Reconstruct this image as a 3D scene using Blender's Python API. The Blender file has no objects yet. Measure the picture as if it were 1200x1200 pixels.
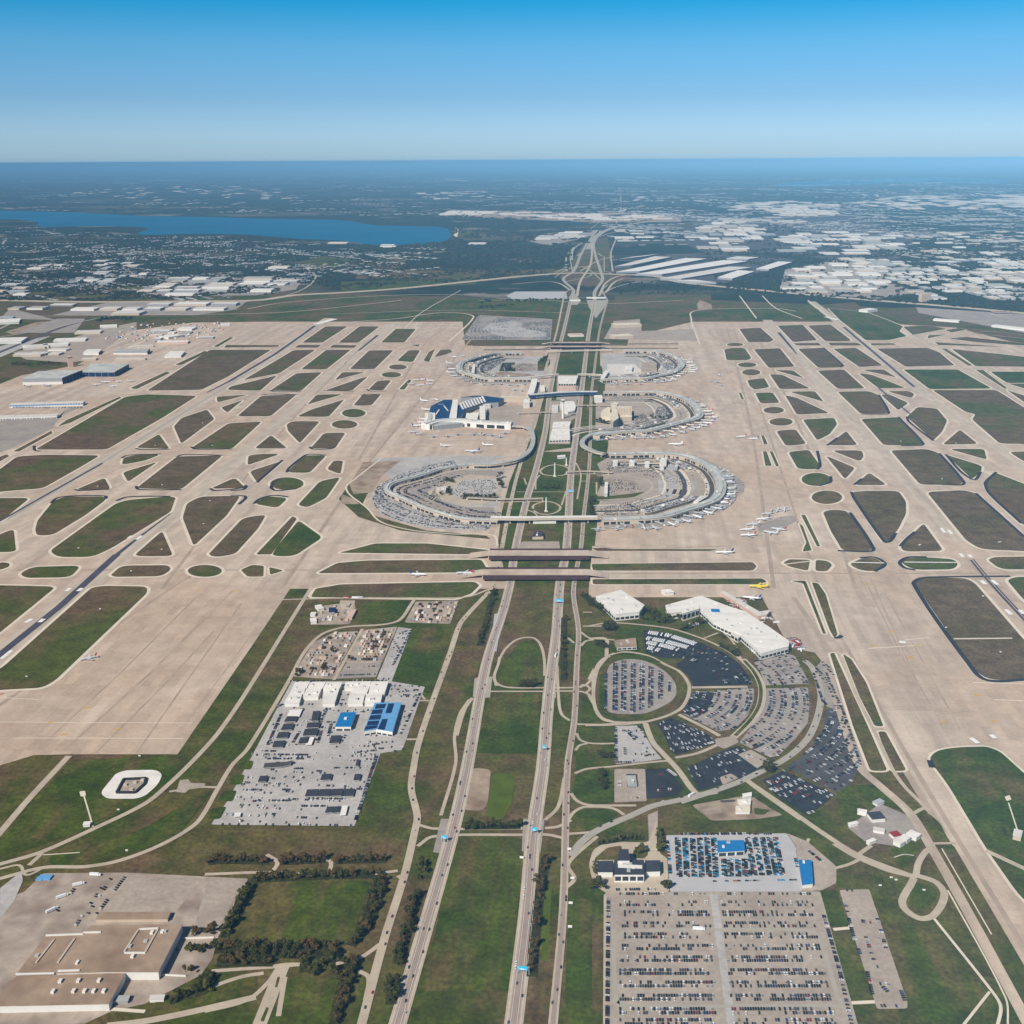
import bpy, math, random
from mathutils import Matrix, Vector
random.seed(7)
rad = math.radians
S = bpy.context.scene

# ------------------------------------------------------------------ camera
H = 855.0
F = 1333.0
PITCH, YAW, ROLL = rad(17.19), rad(4.71), rad(-0.33)
cam_d = bpy.data.cameras.new('camera')
cam = bpy.data.objects.new('camera', cam_d)
S.collection.objects.link(cam)
CR = Matrix.Rotation(YAW, 3, 'Z') @ Matrix.Rotation(math.pi/2 - PITCH, 3, 'X') @ Matrix.Rotation(ROLL, 3, 'Z')
cam.matrix_world = Matrix.Translation((0, 0, H)) @ CR.to_4x4()
cam_d.sensor_width = 36.0
cam_d.sensor_fit = 'HORIZONTAL'
cam_d.lens = 36.0 * F / 1200.0
cam_d.clip_start = 5.0
cam_d.clip_end = 600000.0
S.camera = cam

# ------------------------------------------------------------------ sky, sun, exposure
SUN_EL, SUN_AZ = rad(41), rad(210)          # azimuth clockwise from north (+Y): sun in the south-west
w = bpy.data.worlds.new('World'); S.world = w; w.use_nodes = True
nt = w.node_tree; N = nt.nodes; L = nt.links
bg = N['Background']
sky = N.new('ShaderNodeTexSky'); sky.sky_type = 'NISHITA'; sky.sun_disc = False
sky.sun_elevation = SUN_EL; sky.sun_rotation = SUN_AZ
sky.altitude = 300; sky.air_density = 1.0; sky.dust_density = 0.5; sky.ozone_density = 2.0
tc = N.new('ShaderNodeTexCoord'); sp = N.new('ShaderNodeSeparateXYZ')
ramp = N.new('ShaderNodeValToRGB')
L.new(tc.outputs['Generated'], sp.inputs[0]); L.new(sp.outputs['Z'], ramp.inputs[0])
e = ramp.color_ramp.elements
e[0].position = 0.0; e[0].color = (0.36, 0.56, 0.92, 1)
e[1].position = 1.0; e[1].color = (0.30, 0.36, 0.41, 1)
for p, c in ((0.022, (0.35, 0.53, 0.86)), (0.05, (0.25, 0.43, 0.70)), (0.088, (0.18, 0.44, 0.67)), (0.12, (0.04, 0.40, 0.63)), (0.3, (0.06, 0.15, 0.25))):
    k = e.new(p); k.color = (*c, 1)
mx = N.new('ShaderNodeMix'); mx.data_type = 'RGBA'; mx.blend_type = 'MULTIPLY'; mx.inputs[0].default_value = 1.0
L.new(sky.outputs[0], mx.inputs[6]); L.new(ramp.outputs[0], mx.inputs[7])
L.new(mx.outputs[2], bg.inputs[0]); bg.inputs[1].default_value = 0.15
sd = bpy.data.lights.new('sun', 'SUN'); sd.energy = 5.0; sd.angle = rad(0.5); sd.color = (1.0, 0.93, 0.82)
sun = bpy.data.objects.new('sun', sd); S.collection.objects.link(sun)
sdir = Vector((math.sin(SUN_AZ)*math.cos(SUN_EL), math.cos(SUN_AZ)*math.cos(SUN_EL), math.sin(SUN_EL)))
sun.rotation_euler = sdir.to_track_quat('Z', 'Y').to_euler()
S.view_settings.view_transform = 'Standard'; S.view_settings.look = 'None'
S.view_settings.exposure = 0.07; S.view_settings.gamma = 1.0
S.render.engine = 'CYCLES'
S.cycles.volume_bounces = 0
S.cycles.max_bounces = 6; S.cycles.diffuse_bounces = 2; S.cycles.glossy_bounces = 2

# ------------------------------------------------------------------ picture coordinates -> ground points
CROP = dict(PX=(0,0,1), C1=(0,160,1/3), C2=(400,160,1/3), C3=(800,160,1/3), C4=(0,350,.25), C5=(270,350,.25),
    C6=(400,360,.2334), C7=(640,360,.2334), C8=(860,350,.28333), D1=(0,600,.25), D2=(250,660,.26667),
    D3=(500,580,.2333), D4=(660,660,.31667), D5=(900,600,.25), D6=(0,860,.28329), D7=(240,900,.38333),
    D8=(640,920,.46667), E1=(430,520,.13333), E2=(480,450,.13333), E3=(580,430,.13333), E4=(690,520,.15833),
    E5=(690,450,.13333), E6=(510,400,.13333), E7=(690,400,.13333), E8=(590,530,.1417), F1=(690,680,.20833),
    F2=(780,740,.19167), F3=(660,840,.15), F4=(690,960,.24167), F5=(980,920,.2333), F6=(700,1030,.31667),
    F7=(330,740,.15833), F8=(250,840,.19167), G3=(0,370,.14167), G4=(0,1060,.2), G5=(500,960,.16667),
    G6=(640,270,.11667), G7=(330,680,.125), G8=(820,560,.13333))

def ray(u, v):
    return CR @ Vector(((u-600)/F, (600-v)/F, -1.0))

def at(u, v, z=0.0):
    d = ray(u, v)
    if d.z > -1e-4: d.z = -1e-4
    t = (z - H)/d.z
    return Vector((d.x*t, d.y*t, z))

def px(c, x, y):
    x0, y0, s = CROP[c]
    return x0 + x*s, y0 + y*s

def pts(c, s, z=0.0):
    out = []
    for q in s.split():
        x, y = q.split(',')
        out.append(at(*px(c, float(x), float(y)), z))
    return out

def P2(v): return (v.x, v.y)

def area(p):
    return 0.5*sum(p[i][0]*p[(i+1) % len(p)][1] - p[(i+1) % len(p)][0]*p[i][1] for i in range(len(p)))

def ccw(p):
    p = [(q[0], q[1]) for q in p]
    return p if area(p) > 0 else p[::-1]

def smooth(p, closed=False, n=6):
    p = [Vector((q[0], q[1])) for q in p]
    if len(p) < 3: return [tuple(q) for q in p]
    m = len(p); out = []
    rng = range(m) if closed else range(m-1)
    for i in rng:
        a = p[(i-1) % m] if closed or i > 0 else p[0]*2-p[1]
        b, c = p[i], p[(i+1) % m]
        d = p[(i+2) % m] if closed or i+2 < m else p[-1]*2-p[-2]
        # centripetal-ish: limit tangents by the segment length
        ln = (c-b).length
        t1 = (c-a); t2 = (d-b)
        t1 = t1.normalized()*ln*min(1.0, 1.0) if t1.length > 0 else t1
        t2 = t2.normalized()*ln if t2.length > 0 else t2
        for k in range(n):
            t = k/n
            h00 = 2*t**3-3*t*t+1; h10 = t**3-2*t*t+t; h01 = -2*t**3+3*t*t; h11 = t**3-t*t
            out.append(tuple(b*h00+t1*h10*.9+c*h01+t2*h11*.9))
    if not closed: out.append(tuple(p[-1]))
    return out

def rounded(p, r):
    p = [Vector((q[0], q[1])) for q in ccw(p)]
    n = len(p); out = []
    for i in range(n):
        a, b, c = p[i-1], p[i], p[(i+1) % n]
        la, lc = (a-b).length, (c-b).length
        if la < .01 or lc < .01: continue
        d = min(r, .45*la, .45*lc)
        s = b+(a-b)*(d/la); e_ = b+(c-b)*(d/lc)
        for k in range(5):
            t = k/4
            out.append(tuple(s*(1-t)**2 + b*2*t*(1-t) + e_*t*t))
    return out

def offset(p, d):
    p = [Vector((q[0], q[1])) for q in ccw(p)]
    n = len(p); out = []
    for i in range(n):
        a, b, c = p[i-1], p[i], p[(i+1) % n]
        u = (b-a); v = (c-b)
        if u.length < 1e-6 or v.length < 1e-6: out.append(tuple(b)); continue
        u.normalize(); v.normalize()
        n1 = Vector((u.y, -u.x)); n2 = Vector((v.y, -v.x))
        m = n1+n2
        if m.length < .2: m = n1
        m = m/max(.35, m.length_squared)*2
        out.append(tuple(b+m*d))
    return out

def inside(x, y, p):
    r = False; j = len(p)-1
    for i in range(len(p)):
        xi, yi = p[i][0], p[i][1]; xj, yj = p[j][0], p[j][1]
        if (yi > y) != (yj > y) and x < (xj-xi)*(y-yi)/(yj-yi)+xi: r = not r
        j = i
    return r

# ------------------------------------------------------------------ materials
MATS = {}
def mat(name, col, rough=.85, var=.0, scale=.05, col2=None, scale2=.004, stretch=None, lo=.4, hi=.6, col3=None, scale3=.0015, lo3=.45, hi3=.6, spec=.10, fine=0, slab=0):
    if name in MATS: return MATS[name]
    m = bpy.data.materials.new(name); m.use_nodes = True
    t = m.node_tree; b = t.nodes['Principled BSDF']
    b.inputs['Roughness'].default_value = rough
    b.inputs['Specular IOR Level'].default_value = spec
    g = t.nodes.new('ShaderNodeNewGeometry')
    def noise(sc, st=None, det=4):
        nz = t.nodes.new('ShaderNodeTexNoise'); nz.inputs['Scale'].default_value = 1.0; nz.inputs['Detail'].default_value = det
        nz.inputs['Roughness'].default_value = .6
        mp = t.nodes.new('ShaderNodeMapping'); s = st or (1, 1, 1)
        mp.inputs['Scale'].default_value = (sc*s[0], sc*s[1], sc*s[2])
        t.links.new(g.outputs['Position'], mp.inputs[0]); t.links.new(mp.outputs[0], nz.inputs['Vector'])
        return nz.outputs['Fac']
    def mix(f, a, b_, lo_, hi_):
        r = t.nodes.new('ShaderNodeMapRange'); r.inputs[1].default_value = lo_; r.inputs[2].default_value = hi_
        t.links.new(f, r.inputs[0])
        x = t.nodes.new('ShaderNodeMix'); x.data_type = 'RGBA'
        t.links.new(r.outputs[0], x.inputs[0])
        for v, i in ((a, 6), (b_, 7)):
            if isinstance(v, tuple): x.inputs[i].default_value = (*v[:3], 1)
            else: t.links.new(v, x.inputs[i])
        return x.outputs[2]
    cur = tuple(col)
    if col2: cur = mix(noise(scale2, stretch), cur, tuple(col2), lo, hi)
    if col3: cur = mix(noise(scale3, None, 6), cur, tuple(col3), lo3, hi3)
    if var:
        f = noise(scale, None, 6)
        r = t.nodes.new('ShaderNodeMapRange'); r.inputs[1].default_value = .25; r.inputs[2].default_value = .75
        r.inputs[3].default_value = 1-var; r.inputs[4].default_value = 1+var
        t.links.new(f, r.inputs[0])
        x = t.nodes.new('ShaderNodeMix'); x.data_type = 'RGBA'; x.blend_type = 'MULTIPLY'; x.inputs[0].default_value = 1
        if isinstance(cur, tuple): x.inputs[6].default_value = (*cur, 1)
        else: t.links.new(cur, x.inputs[6])
        t.links.new(r.outputs[0], x.inputs[7]); cur = x.outputs[2]
    if slab: # poured panels: each a little lighter or darker than the next
        for sx, sy, k in ((15, 45, slab), (60, 190, slab*.8)):
            sn = t.nodes.new('ShaderNodeVectorMath'); sn.operation = 'SNAP'; sn.inputs[1].default_value = (sx, sy, 1000)
            t.links.new(g.outputs['Position'], sn.inputs[0])
            wn = t.nodes.new('ShaderNodeTexWhiteNoise'); t.links.new(sn.outputs[0], wn.inputs['Vector'])
            r = t.nodes.new('ShaderNodeMapRange'); r.inputs[3].default_value = 1-k; r.inputs[4].default_value = 1+k
            t.links.new(wn.outputs['Value'], r.inputs[0])
            x = t.nodes.new('ShaderNodeMix'); x.data_type = 'RGBA'; x.blend_type = 'MULTIPLY'; x.inputs[0].default_value = 1
            t.links.new(cur, x.inputs[6]); t.links.new(r.outputs[0], x.inputs[7]); cur = x.outputs[2]
    if fine:
        r = t.nodes.new('ShaderNodeMapRange'); r.inputs[1].default_value = .3; r.inputs[2].default_value = .7
        r.inputs[3].default_value = 1-fine; r.inputs[4].default_value = 1+fine
        t.links.new(noise(.16, None, 5), r.inputs[0])
        x = t.nodes.new('ShaderNodeMix'); x.data_type = 'RGBA'; x.blend_type = 'MULTIPLY'; x.inputs[0].default_value = 1
        t.links.new(cur, x.inputs[6]); t.links.new(r.outputs[0], x.inputs[7]); cur = x.outputs[2]
    if isinstance(cur, tuple): b.inputs['Base Color'].default_value = (*cur, 1)
    else: t.links.new(cur, b.inputs['Base Color'])
    MATS[name] = m
    return m

M = dict(
 concrete=mat('concrete', (.55,.445,.355), var=.14, scale=.025, col2=(.41,.325,.26), scale2=.008, stretch=(3,.10,1), lo=.42, hi=.68, col3=(.48,.36,.27), scale3=.0018, lo3=.44, hi3=.60, fine=.08, slab=.075),
 light_concrete=mat('light_concrete', (.68,.59,.475), var=.10, scale=.04),
 runway=mat('runway_concrete', (.53,.445,.355), var=.08, scale=.03, col2=(.44,.365,.29), scale2=.012, stretch=(3,.1,1), lo=.35, hi=.7, slab=.075),
 shoulder=mat('dark_shoulder', (.032,.032,.045), var=.2, scale=.05),
 rubber=mat('rubber_stain', (.075,.07,.095), var=.3, scale=.03),
 brown_shoulder=mat('brown_shoulder', (.075,.04,.04), var=.2, scale=.05),
 field=mat('airfield_grass', (.122,.086,.038), var=.42, scale=.03, col2=(.070,.083,.016), scale2=.0045, lo=.44, hi=.56, col3=(.118,.074,.042), scale3=.0025, lo3=.5, hi3=.60, fine=.36),
 dry=mat('dry_grass', (.125,.086,.050), var=.42, scale=.03, col2=(.098,.074,.032), scale2=.0045, lo=.44, hi=.58, col3=(.075,.078,.020), scale3=.003, lo3=.58, hi3=.66, fine=.36),
 green=mat('green_grass', (.060,.080,.010), var=.48, scale=.03, col2=(.108,.084,.028), scale2=.010, stretch=(2.6,.3,1), lo=.46, hi=.61, col3=(.040,.064,.006), scale3=.0045, lo3=.48, hi3=.58, fine=.40),
 verge=mat('verge_grass', (.094,.083,.022), var=.48, scale=.03, col2=(.125,.082,.040), scale2=.007, lo=.44, hi=.58, col3=(.052,.070,.009), scale3=.004, lo3=.48, hi3=.58, fine=.40),
 bright=mat('bright_grass', (.080,.110,.010), var=.3, scale=.04),
 pad_streak=mat('pad_streak', (.40,.31,.24), var=.25, scale=.02),
 road=mat('road_concrete', (.50,.42,.32), var=.08, scale=.05, col2=(.41,.335,.26), scale2=.02, lo=.4, hi=.7, fine=.10),
 road_wear=mat('worn_lane_concrete', (.33,.26,.225), var=.10, scale=.08),
 road_grey=mat('road_grey', (.38,.345,.29), var=.10, scale=.05),
 asphalt=mat('asphalt', (.032,.033,.042), var=.35, scale=.03),
 asphalt_mid=mat('asphalt_worn', (.082,.078,.082), var=.3, scale=.03),
 lot=mat('lot_concrete', (.35,.305,.265), var=.12, scale=.04, col2=(.27,.235,.22), scale2=.012, lo=.4, hi=.7, fine=.10),
 lot_tan=mat('lot_tan', (.40,.335,.275), var=.12, scale=.04, col2=(.33,.27,.225), scale2=.012, lo=.4, hi=.7, fine=.10),
 lot_grey=mat('lot_grey', (.46,.43,.405), var=.12, scale=.04, col2=(.36,.335,.315), scale2=.012, lo=.4, hi=.7, fine=.10),
 lot_blue=mat('lot_pale', (.45,.435,.435), var=.08, scale=.04),
 dirt=mat('bare_dirt', (.36,.28,.205), var=.25, scale=.05, col2=(.22,.15,.11), scale2=.02, lo=.45, hi=.65, fine=.10),
 yard=mat('yard_ground', (.40,.33,.27), var=.25, scale=.05, col2=(.27,.21,.17), scale2=.02, lo=.45, hi=.65, fine=.10),
 paint=mat('white_paint', (.78,.76,.72), var=.1, scale=.1),
 yellow_paint=mat('yellow_paint', (.55,.36,.05), var=.1, scale=.1),
 red_paint=mat('red_paint', (.45,.10,.07), var=.1, scale=.1),
 white_roof=mat('white_roof', (.76,.725,.67), var=.10, scale=.06, col2=(.64,.60,.55), scale2=.02, stretch=(.4,2.5,1), lo=.45, hi=.75),
 ridge_roof=mat('ridge_roof', (.47,.48,.45), var=.30, scale=.02),
 grey_roof=mat('grey_roof', (.40,.405,.385), var=.25, scale=.03),
 pale_roof=mat('pale_roof', (.62,.58,.53), var=.1, scale=.05),
 tan_roof=mat('tan_roof', (.345,.25,.18), var=.22, scale=.05, col2=(.27,.19,.135), scale2=.02, lo=.4, hi=.65),
 dark_roof=mat('dark_roof', (.045,.048,.065), var=.15, scale=.1),
 blue_roof=mat('blue_roof', (.012,.17,.43), var=.12, scale=.1, rough=.5),
 light_blue_roof=mat('light_blue_roof', (.13,.34,.60), var=.10, scale=.1, rough=.5),
 navy=mat('navy_panel', (.012,.03,.095), var=.25, scale=.1, rough=.4),
 deep_blue=mat('deep_blue_roof', (.012,.05,.135), var=.3, scale=.03, rough=.6, spec=.1),
 white_wall=mat('white_wall', (.70,.68,.64), var=.05, scale=.1),
 tan_wall=mat('tan_wall', (.52,.43,.34), var=.06, scale=.1),
 cream=mat('cream_wall', (.66,.58,.45), var=.05, scale=.1),
 grey_wall=mat('grey_wall', (.30,.31,.33), var=.08, scale=.1),
 pink=mat('pink_wall', (.60,.42,.34), var=.05, scale=.1),
 glass=mat('dark_glass', (.02,.028,.04), rough=.15, spec=.6),
 metal=mat('grey_metal', (.42,.43,.44), rough=.5, spec=.3),
 cyan=mat('cyan_sign', (.03,.50,.80), rough=.5),
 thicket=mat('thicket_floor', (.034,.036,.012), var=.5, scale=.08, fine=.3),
 trunk=mat('bark', (.06,.045,.03), var=.2, scale=2),
 leaf_green=mat('leaf_green', (.080,.080,.018), var=.45, scale=.4),
 leaf_dark=mat('leaf_dark', (.052,.052,.013), var=.45, scale=.4),
 leaf_brown=mat('leaf_autumn', (.088,.062,.020), var=.45, scale=.4),
 leaf_red=mat('leaf_russet', (.098,.060,.022), var=.45, scale=.4),
 plane_white=mat('plane_white', (.78,.78,.78), rough=.35, spec=.3),
 plane_silver=mat('plane_silver', (.55,.57,.60), rough=.3),
 plane_yellow=mat('plane_yellow', (.80,.58,.02), rough=.4),
 plane_red=mat('tail_red', (.45,.03,.03), rough=.4),
 plane_blue=mat('tail_blue', (.02,.06,.28), rough=.4),
 tyre=mat('tyre_black', (.015,.015,.015)),
)
for nme, c in (('black', (.012,.012,.014)), ('grey', (.10,.10,.11)), ('silver', (.42,.43,.44)), ('white', (.80,.80,.80)),
               ('red', (.30,.02,.02)), ('blue', (.02,.05,.22)), ('bright_blue', (.02,.32,.62)), ('tan', (.30,.24,.17)), ('orange', (.60,.12,.03))):
    M['car_'+nme] = mat('car_paint_'+nme, c, rough=.35, spec=.5)

# ------------------------------------------------------------------ mesh builder
def tag(o, label=None, cat=None, group=None, kind=None):
    if label: o['label'] = label
    if cat: o['category'] = cat
    if group: o['group'] = group
    if kind: o['kind'] = kind
    return o

def link(o, parent=None):
    S.collection.objects.link(o)
    if parent is not None: o.parent = parent
    return o

def empty(name, loc=(0, 0, 0), rz=0):
    o = bpy.data.objects.new(name, None); o.empty_display_size = 5
    o.location = loc; o.rotation_euler = (0, 0, rz)
    return link(o)

class MB:
    def __init__(s): s.v = []; s.f = []; s.m = []
    def face(s, ps, mi=0):
        i = len(s.v); s.v += [tuple(p) for p in ps]; s.f.append(tuple(range(i, i+len(ps)))); s.m.append(mi)
    def poly(s, p, z, mi=0):
        s.face([(q[0], q[1], z) for q in ccw(p)], mi)
    def prism(s, p, z0, z1, mi=0, top=True, bottom=False, mt=None):
        p = ccw(p); n = len(p)
        for i in range(n):
            a, b = p[i], p[(i+1) % n]
            s.face([(a[0], a[1], z0), (b[0], b[1], z0), (b[0], b[1], z1), (a[0], a[1], z1)], mi)
        if top: s.face([(q[0], q[1], z1) for q in p], mi if mt is None else mt)
        if bottom: s.face([(q[0], q[1], z0) for q in p[::-1]], mi)
    def box(s, x, y, z0, sx, sy, sz, rz=0, mi=0, mt=None, bottom=False):
        c, n = math.cos(rz), math.sin(rz)
        p = [(x+a*sx/2*c-b*sy/2*n, y+a*sx/2*n+b*sy/2*c) for a, b in ((-1,-1),(1,-1),(1,1),(-1,1))]
        s.prism(p, z0, z0+sz, mi, True, bottom, mt)
    def ribbon(s, p, w, z, mi=0, w2=None):
        p = [Vector((q[0], q[1])) for q in p]; n = len(p)
        zz = z if isinstance(z, (list, tuple)) else [z]*n
        Lr = []
        for i in range(n):
            a = p[max(0, i-1)]; c = p[min(n-1, i+1)]
            d = (c-a); d = d.normalized() if d.length > 1e-6 else Vector((0, 1))
            k = Vector((-d.y, d.x))
            ww = w if w2 is None else w+(w2-w)*i/max(1, n-1)
            Lr.append((p[i]+k*ww/2, p[i]-k*ww/2))
        for i in range(n-1):
            a, b = Lr[i]; c, d = Lr[i+1]
            s.face([(b.x, b.y, zz[i]), (d.x, d.y, zz[i+1]), (c.x, c.y, zz[i+1]), (a.x, a.y, zz[i])], mi)
        return Lr
    def tube(s, a, b, r0, r1, n=8, mi=0, cap=True):
        a, b = Vector(a), Vector(b); d = (b-a).normalized()
        u = d.orthogonal().normalized(); v = d.cross(u)
        A = [a+(u*math.cos(2*math.pi*i/n)+v*math.sin(2*math.pi*i/n))*r0 for i in range(n)]
        B = [b+(u*math.cos(2*math.pi*i/n)+v*math.sin(2*math.pi*i/n))*r1 for i in range(n)]
        for i in range(n):
            j = (i+1) % n; s.face([A[i], A[j], B[j], B[i]], mi)
        if cap: s.face(B, mi); s.face(A[::-1], mi)
    def mesh(s, name, mats, origin=(0, 0, 0)):
        me = bpy.data.meshes.new(name)
        ox, oy, oz = origin
        me.from_pydata([(x-ox, y-oy, z-oz) for x, y, z in s.v], [], s.f)
        for m in (mats if isinstance(mats, (list, tuple)) else [mats]): me.materials.append(m)
        if any(s.m): me.polygons.foreach_set('material_index', s.m)
        me.update()
        return me
    def build(s, name, mats, parent=None, origin=None):
        if origin is None: origin = parent.location if parent is not None else (0, 0, 0)
        o = bpy.data.objects.new(name, s.mesh(name, mats, origin))
        if parent is None: o.location = origin
        return link(o, parent)

SHEETS = {}
ZB = {}
def sheet(name, m):
    k = (name, m)
    if k not in SHEETS: SHEETS[k] = MB()
    return SHEETS[k]
def zlift(base, p, wd=None):
    """height of a new flush sheet: just above any earlier sheet of its level that it may touch"""
    if wd is None: bx = [(min(q[0] for q in p), min(q[1] for q in p), max(q[0] for q in p), max(q[1] for q in p))]
    else:
        h = wd/2; bx = [(min(a[0],b[0])-h, min(a[1],b[1])-h, max(a[0],b[0])+h, max(a[1],b[1])+h) for a, b in zip(p, p[1:])]
    n = 0; old = ZB.setdefault(base, [])
    for lv, ob in old:
        if lv < n: continue
        if any(c[0] < d[2] and c[2] > d[0] and c[1] < d[3] and c[3] > d[1] for c in bx for d in ob): n = lv+1
    old.append((n, bx))
    return base*.22 + .0043*n
def flush_sheets():
    for (name, m), b in SHEETS.items():
        if b.f: tag(b.build(name, M[m]), kind='structure')
    SHEETS.clear()

def lay(name, m, c, s, base, r=0, sm=False):
    p = pts(c, s)
    p = [P2(q) for q in p]
    if sm: p = smooth(p, True)
    elif r: p = rounded(p, r)
    sheet(name, m).poly(p, zlift(base, p))
    return p
def way(name, m, c, s, wd, base=2.6, sm=True, w2=None):
    p = [P2(q) for q in pts(c, s)]
    if sm: p = smooth(p)
    sheet(name, m).ribbon(p, wd, zlift(base, p, max(wd, w2 or 0)), 0, w2)
    return p
# ================================================================== SETTING
# z levels (m): ground 0, grass bed .3, concrete 1.0, island kerbs 1.8, islands/lots 2.6.., roads 3.4, marks 4.2
gx = [-280e3,-140e3,-70e3,-40e3,-24e3,-16e3,-11e3,-8e3]+[1000*i for i in range(-6,7)]+[8e3,11e3,16e3,24e3,40e3,70e3,140e3,280e3]
gy = [-18e3,-10e3,-5e3]+[1000*i for i in range(-2,16)]+[18e3,22e3,28e3,36e3,50e3,80e3,140e3,280e3]
b = MB()
for i in range(len(gx)-1):
    for j in range(len(gy)-1):
        b.face([(gx[i],gy[j],0),(gx[i+1],gy[j],0),(gx[i+1],gy[j+1],0),(gx[i],gy[j+1],0)])
land = mat('far_land', (.017,.028,.016), var=.55, scale=.003, col2=(.075,.068,.040), scale2=.0005, lo=.54, hi=.58, col3=(.15,.135,.11), scale3=.0009, lo3=.60, hi3=.63, stretch=(.6,1,1))
tag(b.build('ground', land), kind='structure')

lay('grass', 'verge', 'PX', '-400,345 300,340 640,352 800,350 1300,372 1700,420 1900,1500 -700,1500', .30)
G = lambda c, s, m='field', r=22, ring=7, base=2.6: island(c, s, m, r, ring, base)
def island(c, s, m, r, ring, base):
    p = rounded([P2(q) for q in pts(c, s)], r)
    if ring: o = offset(p, ring); sheet('taxiway_edge', 'light_concrete').poly(o, zlift(1.8, o))
    sheet('grass', m).poly(p, zlift(base, p))
def ell(c, x, y, rx, ry, m='field', ring=7):
    s = ' '.join('%f,%f' % (x+rx*math.cos(a*math.pi/10), y+ry*math.sin(a*math.pi/10)) for a in range(20))
    island(c, s, m, 3, ring, 2.6)

# airport concrete
lay('apron', 'concrete', 'PX', '-250,475 0,450 25,440 90,428 130,405 150,388 225,378 310,377 542,377 545,405 655,405 735,405 737,395 '
    '812,377 1000,377 1120,384 1200,404 1500,440 1500,1330 1300,1230 1200,1131 1143,1034 1073,921 1040,885 1020,905 1007,903 985,850 967,780 955,765 '
    '940,762 925,758 893,700 690,700 690,690 566,690 340,690 300,750 208,884 82,884 40,885 0,897 -250,965', 1.0)
# --- west airfield islands
for c, s in (
 ('PX','172,458 246,410 318,410 268,441 236,457'), ('PX','41,527 147,465 172,462 231,464 190,490 125,527'),
 ('C4','-480,1000 0,800 80,740 210,732 470,735 360,800 200,890 0,905'), ('C4','-500,1160 -80,935 140,935 60,1000 0,1050'),
 ('C4','820,310 960,245 975,250 850,312'),('C4','610,420 780,342 800,347 640,425'),('C4','1000,225 1080,180 1095,183 1020,227'),
 ('C4','635,700 745,635 795,705'),('C4','570,780 580,745 640,732 755,730 680,760'),('C4','575,815 740,765 600,860'),
 ('C4','350,898 490,840 518,893'),('C4','815,600 850,560 970,520 1005,565 850,680'),('C4','638,890 830,740 1045,735 850,895'),
 ('PX','223,526 268,496 307,494 272,526'),('C4','1015,460 1165,450 1020,487'),('C4','1035,510 1140,475 1065,535'),
 ('PX','266,457 270,453 325,440 305,458'),('PX','278,488 306,464 348,462 317,488'),('C5','185,432 310,350 430,345 330,434'),
 ('C5','60,382 295,242 400,240 230,350'),('C5','330,332 450,240 565,240 450,332'),('C5','335,207 445,130 550,130 430,207'),
 ('C5','505,207 605,130 700,130 600,207'),('C5','705,206 775,142 870,142 815,206'),('C5','558,331 650,243 765,242 675,331'),
 ('C5','490,382 525,345 635,345'),('C5','440,432 600,377 645,365 570,432'),('C5','360,497 405,450 530,448'),
 ('C5','310,553 380,520 535,472 460,555'),('C5','263,590 290,575 420,575 325,678 270,620'),('C5','112,703 190,640 268,703'),
 ('C5','80,782 85,735 150,728 235,728'),('C5','90,810 245,760 125,862'),('C5','780,292 835,242 890,242 855,298'),
 ('C5','645,428 690,385 755,382 715,432'),('C5','790,425 835,380 850,382 815,427'),('C5','575,502 620,450 705,450 660,502'),
 ('C5','375,703 440,630 540,628 490,703'),('C5','265,815 345,735 450,735 370,818'),('C5','110,962 170,925 270,935 220,982'),
 ('PX','246,573 275,560 288,572'),('PX','58,646 68,653 108,653 130,643 200,600 206,583 196,582 150,586 136,590 122,600'),
 ('PX','41,622 44,628 62,627 100,604 124,586 122,582 75,582 62,588 44,610'),('PX','-60,650 16,620 19,647 -60,648'),
 ('D1','625,208 760,90 812,208'),('PX','214,607 219,590 235,582 282,581 265,605 227,640'),
 ('PX','244,650 285,607 312,603 302,620 275,650 252,653'),('D1','-400,600 -200,340 265,350 -30,590'),
 ('D1','-450,900 0,740 430,355 490,347 690,350 690,380 260,790 200,825 0,835'),
 ('PX','383,550 391,540 402,540 399,556'),('PX','349,592 375,564 399,559 382,584 360,595')):
    G(c, s, 'dry' if s.split()[0] in ('558,331','185,432','310,553','263,590','440,432','214,607','278,488','112,703','244,650','375,703','638,890','638,880','815,600','172,458','90,810','645,428','575,502') else 'field')
for c, s in (('C5','300,230 320,217 425,217 410,230'),('C5','465,230 480,217 595,219 580,231'),('C5','-20,217 230,218 225,226 -30,230'),
 ('C5','845,217 890,215 880,225'),('D2','245,18 310,33 250,52'),('D2','120,30 170,8 222,12 220,60 150,60'),
 ('C4','270,600 310,570 560,460 570,465 330,582'),('C4','60,717 240,620 248,630 90,717'),('C4','-60,765 30,730 45,738 -40,785')): G(c, s, r=8, ring=5)
ell('C5',785,321,42,12); ell('C5',755,357,46,13); ell('C5',578,537,55,20); ell('C5',535,590,60,20); ell('C5',265,868,78,30)
G('D1','-10,275 0,235 45,240 45,258'); G('D1','92,290 150,258 380,252 330,307 120,310'); G('D1','518,297 570,252 790,250 802,270 760,302 540,305')
ell('D1',960,277,80,28)
G('C5','905,290 930,250 960,235 930,298', r=6, ring=3); G('C5','955,275 985,240 1030,238 1042,250 1010,262', r=10, ring=3)
# taxiway greens by the west spine
G('PX','397,648 440,637 500,637 575,645 566,650', r=10); G('PX','372,672 395,660 430,657 564,656 572,669 566,671', r=10)
G('PX','364,700 370,690 400,685 556,682 562,686 552,696 534,702', r=8)
G('PX','318,652 325,640 350,610 378,630 345,652', 'green'); G('PX','300,650 343,605 348,608 318,650', r=8)
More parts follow.
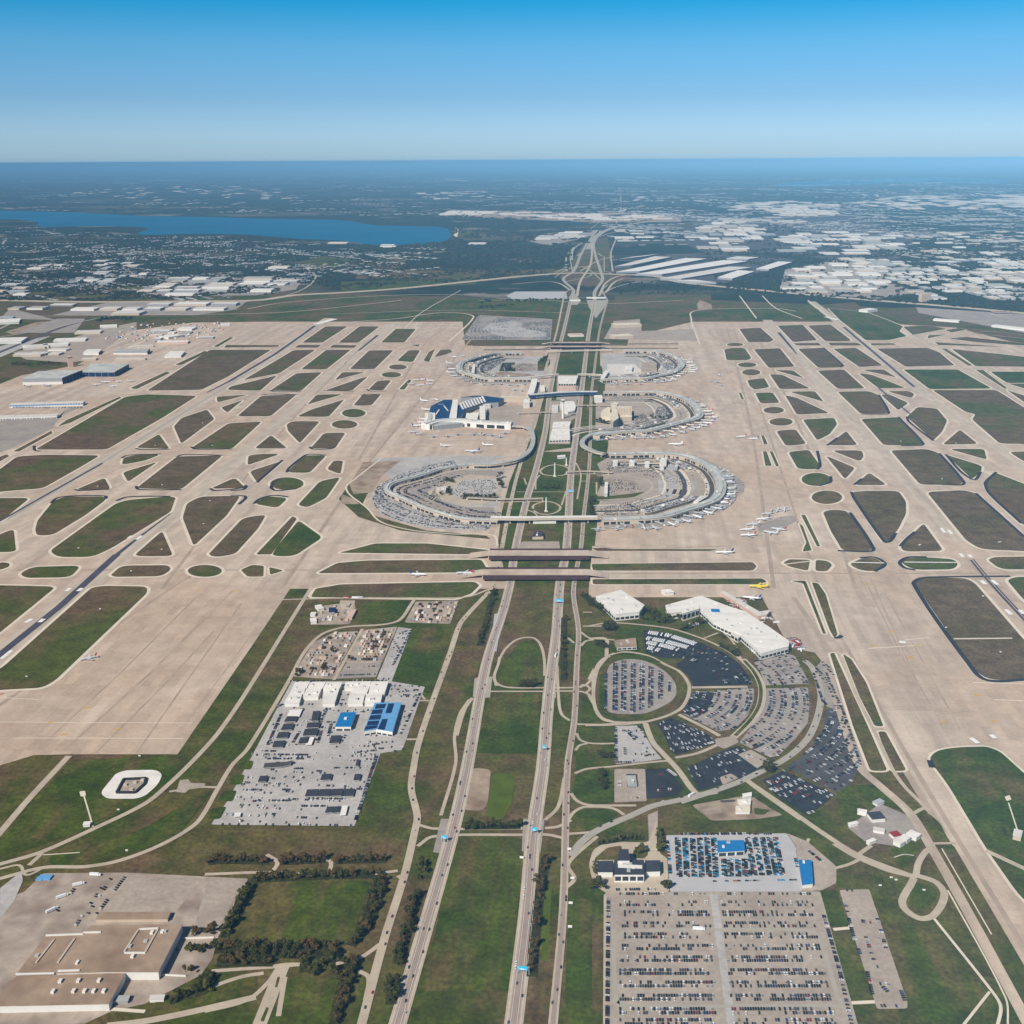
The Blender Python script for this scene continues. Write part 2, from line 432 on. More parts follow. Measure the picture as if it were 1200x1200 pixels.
# --- east airfield islands
for s in ('22,125 110,120 165,170 150,180 60,180','180,112 285,108 345,172 245,180','305,112 400,107 482,170 480,177 380,177',
 '0,203 45,205 72,245 60,255 -30,255 -40,210','82,210 190,205 252,282 145,287','265,208 370,203 452,277 440,285 350,287','410,208 505,203 617,277 520,284',
 '590,207 800,203 850,222 914,277 710,282','55,337 125,328 147,367 85,377 65,362','165,295 245,297 290,330','148,312 200,315 317,372 190,375',
 '345,298 455,293 542,372 430,374','530,295 620,293 674,327','515,308 570,315 712,370 600,372','88,390 160,388 190,432 110,434',
 '228,385 335,383 372,427','212,400 260,410 397,474 260,480','428,385 560,383 600,400 640,467 630,477 525,477','632,383 725,382 747,395 735,412',
 '608,398 640,395 722,432 680,462','175,547 255,540 300,602 215,610','285,500 415,493 427,520 395,562 345,587','386,607 465,548 512,607',
 '525,498 680,490 782,597 770,607 620,607','715,490 760,448 840,455 882,505 862,550 825,587','863,604 935,542 1010,602',
 '403,628 530,628 537,655 520,674','380,650 502,700 460,747','225,634 310,625 357,692 345,707 265,705','648,628 800,622 850,640 947,757 935,772 770,770',
 '888,622 1035,622 1047,667','876,645 1027,692 1022,717 985,747','498,772 560,720 634,772',
 '485,800 550,795 680,795 712,840 712,890 682,950 640,1007 620,1007','368,882 410,872 465,878 500,920 572,1022 567,1045 450,1044 400,960',
 '688,1022 785,930 862,1037 850,1045 700,1047','798,800 950,792 1000,805 1200,985 1260,1050 1200,1045 1020,1037 960,1000',
 '1040,770 1080,720 1120,735 1260,790 1420,900 1420,1030 1200,937 1180,925 1060,810'):
    G('C8', s, 'dry' if s.split()[0] in ('485,800','798,800','648,628','688,1022','498,772','380,650','403,628','22,125','82,210','265,208','590,207','148,312','368,882','386,607','212,400') else 'field')
for s, m in (('390,40 545,55 640,90 700,115 685,135 715,155 640,172 545,172 440,90','green'),('700,293 925,293 1067,372 810,375','green'),
 ('820,378 1085,378 1200,450 1560,640 1560,700 1200,602 1100,600 985,500 1000,478 960,470','field'),('1138,634 1300,630 1400,700 1200,675','field'),
 ('900,208 1200,240 1500,270 1500,330 1200,282 1000,280','field'),('1060,302 1300,302 1500,345 1130,350','green'),('1128,378 1230,410 1500,520 1500,600 1200,428','field')): G('C8', s, m)
for s in ('245,185 350,183 362,194 260,194','390,183 510,183 532,194 400,194','565,185 660,185 672,191 570,193','860,208 880,208 987,276 970,278',
 '830,180 1130,200 845,192','890,165 960,158 1250,190 1250,198 1000,180','980,142 1060,135 1250,155 1250,170','1000,295 1030,295 1132,371 1120,373',
 '1135,352 1260,350 1330,410','700,117 800,110 880,125 740,150','278,895 295,895 357,1024 345,1027','270,930 285,940 322,1042 285,1047 290,1030 300,1010',
 '112,565 125,568 140,602 125,604','120,632 135,632 157,692 130,692','148,632 160,632 187,692 175,695','20,390 30,390 42,417 32,417','875,130 930,122 965,128 900,140','805,152 880,148 800,165'):
    G('C8', s, r=6, ring=4)
ell('C8',55,274,38,10); ell('C8',72,305,38,13); ell('C8',165,462,42,14); ell('C8',195,510,48,16); ell('C8',340,748,60,27); ell('C8',385,822,63,28); ell('C8',5,190,34,7)
G('D5','1030,225 1060,212 1300,208 1400,240 1300,270 1090,270'); G('D5','1120,320 1160,305 1300,305 1500,470 1300,480 1200,415')
G('D5','685,335 720,312 810,308 930,312 970,335 1200,600 1320,720 1300,790 1030,788 960,735','dry')
G('D5','618,235 660,215 740,213 870,222 892,245 870,270 680,272'); G('D5','378,245 440,218 500,215 547,245 500,280 430,274')
G('D5','70,240 100,222 197,225 187,277 100,257', r=10); G('D5','224,225 280,230 302,250 275,280 222,277', r=10)
for s, m in (('105,325 175,322 185,345 272,572 258,572 165,335','verge'),('205,330 235,335 270,385 327,577 310,590 290,557','green'),
 ('290,665 310,660 470,1010 560,1215 480,1215 400,1010','verge'),('350,665 390,690 460,800 542,1007 500,1005 430,870','verge'),
 ('515,1030 550,1030 650,1215 580,1215','verge')): G('D5', s, m, r=8, ring=4)
G('PX','1088,890 1097,880 1120,876 1157,875 1172,881 1215,920 1330,1010 1400,1130 1300,1125 1200,1058 1157,997 1111,920', 'green', r=30, ring=4)
G('D5','1400,420 1600,420 1600,700 1500,640', r=8)
# strips beside the cross taxiways
G('PX','693,661 882,659 887,664 882,669 695,669', r=8, ring=4); G('PX','694,679 893,678 899,682 888,685 695,685', 'verge', r=6, ring=4)
G('E4','20,775 110,770 180,780 960,782 900,795 60,795', r=4, ring=2)
for s in ('320,35 1000,33 1000,42 330,42','420,72 1010,68 1010,76 430,80'): G('E6', s, r=3, ring=2)
for s in ('120,20 790,20 790,27 120,28','120,60 790,60 790,66 120,67'): G('E7', s, r=3, ring=2)
# dark asphalt edges of islands
for c, s in (('C4','635,702 660,707 795,706'),('C4','570,748 600,735 755,729'),('C4','350,895 375,900 515,893'),('C4','638,880 655,895 850,896'),
 ('C4','828,742 860,732 1045,735'),('C4','545,948 600,930 800,927'),('C4','895,695 920,706 1090,705'),('C4','985,890 1010,900 1150,885 1150,875'),
 ('C4','240,960 270,935 330,926 490,926 495,940'),('C5','440,431 580,434'),('C5','185,430 210,436 330,435'),('C5','640,425 660,434 730,433'),
 ('C5','372,695 390,706 470,704 490,695'),('C5','265,815 275,795 345,738 370,730 450,735'),('C5','125,862 245,757'),('C5','190,890 200,865 235,845'),
 ('C5','190,885 215,900 310,892'),('C5','110,962 140,938 200,923 270,930'),('C5','150,452 180,448 315,450'),('C5','612,455 640,448 705,451'),
 ('C5','0,900 60,895 72,880'),('C5','0,925 70,928 40,965'),('C4','160,690 165,712 190,715'),
 ('C8','600,398 640,467 630,478 525,478'),('C8','680,489 782,597 770,608 690,608'),('C8','715,488 725,510 825,588'),('C8','850,640 950,757 940,771 860,770'),
 ('C8','876,645 985,748 1022,717'),('C8','1085,718 1045,755 1040,770 1060,810 1190,930'),('C8','1000,805 1200,985'),('C8','485,800 500,830 625,1008 645,1005 670,970'),
 ('C8','480,885 572,1022 567,1045 430,1043'),('C8','688,1025 720,990 750,965'),('C8','386,607 430,575'),('C8','498,770 530,745'),('C8','370,203 452,277 440,285'),
 ('C8','345,630 357,692 345,707'),('C8','400,735 398,760 350,775'),('D5','1135,302 800,306 715,312 683,340 960,738 1030,790 1200,788'),
 ('D5','745,212 660,213 618,237 640,262 690,273'),('D5','430,216 500,214 548,245 500,280'),('D5','310,590 330,590 345,580'),('D5','758,1165 770,1200')):
    way('runway_shoulder', 'shoulder', c, s, 9, 3.1)
# runways: paler strips and dark rubber marks
way('runway','runway','PX','-150,905 0,770 207,601 300,521 442,392 462,378', 55, 1.25, sm=False)
way('runway','runway','PX','-200,745 20,603 122,540 300,433 369,382 385,373', 52, 1.25, sm=False)
way('runway','runway','C8','130,80 195,150 600,620 970,1010', 52, 1.25, sm=False)
way('runway','runway','C8','320,12 450,110 780,390 1060,590 1400,830', 52, 1.25, sm=False)
way('runway','runway','C8','800,160 900,230 1150,370 1600,600', 40, 1.25, sm=False)
way('runway','road_grey','PX','-60,642 14,605 130,536 300,432', 14, 1.5, sm=False, w2=10)
for c, s, a, w2 in (('PX','-40,805 5,763 70,711 137,650',15,17),('PX','137,650 160,632 200,602',11,3),('C5','690,172 600,245',14,9),
  ('C5','395,128 345,165 210,260 0,385',17,15),('C5','0,385 -110,440',13,6),('PX','-30,628 40,588 120,543',6,8),
  ('C8','455,118 540,190 640,275 745,365',15,12),('C8','185,140 240,205 260,230',16,6),('D5','950,225 1010,300 1100,400 1250,560',5,6),('D5','962,222 1022,296 1112,396 1262,556',3,4),('PX','1090,505 1030,455',5,9)):
    way('rubber_stain','rubber',c,s,a,3.3,sm=False,w2=w2)
# paint on the runways
for c, s, wd in (('D1','5,690 55,650',8),('D1','120,520 150,502',9),('D1','185,518 205,502',9),('D1','310,372 330,358',9),('D1','365,372 385,358',9),
  ('D1','600,125 620,112',8),('D1','640,130 665,112',8),('C5','400,120 490,95',40),('C8','380,75 430,88',26),('D5','810,75 828,98',8),('D5','845,85 862,104',8),
  ('D5','900,195 915,212',8),('D5','940,200 955,214',8),('D5','1000,322 1020,340',9),('D5','1050,320 1075,342',9),('D5','1115,458 1140,482',9),('D5','1180,460 1200,480',9),
  ('D5','1045,1045 1065,1062',8),('D5','950,1060 985,1085',8),('D5','615,610 645,612',10)):
    way('runway_marking','paint',c,s,wd,3.6,sm=False)
way('runway_marking','paint','D5','640,236 885,238',5,3.6); way('runway_marking','paint','D5','390,237 545,240',5,3.6); way('path','light_concrete','D5','870,596 1145,593',5,3.6)
way('path','light_concrete','D5','70,247 195,232',5,3.6)
# faint seams / lines across the big pads
for s, wd in (('640,1130 1130,430',5),('450,1130 760,820 1000,560',6),('860,1010 1190,560',3),('300,1120 700,760 1090,370',8),('180,1110 560,760 940,380',5)):
    way('pavement_seam','pad_streak','D1',s,wd*.6,1.6,sm=False)
for s in ('480,310 700,800','560,400 900,1020','460,330 640,700 760,900','330,620 460,900'): way('pavement_seam','pad_streak','D5',s,3,1.6,sm=False)
for s in ('0,870 180,880','0,985 900,990','60,1060 860,1062'): way('pavement_seam','light_concrete','D1',s,2.0,1.6,sm=False)
for c, s in (('D1','-40,870 20,850'),('D5','960,800 1200,806'),('D5','1060,880 1200,886'),('D5','640,600 760,590'),('D5','470,640 720,625')): way('taxi_line','red_paint' if s.startswith('-') else 'light_concrete',c,s,3,1.7,sm=False)
for c, x, y in (('D1',930,368),('D1',1105,370),('D1',410,918),('D1',240,985),('D1',300,1043),('D1',550,1018),('D5',455,338),('D5',580,562),('D5',495,627),('D5',700,625),('D5',665,682),('D5',825,985),('D5',980,860),('D5',1058,980)):
    way('taxi_line','yellow_paint',c,'%f,%f %f,%f' % (x-14,y+2,x+14,y-2),4,1.7,sm=False)

# ---------------- central spine and southern grounds
lay('grass','green','PX','596,690 584,640 612,570 640,470 660,405 672,360 705,360 703,405 704,470 703,560 694,640 690,690', 2.0)
for c, s, m, r in (('D3','435,455 655,455 640,640 600,760 585,830 575,965 350,960 360,840 400,740','verge',12),
  ('D3','470,740 530,725 565,760 580,840 575,960 410,960 365,930 375,850','green',20),
  ('D3','320,995 575,995 560,1300 240,1300','green',6),
  ('G5','190,130 670,130 600,1210 -60,1210 60,800','green',6),('D3','250,560 340,470 360,480 250,900 200,960','verge',6),
  ('D7','85,530 180,345 510,345 455,510 440,545','green',10),('D7','260,640 420,640 400,800 190,800','green',10),('D7','480,640 500,650 470,800 400,800','green',4),
  ('D2','790,290 870,290 1050,275 960,600 780,530','green',12),('D2','740,840 890,790 860,900 850,1010 880,1130 640,1150','verge',12),
  ('D2','910,620 955,615 905,770 850,770','verge',8),('D2','0,1165 870,1160 840,1230 0,1240','verge',8),
  ('D2','400,175 550,170 560,190 470,190','green',5),('D2','630,175 860,165 830,230 620,270','green',8),
  ('D2','200,840 250,640 330,530 345,540 290,640 230,790','green',6),('D7','490,0 640,0 625,100 640,180 600,280 480,170','verge',8),
  ('D6','290,110 740,95 785,110 780,140 690,215 590,280 380,385 180,460 0,520 0,440','green',20),('D6','210,500 350,480 600,390 800,270 880,235 740,420 600,480 400,540 200,545','green',12),
  ('D6','620,1110 800,1130 1059,1070 1059,990 890,1020 860,1080 700,1100','green',6),
  ('F5','0,440 340,470 310,600 340,660 480,690 740,1030 760,1050 620,1200 380,1200 350,1100 170,530 0,520','green',12),
  ('F5','370,520 410,490 500,520 510,560 450,635 390,620 370,590','green',12),('F5','0,0 200,0 340,130 210,95 50,210 150,290 100,320 0,270','green',8),
  ('F5','415,160 460,140 520,190 565,280 480,285','green',10),('F5','175,340 300,315 400,270 435,300 390,370 350,425 250,390','green',10),
  ('F5','490,310 590,305 943,910 943,1140 700,720','verge',4),('F5','430,380 490,390 560,540 500,480 415,460','verge',8),
  ('D8','690,265 730,265 760,355 700,355','green',3),('D8','715,370 770,370 815,540 760,540','verge',3),('D8','770,560 900,560 930,700 780,700','verge',3),
  ('G5','830,120 900,140 940,200 940,400 900,700 860,1210 720,1210 770,600 780,250','verge',8),('G5','1000,560 1160,560 1160,1500 960,1500','green',8),('G5','820,470 880,470 850,1000 810,1000','bright',10),
  ('F3','115,70 320,70 400,80 400,200 270,200 190,195 130,165 105,120','verge',10),('F3','100,270 190,220 400,220 395,385 180,400 95,435','green',12),
  ('F3','95,460 180,425 395,405 400,680 190,680 120,650 75,600','green',12),('F3','50,800 90,750 150,725 350,722 450,765 270,880 50,905','green',12),
  ('F3','40,930 210,920 100,1000 40,1100','green',6),('F3','240,910 530,800 620,815 660,850 665,960 620,990 330,1000 250,1060 110,1060','green',16),
  ('F3','745,735 985,690 1100,870 800,900 770,1060 740,1060','verge',8),('F3','110,0 260,0 330,45 120,52','green',8),
  ('F1','0,340 80,340 90,400 40,460 0,520','green',10),('F1','0,180 100,215 110,250 0,250','verge',8),('F1','150,265 300,280 310,410 280,415 270,320 140,320','green',4),
  ('F1','60,530 95,525 90,740 60,720','green',6),('F1','0,670 25,690 60,770 120,800 0,806','green',6),('F1','0,825 150,825 140,864 0,864','verge',4),
  ('D3','785,770 860,760 890,790 840,860 790,930','green',10),('D3','785,600 890,620 940,700 860,710 785,680','verge',8),('D3','780,1010 820,1030 850,1110 880,1140 780,1145','green',8),
  ('D8','880,560 1100,520 1140,560 1090,640 900,640','green',8)):
    lay('grass', m, c, s, 2.6, r)
lay('bare_ground','dirt','D7','795,30 820,0 875,5 865,110 850,132 790,130',3.0,10)
lay('grass','bright','D7','880,15 950,20 940,110 905,165 860,150',3.0,12)
lay('grass','green','PX','583,640 588,600 597,565 607,540 620,518 628,500 636,470 648,440 655,415 662,405 668,405 660,440 650,480 640,520 628,560 615,610 604,645',2.0)
lay('grass','green','PX','688,640 692,600 698,560 699,520 696,480 699,440 704,428 710,440 707,480 713,520 707,560 701,600 697,640',2.0)
# --- freeways and roads
FR = []
def fwy(c, s, wd, m='road', wear=True, base=3.4):
    p = way('road', m, c, s, wd, base)
    if wear: sheet('road_lane', 'road_wear').ribbon(p, wd*.52, zlift(base+.75, p, wd*.52))
    if wd > 15:
        for o in (-.17, .17, -.36, .36):
            Lr = MB().ribbon(p, abs(o)*2*wd, 0); q = [tuple(v[0 if o > 0 else 1]) for v in Lr]
            sheet('lane_line', 'paint').ribbon(q, .32, zlift(base+1.3, q, .4))
    FR.append((p, wd)); return p
fwy('PX','440,1290 466,1200 531,973 547,902 570,778 591,711 598,682 604,643 617,587 628,551 639,505 644,463 653,418 662,382 670,347', 19)
fwy('PX','585,1330 602,1200 618,1065 625,977 636,900 641,837 646,790 652,743 656,685 664,643 669,558 677,497 681,463 685,430 690,390 697,352', 20)
fwy('PX','640,1290 648,1200 660,1065 665,900 673,844 676,778 678,739 672,692 681,640 684,605 688,572 691,539 693,463 697,430 703,385 712,352', 10)
fwy('PX','400,1290 424,1200 451,1099 474,1026 486,975 489,957 482,925 485,898 490,873 506,825 527,767 539,732 551,717 566,701 578,687 596,601 604,565 610,544 623,499 629,474 640,430 652,390 660,352', 10, wear=False)
way('road','road_grey','D3','232,1015 268,910 330,910 345,1015',0.1,3.4)
lay('road','road_grey','D3','240,925 272,912 330,915 318,1020 295,1020 285,1010 232,1015',3.2)
lay('road','road_grey','D3','590,960 645,940 650,1020 580,1020',3.2)
lay('road','lot','G5','100,0 222,0 200,100 165,235 75,240 45,235',3.2); lay('road','lot','G5','680,0 830,0 800,240 775,235 695,240 668,225',3.2)
lay('road','lot_blue','D3','340,600 385,590 350,790 310,775 330,690',3.8)
way('road','road','D3','230,1020 190,1080 150,1210',6); way('road','road','D2','1125,600 1085,660 1060,760 1065,880 1000,1110',5)
for s in ('365,825 400,770 460,725 530,718 570,750 590,820 592,910','350,960 340,910 360,850 367,815','335,915 355,950 410,968 580,970 750,968 800,955 845,900 855,860 885,825 943,795',
  '320,988 580,988 770,988 815,1005 838,1050 880,1120 943,1142','670,660 690,700 740,745','655,860 665,1050 680,1105 718,1135','775,690 820,720 890,725 943,730','775,760 800,735 840,728',
  '842,890 835,960 840,1020','770,970 790,955 820,975 800,995','760,1152 870,1156 943,1152','785,660 880,660','785,590 830,590'):
    way('road','road','D3',s,5)
for s, wd in (('110,60 320,62 520,45 630,40',5),('105,130 130,180 190,205 270,212 400,210',4.5),('95,265 130,225 190,210',4.5),('90,445 180,410 390,390 700,355 830,345',4.5),
  ('60,600 110,660 190,690 310,695 570,695',5),('45,800 80,750 150,710 220,705 350,710 420,730 475,768',5),('35,917 210,905 275,892',5)): way('road','road','F3',s,wd)
fwy('F3','60,1090 140,985 250,900 400,830 530,775 700,700 900,655 1050,615 1200,588', 11, 'road_grey', False)
fwy('F2','90,1045 430,930 600,850 700,800 800,730 880,640 930,520 950,400 930,300 890,215 850,180', 11, 'road_grey', False)
way('road','road','F3','640,50 700,200 800,310 900,420 1000,560 1050,610',9); way('road','road','F2','470,890 560,960 700,1060 830,1150',9)
way('road','road','D8','505,-10 600,55 700,125 790,180 920,230',8.5)
way('road','road','F5','-10,295 100,360 250,425 370,455 405,462',9)
way('road','road','D8','590,175 650,150 660,135',4); way('road','road','D8','700,215 760,200 800,180',5)
lay('road','lot_tan','F3','660,770 740,735 735,980 750,1080 660,1080 670,960',3.2); 
way('road','road','F1','100,435 200,405 330,425 430,475 510,515 562,585 560,650 520,720 450,760 330,795 230,802 100,792 50,752 28,680 28,600 50,500 100,435',6)
way('road','road','F1','880,470 850,445 800,410 750,380 640,330 470,275 300,252 120,240 0,258',5); way('road','road','F1','-20,818 200,812 320,800',5); way('road','road','F1','30,500 0,560',5); way('road','road','F1','0,650 40,720',5)
way('road','road','F1','0,330 90,328 100,380 100,430',7); way('road','road','F1','640,330 760,300 870,470',4)
# ring road with green median round the fan of car parks
way('road','road','F2','470,170 545,250 588,340 580,450 525,545 415,650',13,3.3); way('grass','green','F2','480,180 540,250 580,340 572,450 520,540 425,640',6,4.2)
way('road','road','F2','160,345 500,340',8,3.5); way('road','road','F2','80,510 240,590 330,640',7,3.5); way('road','road','F2','330,690 200,745 60,775',6,3.5)
way('hedge_bed','verge','F1','120,430 200,412 330,432 400,465',5,4.4); way('grass','verge','F1','440,490 500,560 530,620 500,690 430,720',7,4.4); way('grass','verge','F1','330,765 420,735',5,4.4); way('grass','green','F1','70,740 140,780 210,785',5,4.4)
lay('parking_lot','lot_tan','F2','300,660 420,640 450,680 360,720 310,700',3.6,4)
# taxiway-side service road on the east
way('road','concrete','PX','965,768 985,835 1008,900 1032,922 1066,953 1092,995 1129,1060 1211,1212',13,3.4); way('road','road','PX','986,770 1005,818 1027,862 1046,902 1060,922 1080,942 1088,951',6); way('road','road','F5','385,145 440,118 470,125',6)
way('road','road','F5','400,455 500,490 543,555 490,655 420,672 345,625 332,580 375,500 390,470',9,3.5); way('road','road','F5','400,455 412,395 450,335 480,318',8,3.5)
way('road','light_concrete','F5','488,668 770,1022 825,1110 810,1210',3.5); way('road','light_concrete','F5','770,1040 640,1205',3); way('road','road','F5','480,295 600,293',5); way('road','road','F5','750,330 960,428',8)
way('road','road','F5','95,362 175,305',6); way('path','light_concrete','F5','530,320 780,752',1.6); way('path','light_concrete','F5','560,530 850,1070 862,1210',2); way('path','light_concrete','F5','290,365 340,350 390,355',1.6)
way('path','light_concrete','F5','865,90 915,245',1.8); lay('path','light_concrete','F5','845,60 870,52 880,75 855,82',3.4,2)
lay('parking_lot','lot','F5','55,215 220,95 360,155 410,240 300,310 240,300 150,290',3.0,5)
# west service roads
way('road','road','PX','-80,1035 0,1013 48,999 113,970 170,942 198,919 227,891 255,860 285,817 341,727 369,682',8)
way('road','road','PX','0,1030 51,1017 99,1016 136,1010 176,996 210,979 233,962 255,925 272,897 290,878 338,799 357,764 378,743 405,735 450,732 468,727 482,708 486,702',7)
way('road','road','PX','330,703 410,701 480,701 545,700 575,690',6); way('road','road','D6','-30,445 0,410 120,270 285,92',10); way('road','road','D6','0,560 80,545 110,585 180,555',4); way('road','road','D6','120,545 175,495',6)
way('path','light_concrete','D6','180,502 330,492',2); way('path','light_concrete','D6','345,250 385,385',2); lay('path','light_concrete','D6','328,240 352,236 356,258 334,262',3.4,3)
way('road','road','D6','700,240 820,222 900,222',5); lay('parking_lot','lot_tan','D6','728,242 745,192 780,190 790,205 850,206 845,222 790,226 765,246',3.2,2)
lay('concrete_pad','white_roof','D6','415,245 480,165 520,152 645,150 672,168 655,210 600,258 560,270 440,270',2.9,26)
for s in ('0,745 130,710 195,655 225,610','20,622 120,615 220,608 290,602','400,600 480,578 535,540','165,800 200,720 225,620','225,760 245,640','20,670 110,640 180,628','0,326 190,320 350,328 500,326 590,315',
  '190,265 222,290 205,320','355,275 385,288 380,320','460,618 500,640 492,710','590,330 610,345','655,175 700,186 975,186','650,240 700,210 970,205 1050,205 1095,215','1040,160 1080,120 1100,30','1040,185 1080,180 1120,160','1100,370 1130,340 1110,300 1130,270 1200,210'):
    way('road','road','D7',s,5.5)
way('road','road','D7','150,830 205,690 240,605',15); lay('grass','verge','D7','214,672 222,640 230,640 222,672',3.9,3); lay('grass','verge','D7','170,775 188,732 196,735 180,778',3.9,3); way('road','road','D7','200,610 250,602 290,602',6)
lay('road','road','F4','0,220 20,150 90,110 290,115 330,0 345,170 380,190 390,360 85,362 40,330 15,290',3.2,8)
lay('grass','verge','F4','30,190 90,140 160,130 160,200 30,200',3.9,5); lay('grass','green','F4','215,150 270,135 290,170 270,195 215,190',3.9,5)
lay('depot_yard','yard','D6','-400,1300 -200,760 100,655 180,578 520,575 1025,600 1005,680 905,835 880,930 830,1000 600,1118 460,1150 350,1200 0,1215',2.4)
lay('depot_yard','lot_tan','D6','535,590 840,600 690,785 420,780',3.2,3); lay('depot_yard','lot_tan','D6','860,610 1005,612 890,835 790,840',3.2,3)
lay('depot_yard','lot_grey','D6','0,640 90,570 95,610 60,690 0,770',3.2,3); way('road','road','D6','440,1210 600,1190 800,1150 1059,1090',9)
way('road','light_concrete','D6','460,1140 600,1150',5)
# --- car parks
lots = {}
def lot(k, m, c, s, r=3, base=3.0): lots[k] = lay('parking_lot', m, c, s, base, r)
lot('oval','lot','F1','100,520 120,470 190,445 280,445 360,470 440,520 490,580 495,640 470,680 400,720 320,752 230,757 100,748',20)
lot('bus','asphalt','F1','305,280 340,280 470,305 620,350 760,410 850,470 905,550 918,588 588,597 560,540 490,475 545,440 420,440 320,410')
lot('mid','lot','F2','170,370 300,370 490,348 540,350 540,420 500,520 420,600 320,612 240,572 95,500 140,440')
lot('mid_dark','asphalt','F2','165,372 300,375 270,470 190,530 95,500 140,440',base=3.6)
lot('outer','lot','F2','600,350 870,345 880,450 870,560 800,650 690,762 640,772 450,682 510,600 582,500 607,400')
lot('top','lot','F2','540,190 750,140 790,150 850,260 880,322 610,332 580,250')
lot('far','asphalt_mid','F2','985,470 1040,480 1100,540 1150,680 1195,820 1120,945 1040,985 740,835 880,725 960,600')
lot('strip','lot','F2','900,235 990,150 1050,330 1090,480 1040,478 985,462 960,350')
lot('black_se','asphalt','F2','590,912 720,852 1040,1000 960,1060 880,1125 840,1112 660,992')
lot('black_sw','asphalt','F3','730,50 840,10 1000,80 1150,150 1185,210 880,302 850,280 800,170')
lot('empty','asphalt','F2','130,835 350,732 440,702 645,792 620,832 450,905 200,978 150,870')
lay('parking_lot','lot_tan','F2','330,895 400,870 445,900 350,942',3.9,3); lay('parking_lot','lot_tan','F2','440,755 520,725 640,790 560,840',3.9,3)
lot('light','lot_grey','F3','405,75 580,70 640,150 700,250 772,332 600,357 410,372')
lot('tan','lot_tan','F3','400,410 640,410 652,662 400,672'); lot('tan_dark','asphalt','F3','640,412 830,405 935,560 880,622 650,645',base=3.4)
lay('parking_lot','asphalt_mid','F3','490,450 580,450 580,555 500,555',3.9,3)
lay('bare_ground','dirt','F2','160,1064 430,1016 520,1004 640,1084 720,1125 560,1150 280,1160',3.0,6)
lay('bare_ground','yard','F2','220,1090 330,1075 350,1110 240,1125',3.4,5); lay('bare_ground','asphalt_mid','F2','330,1035 430,1030 425,1045 340,1050',3.4,3); lay('bare_ground','verge','F2','540,1080 640,1095 600,1125 545,1120',3.4,4)
lot('hire','lot_blue','F4','375,80 960,70 1000,130 1037,352 393,354'); lot('hire_east','lot_tan','F4','962,70 1060,110 1200,230 1200,312 1130,347 1037,352 1002,130')
lot('big','lot_tan','PX','709,1046 961,1045 1005,1200 1060,1390 705,1390'); lot('side','lot_tan','F5','15,530 165,525 357,1090 357,1125 205,1127')
way('road','light_concrete','F5','-15,727 85,718',5); way('road','light_concrete','F5','40,1098 200,1090',5)
way('road','lot_grey','F6','430,60 500,560',9,3.6,sm=False); way('road','road_grey','F6','90,520 70,440 62,260 75,215 110,196 400,190 750,190 800,200 830,240 890,440 900,470 850,470 110,472 75,455',5,3.7)
way('parking_lot','road','F6','30,60 28,560',4,3.8,sm=False)
# blue-roof works district (south-west of the spine)
lot('works','lot_grey','D2','-10,1150 60,1050 180,830 280,640 345,520 780,520 930,545 905,610 850,770 830,822 735,837 620,1157')
for s in ('105,905 130,870 180,870 165,910','65,975 90,935 140,930 125,975','20,1045 50,1000 105,1000 85,1050','-10,1080 60,1070 30,1127 -20,1127'): lay('grass','green','D2',s,3.9,6)
for s in ('345,500 440,350 530,305 640,300 560,440 530,512','660,295 810,280 740,440 580,440','840,262 890,170 1080,165 1040,268','430,272 470,190 620,170 625,200 600,270'): lay('storage_yard','yard','D2',s,3.2,6)
lay('parking_lot','lot','D2','585,440 740,440 715,502 540,510',3.5,3); lot('works_strip','lot_grey','D2','812,282 872,290 782,525 718,512',base=3.4)
way('road','road','D2','655,290 530,515',6,3.8); lay('road','road','D2','555,165 625,165 600,230 560,200',3.5,4)
way('road','road','D2','840,605 960,605',5); way('road','road','D2','840,775 915,775',5); way('road','road','D2','800,530 880,545 930,600',4)
# northern grounds
for s, m in (('270,200 460,200 520,205 300,260','field'),): pass
lay('grass','green','C2','270,610 300,572 780,570 775,612',.9); lay('grass','field','C2','20,605 90,578 280,578 240,612',.9); lay('grass','green','C2','80,650 90,620 420,620 450,640',1.5)
lay('grass','green','C8','-40,40 140,40 250,45 350,45 380,88 150,88 -60,88',1.5); lay('grass','field','C8','160,40 500,15 560,55 400,45',.9)
for s, wd in (('0,655 60,650 200,640 340,620 430,622 465,635 380,720',9),('200,700 280,620 420,540',5),('550,570 780,570',6),('-60,625 420,610 780,620',6)): way('road','light_concrete','C2',s,wd,2.2)
for s in ('60,730 30,640 60,610 330,605 400,615','200,560 260,640','280,560 330,605 420,640','440,575 520,640'): way('road','light_concrete','C3',s,8,2.2)
way('runway_marking','shoulder','C2','165,645 225,645',28,2.4,sm=False); way('runway_marking','shoulder','C3','260,640 315,640',28,2.4,sm=False)
lay('parking_lot','lot','C6','600,165 690,40 1060,60 1050,165',3.0,10); lay('parking_lot','lot_grey','C6','705,115 740,85 860,68 915,85 905,105 1030,128 1030,150 820,152',3.6,10)
lay('parking_lot','lot_blue','C2','580,560 610,545 790,545 795,570 600,572',2.2,5)
lay('bare_ground','dirt','C3','50,590 60,575 100,590 105,608 55,612',2.2,4)
lay('depot_yard','lot_tan','C7','290,160 340,70 470,60 480,120 740,110 760,170',2.2)
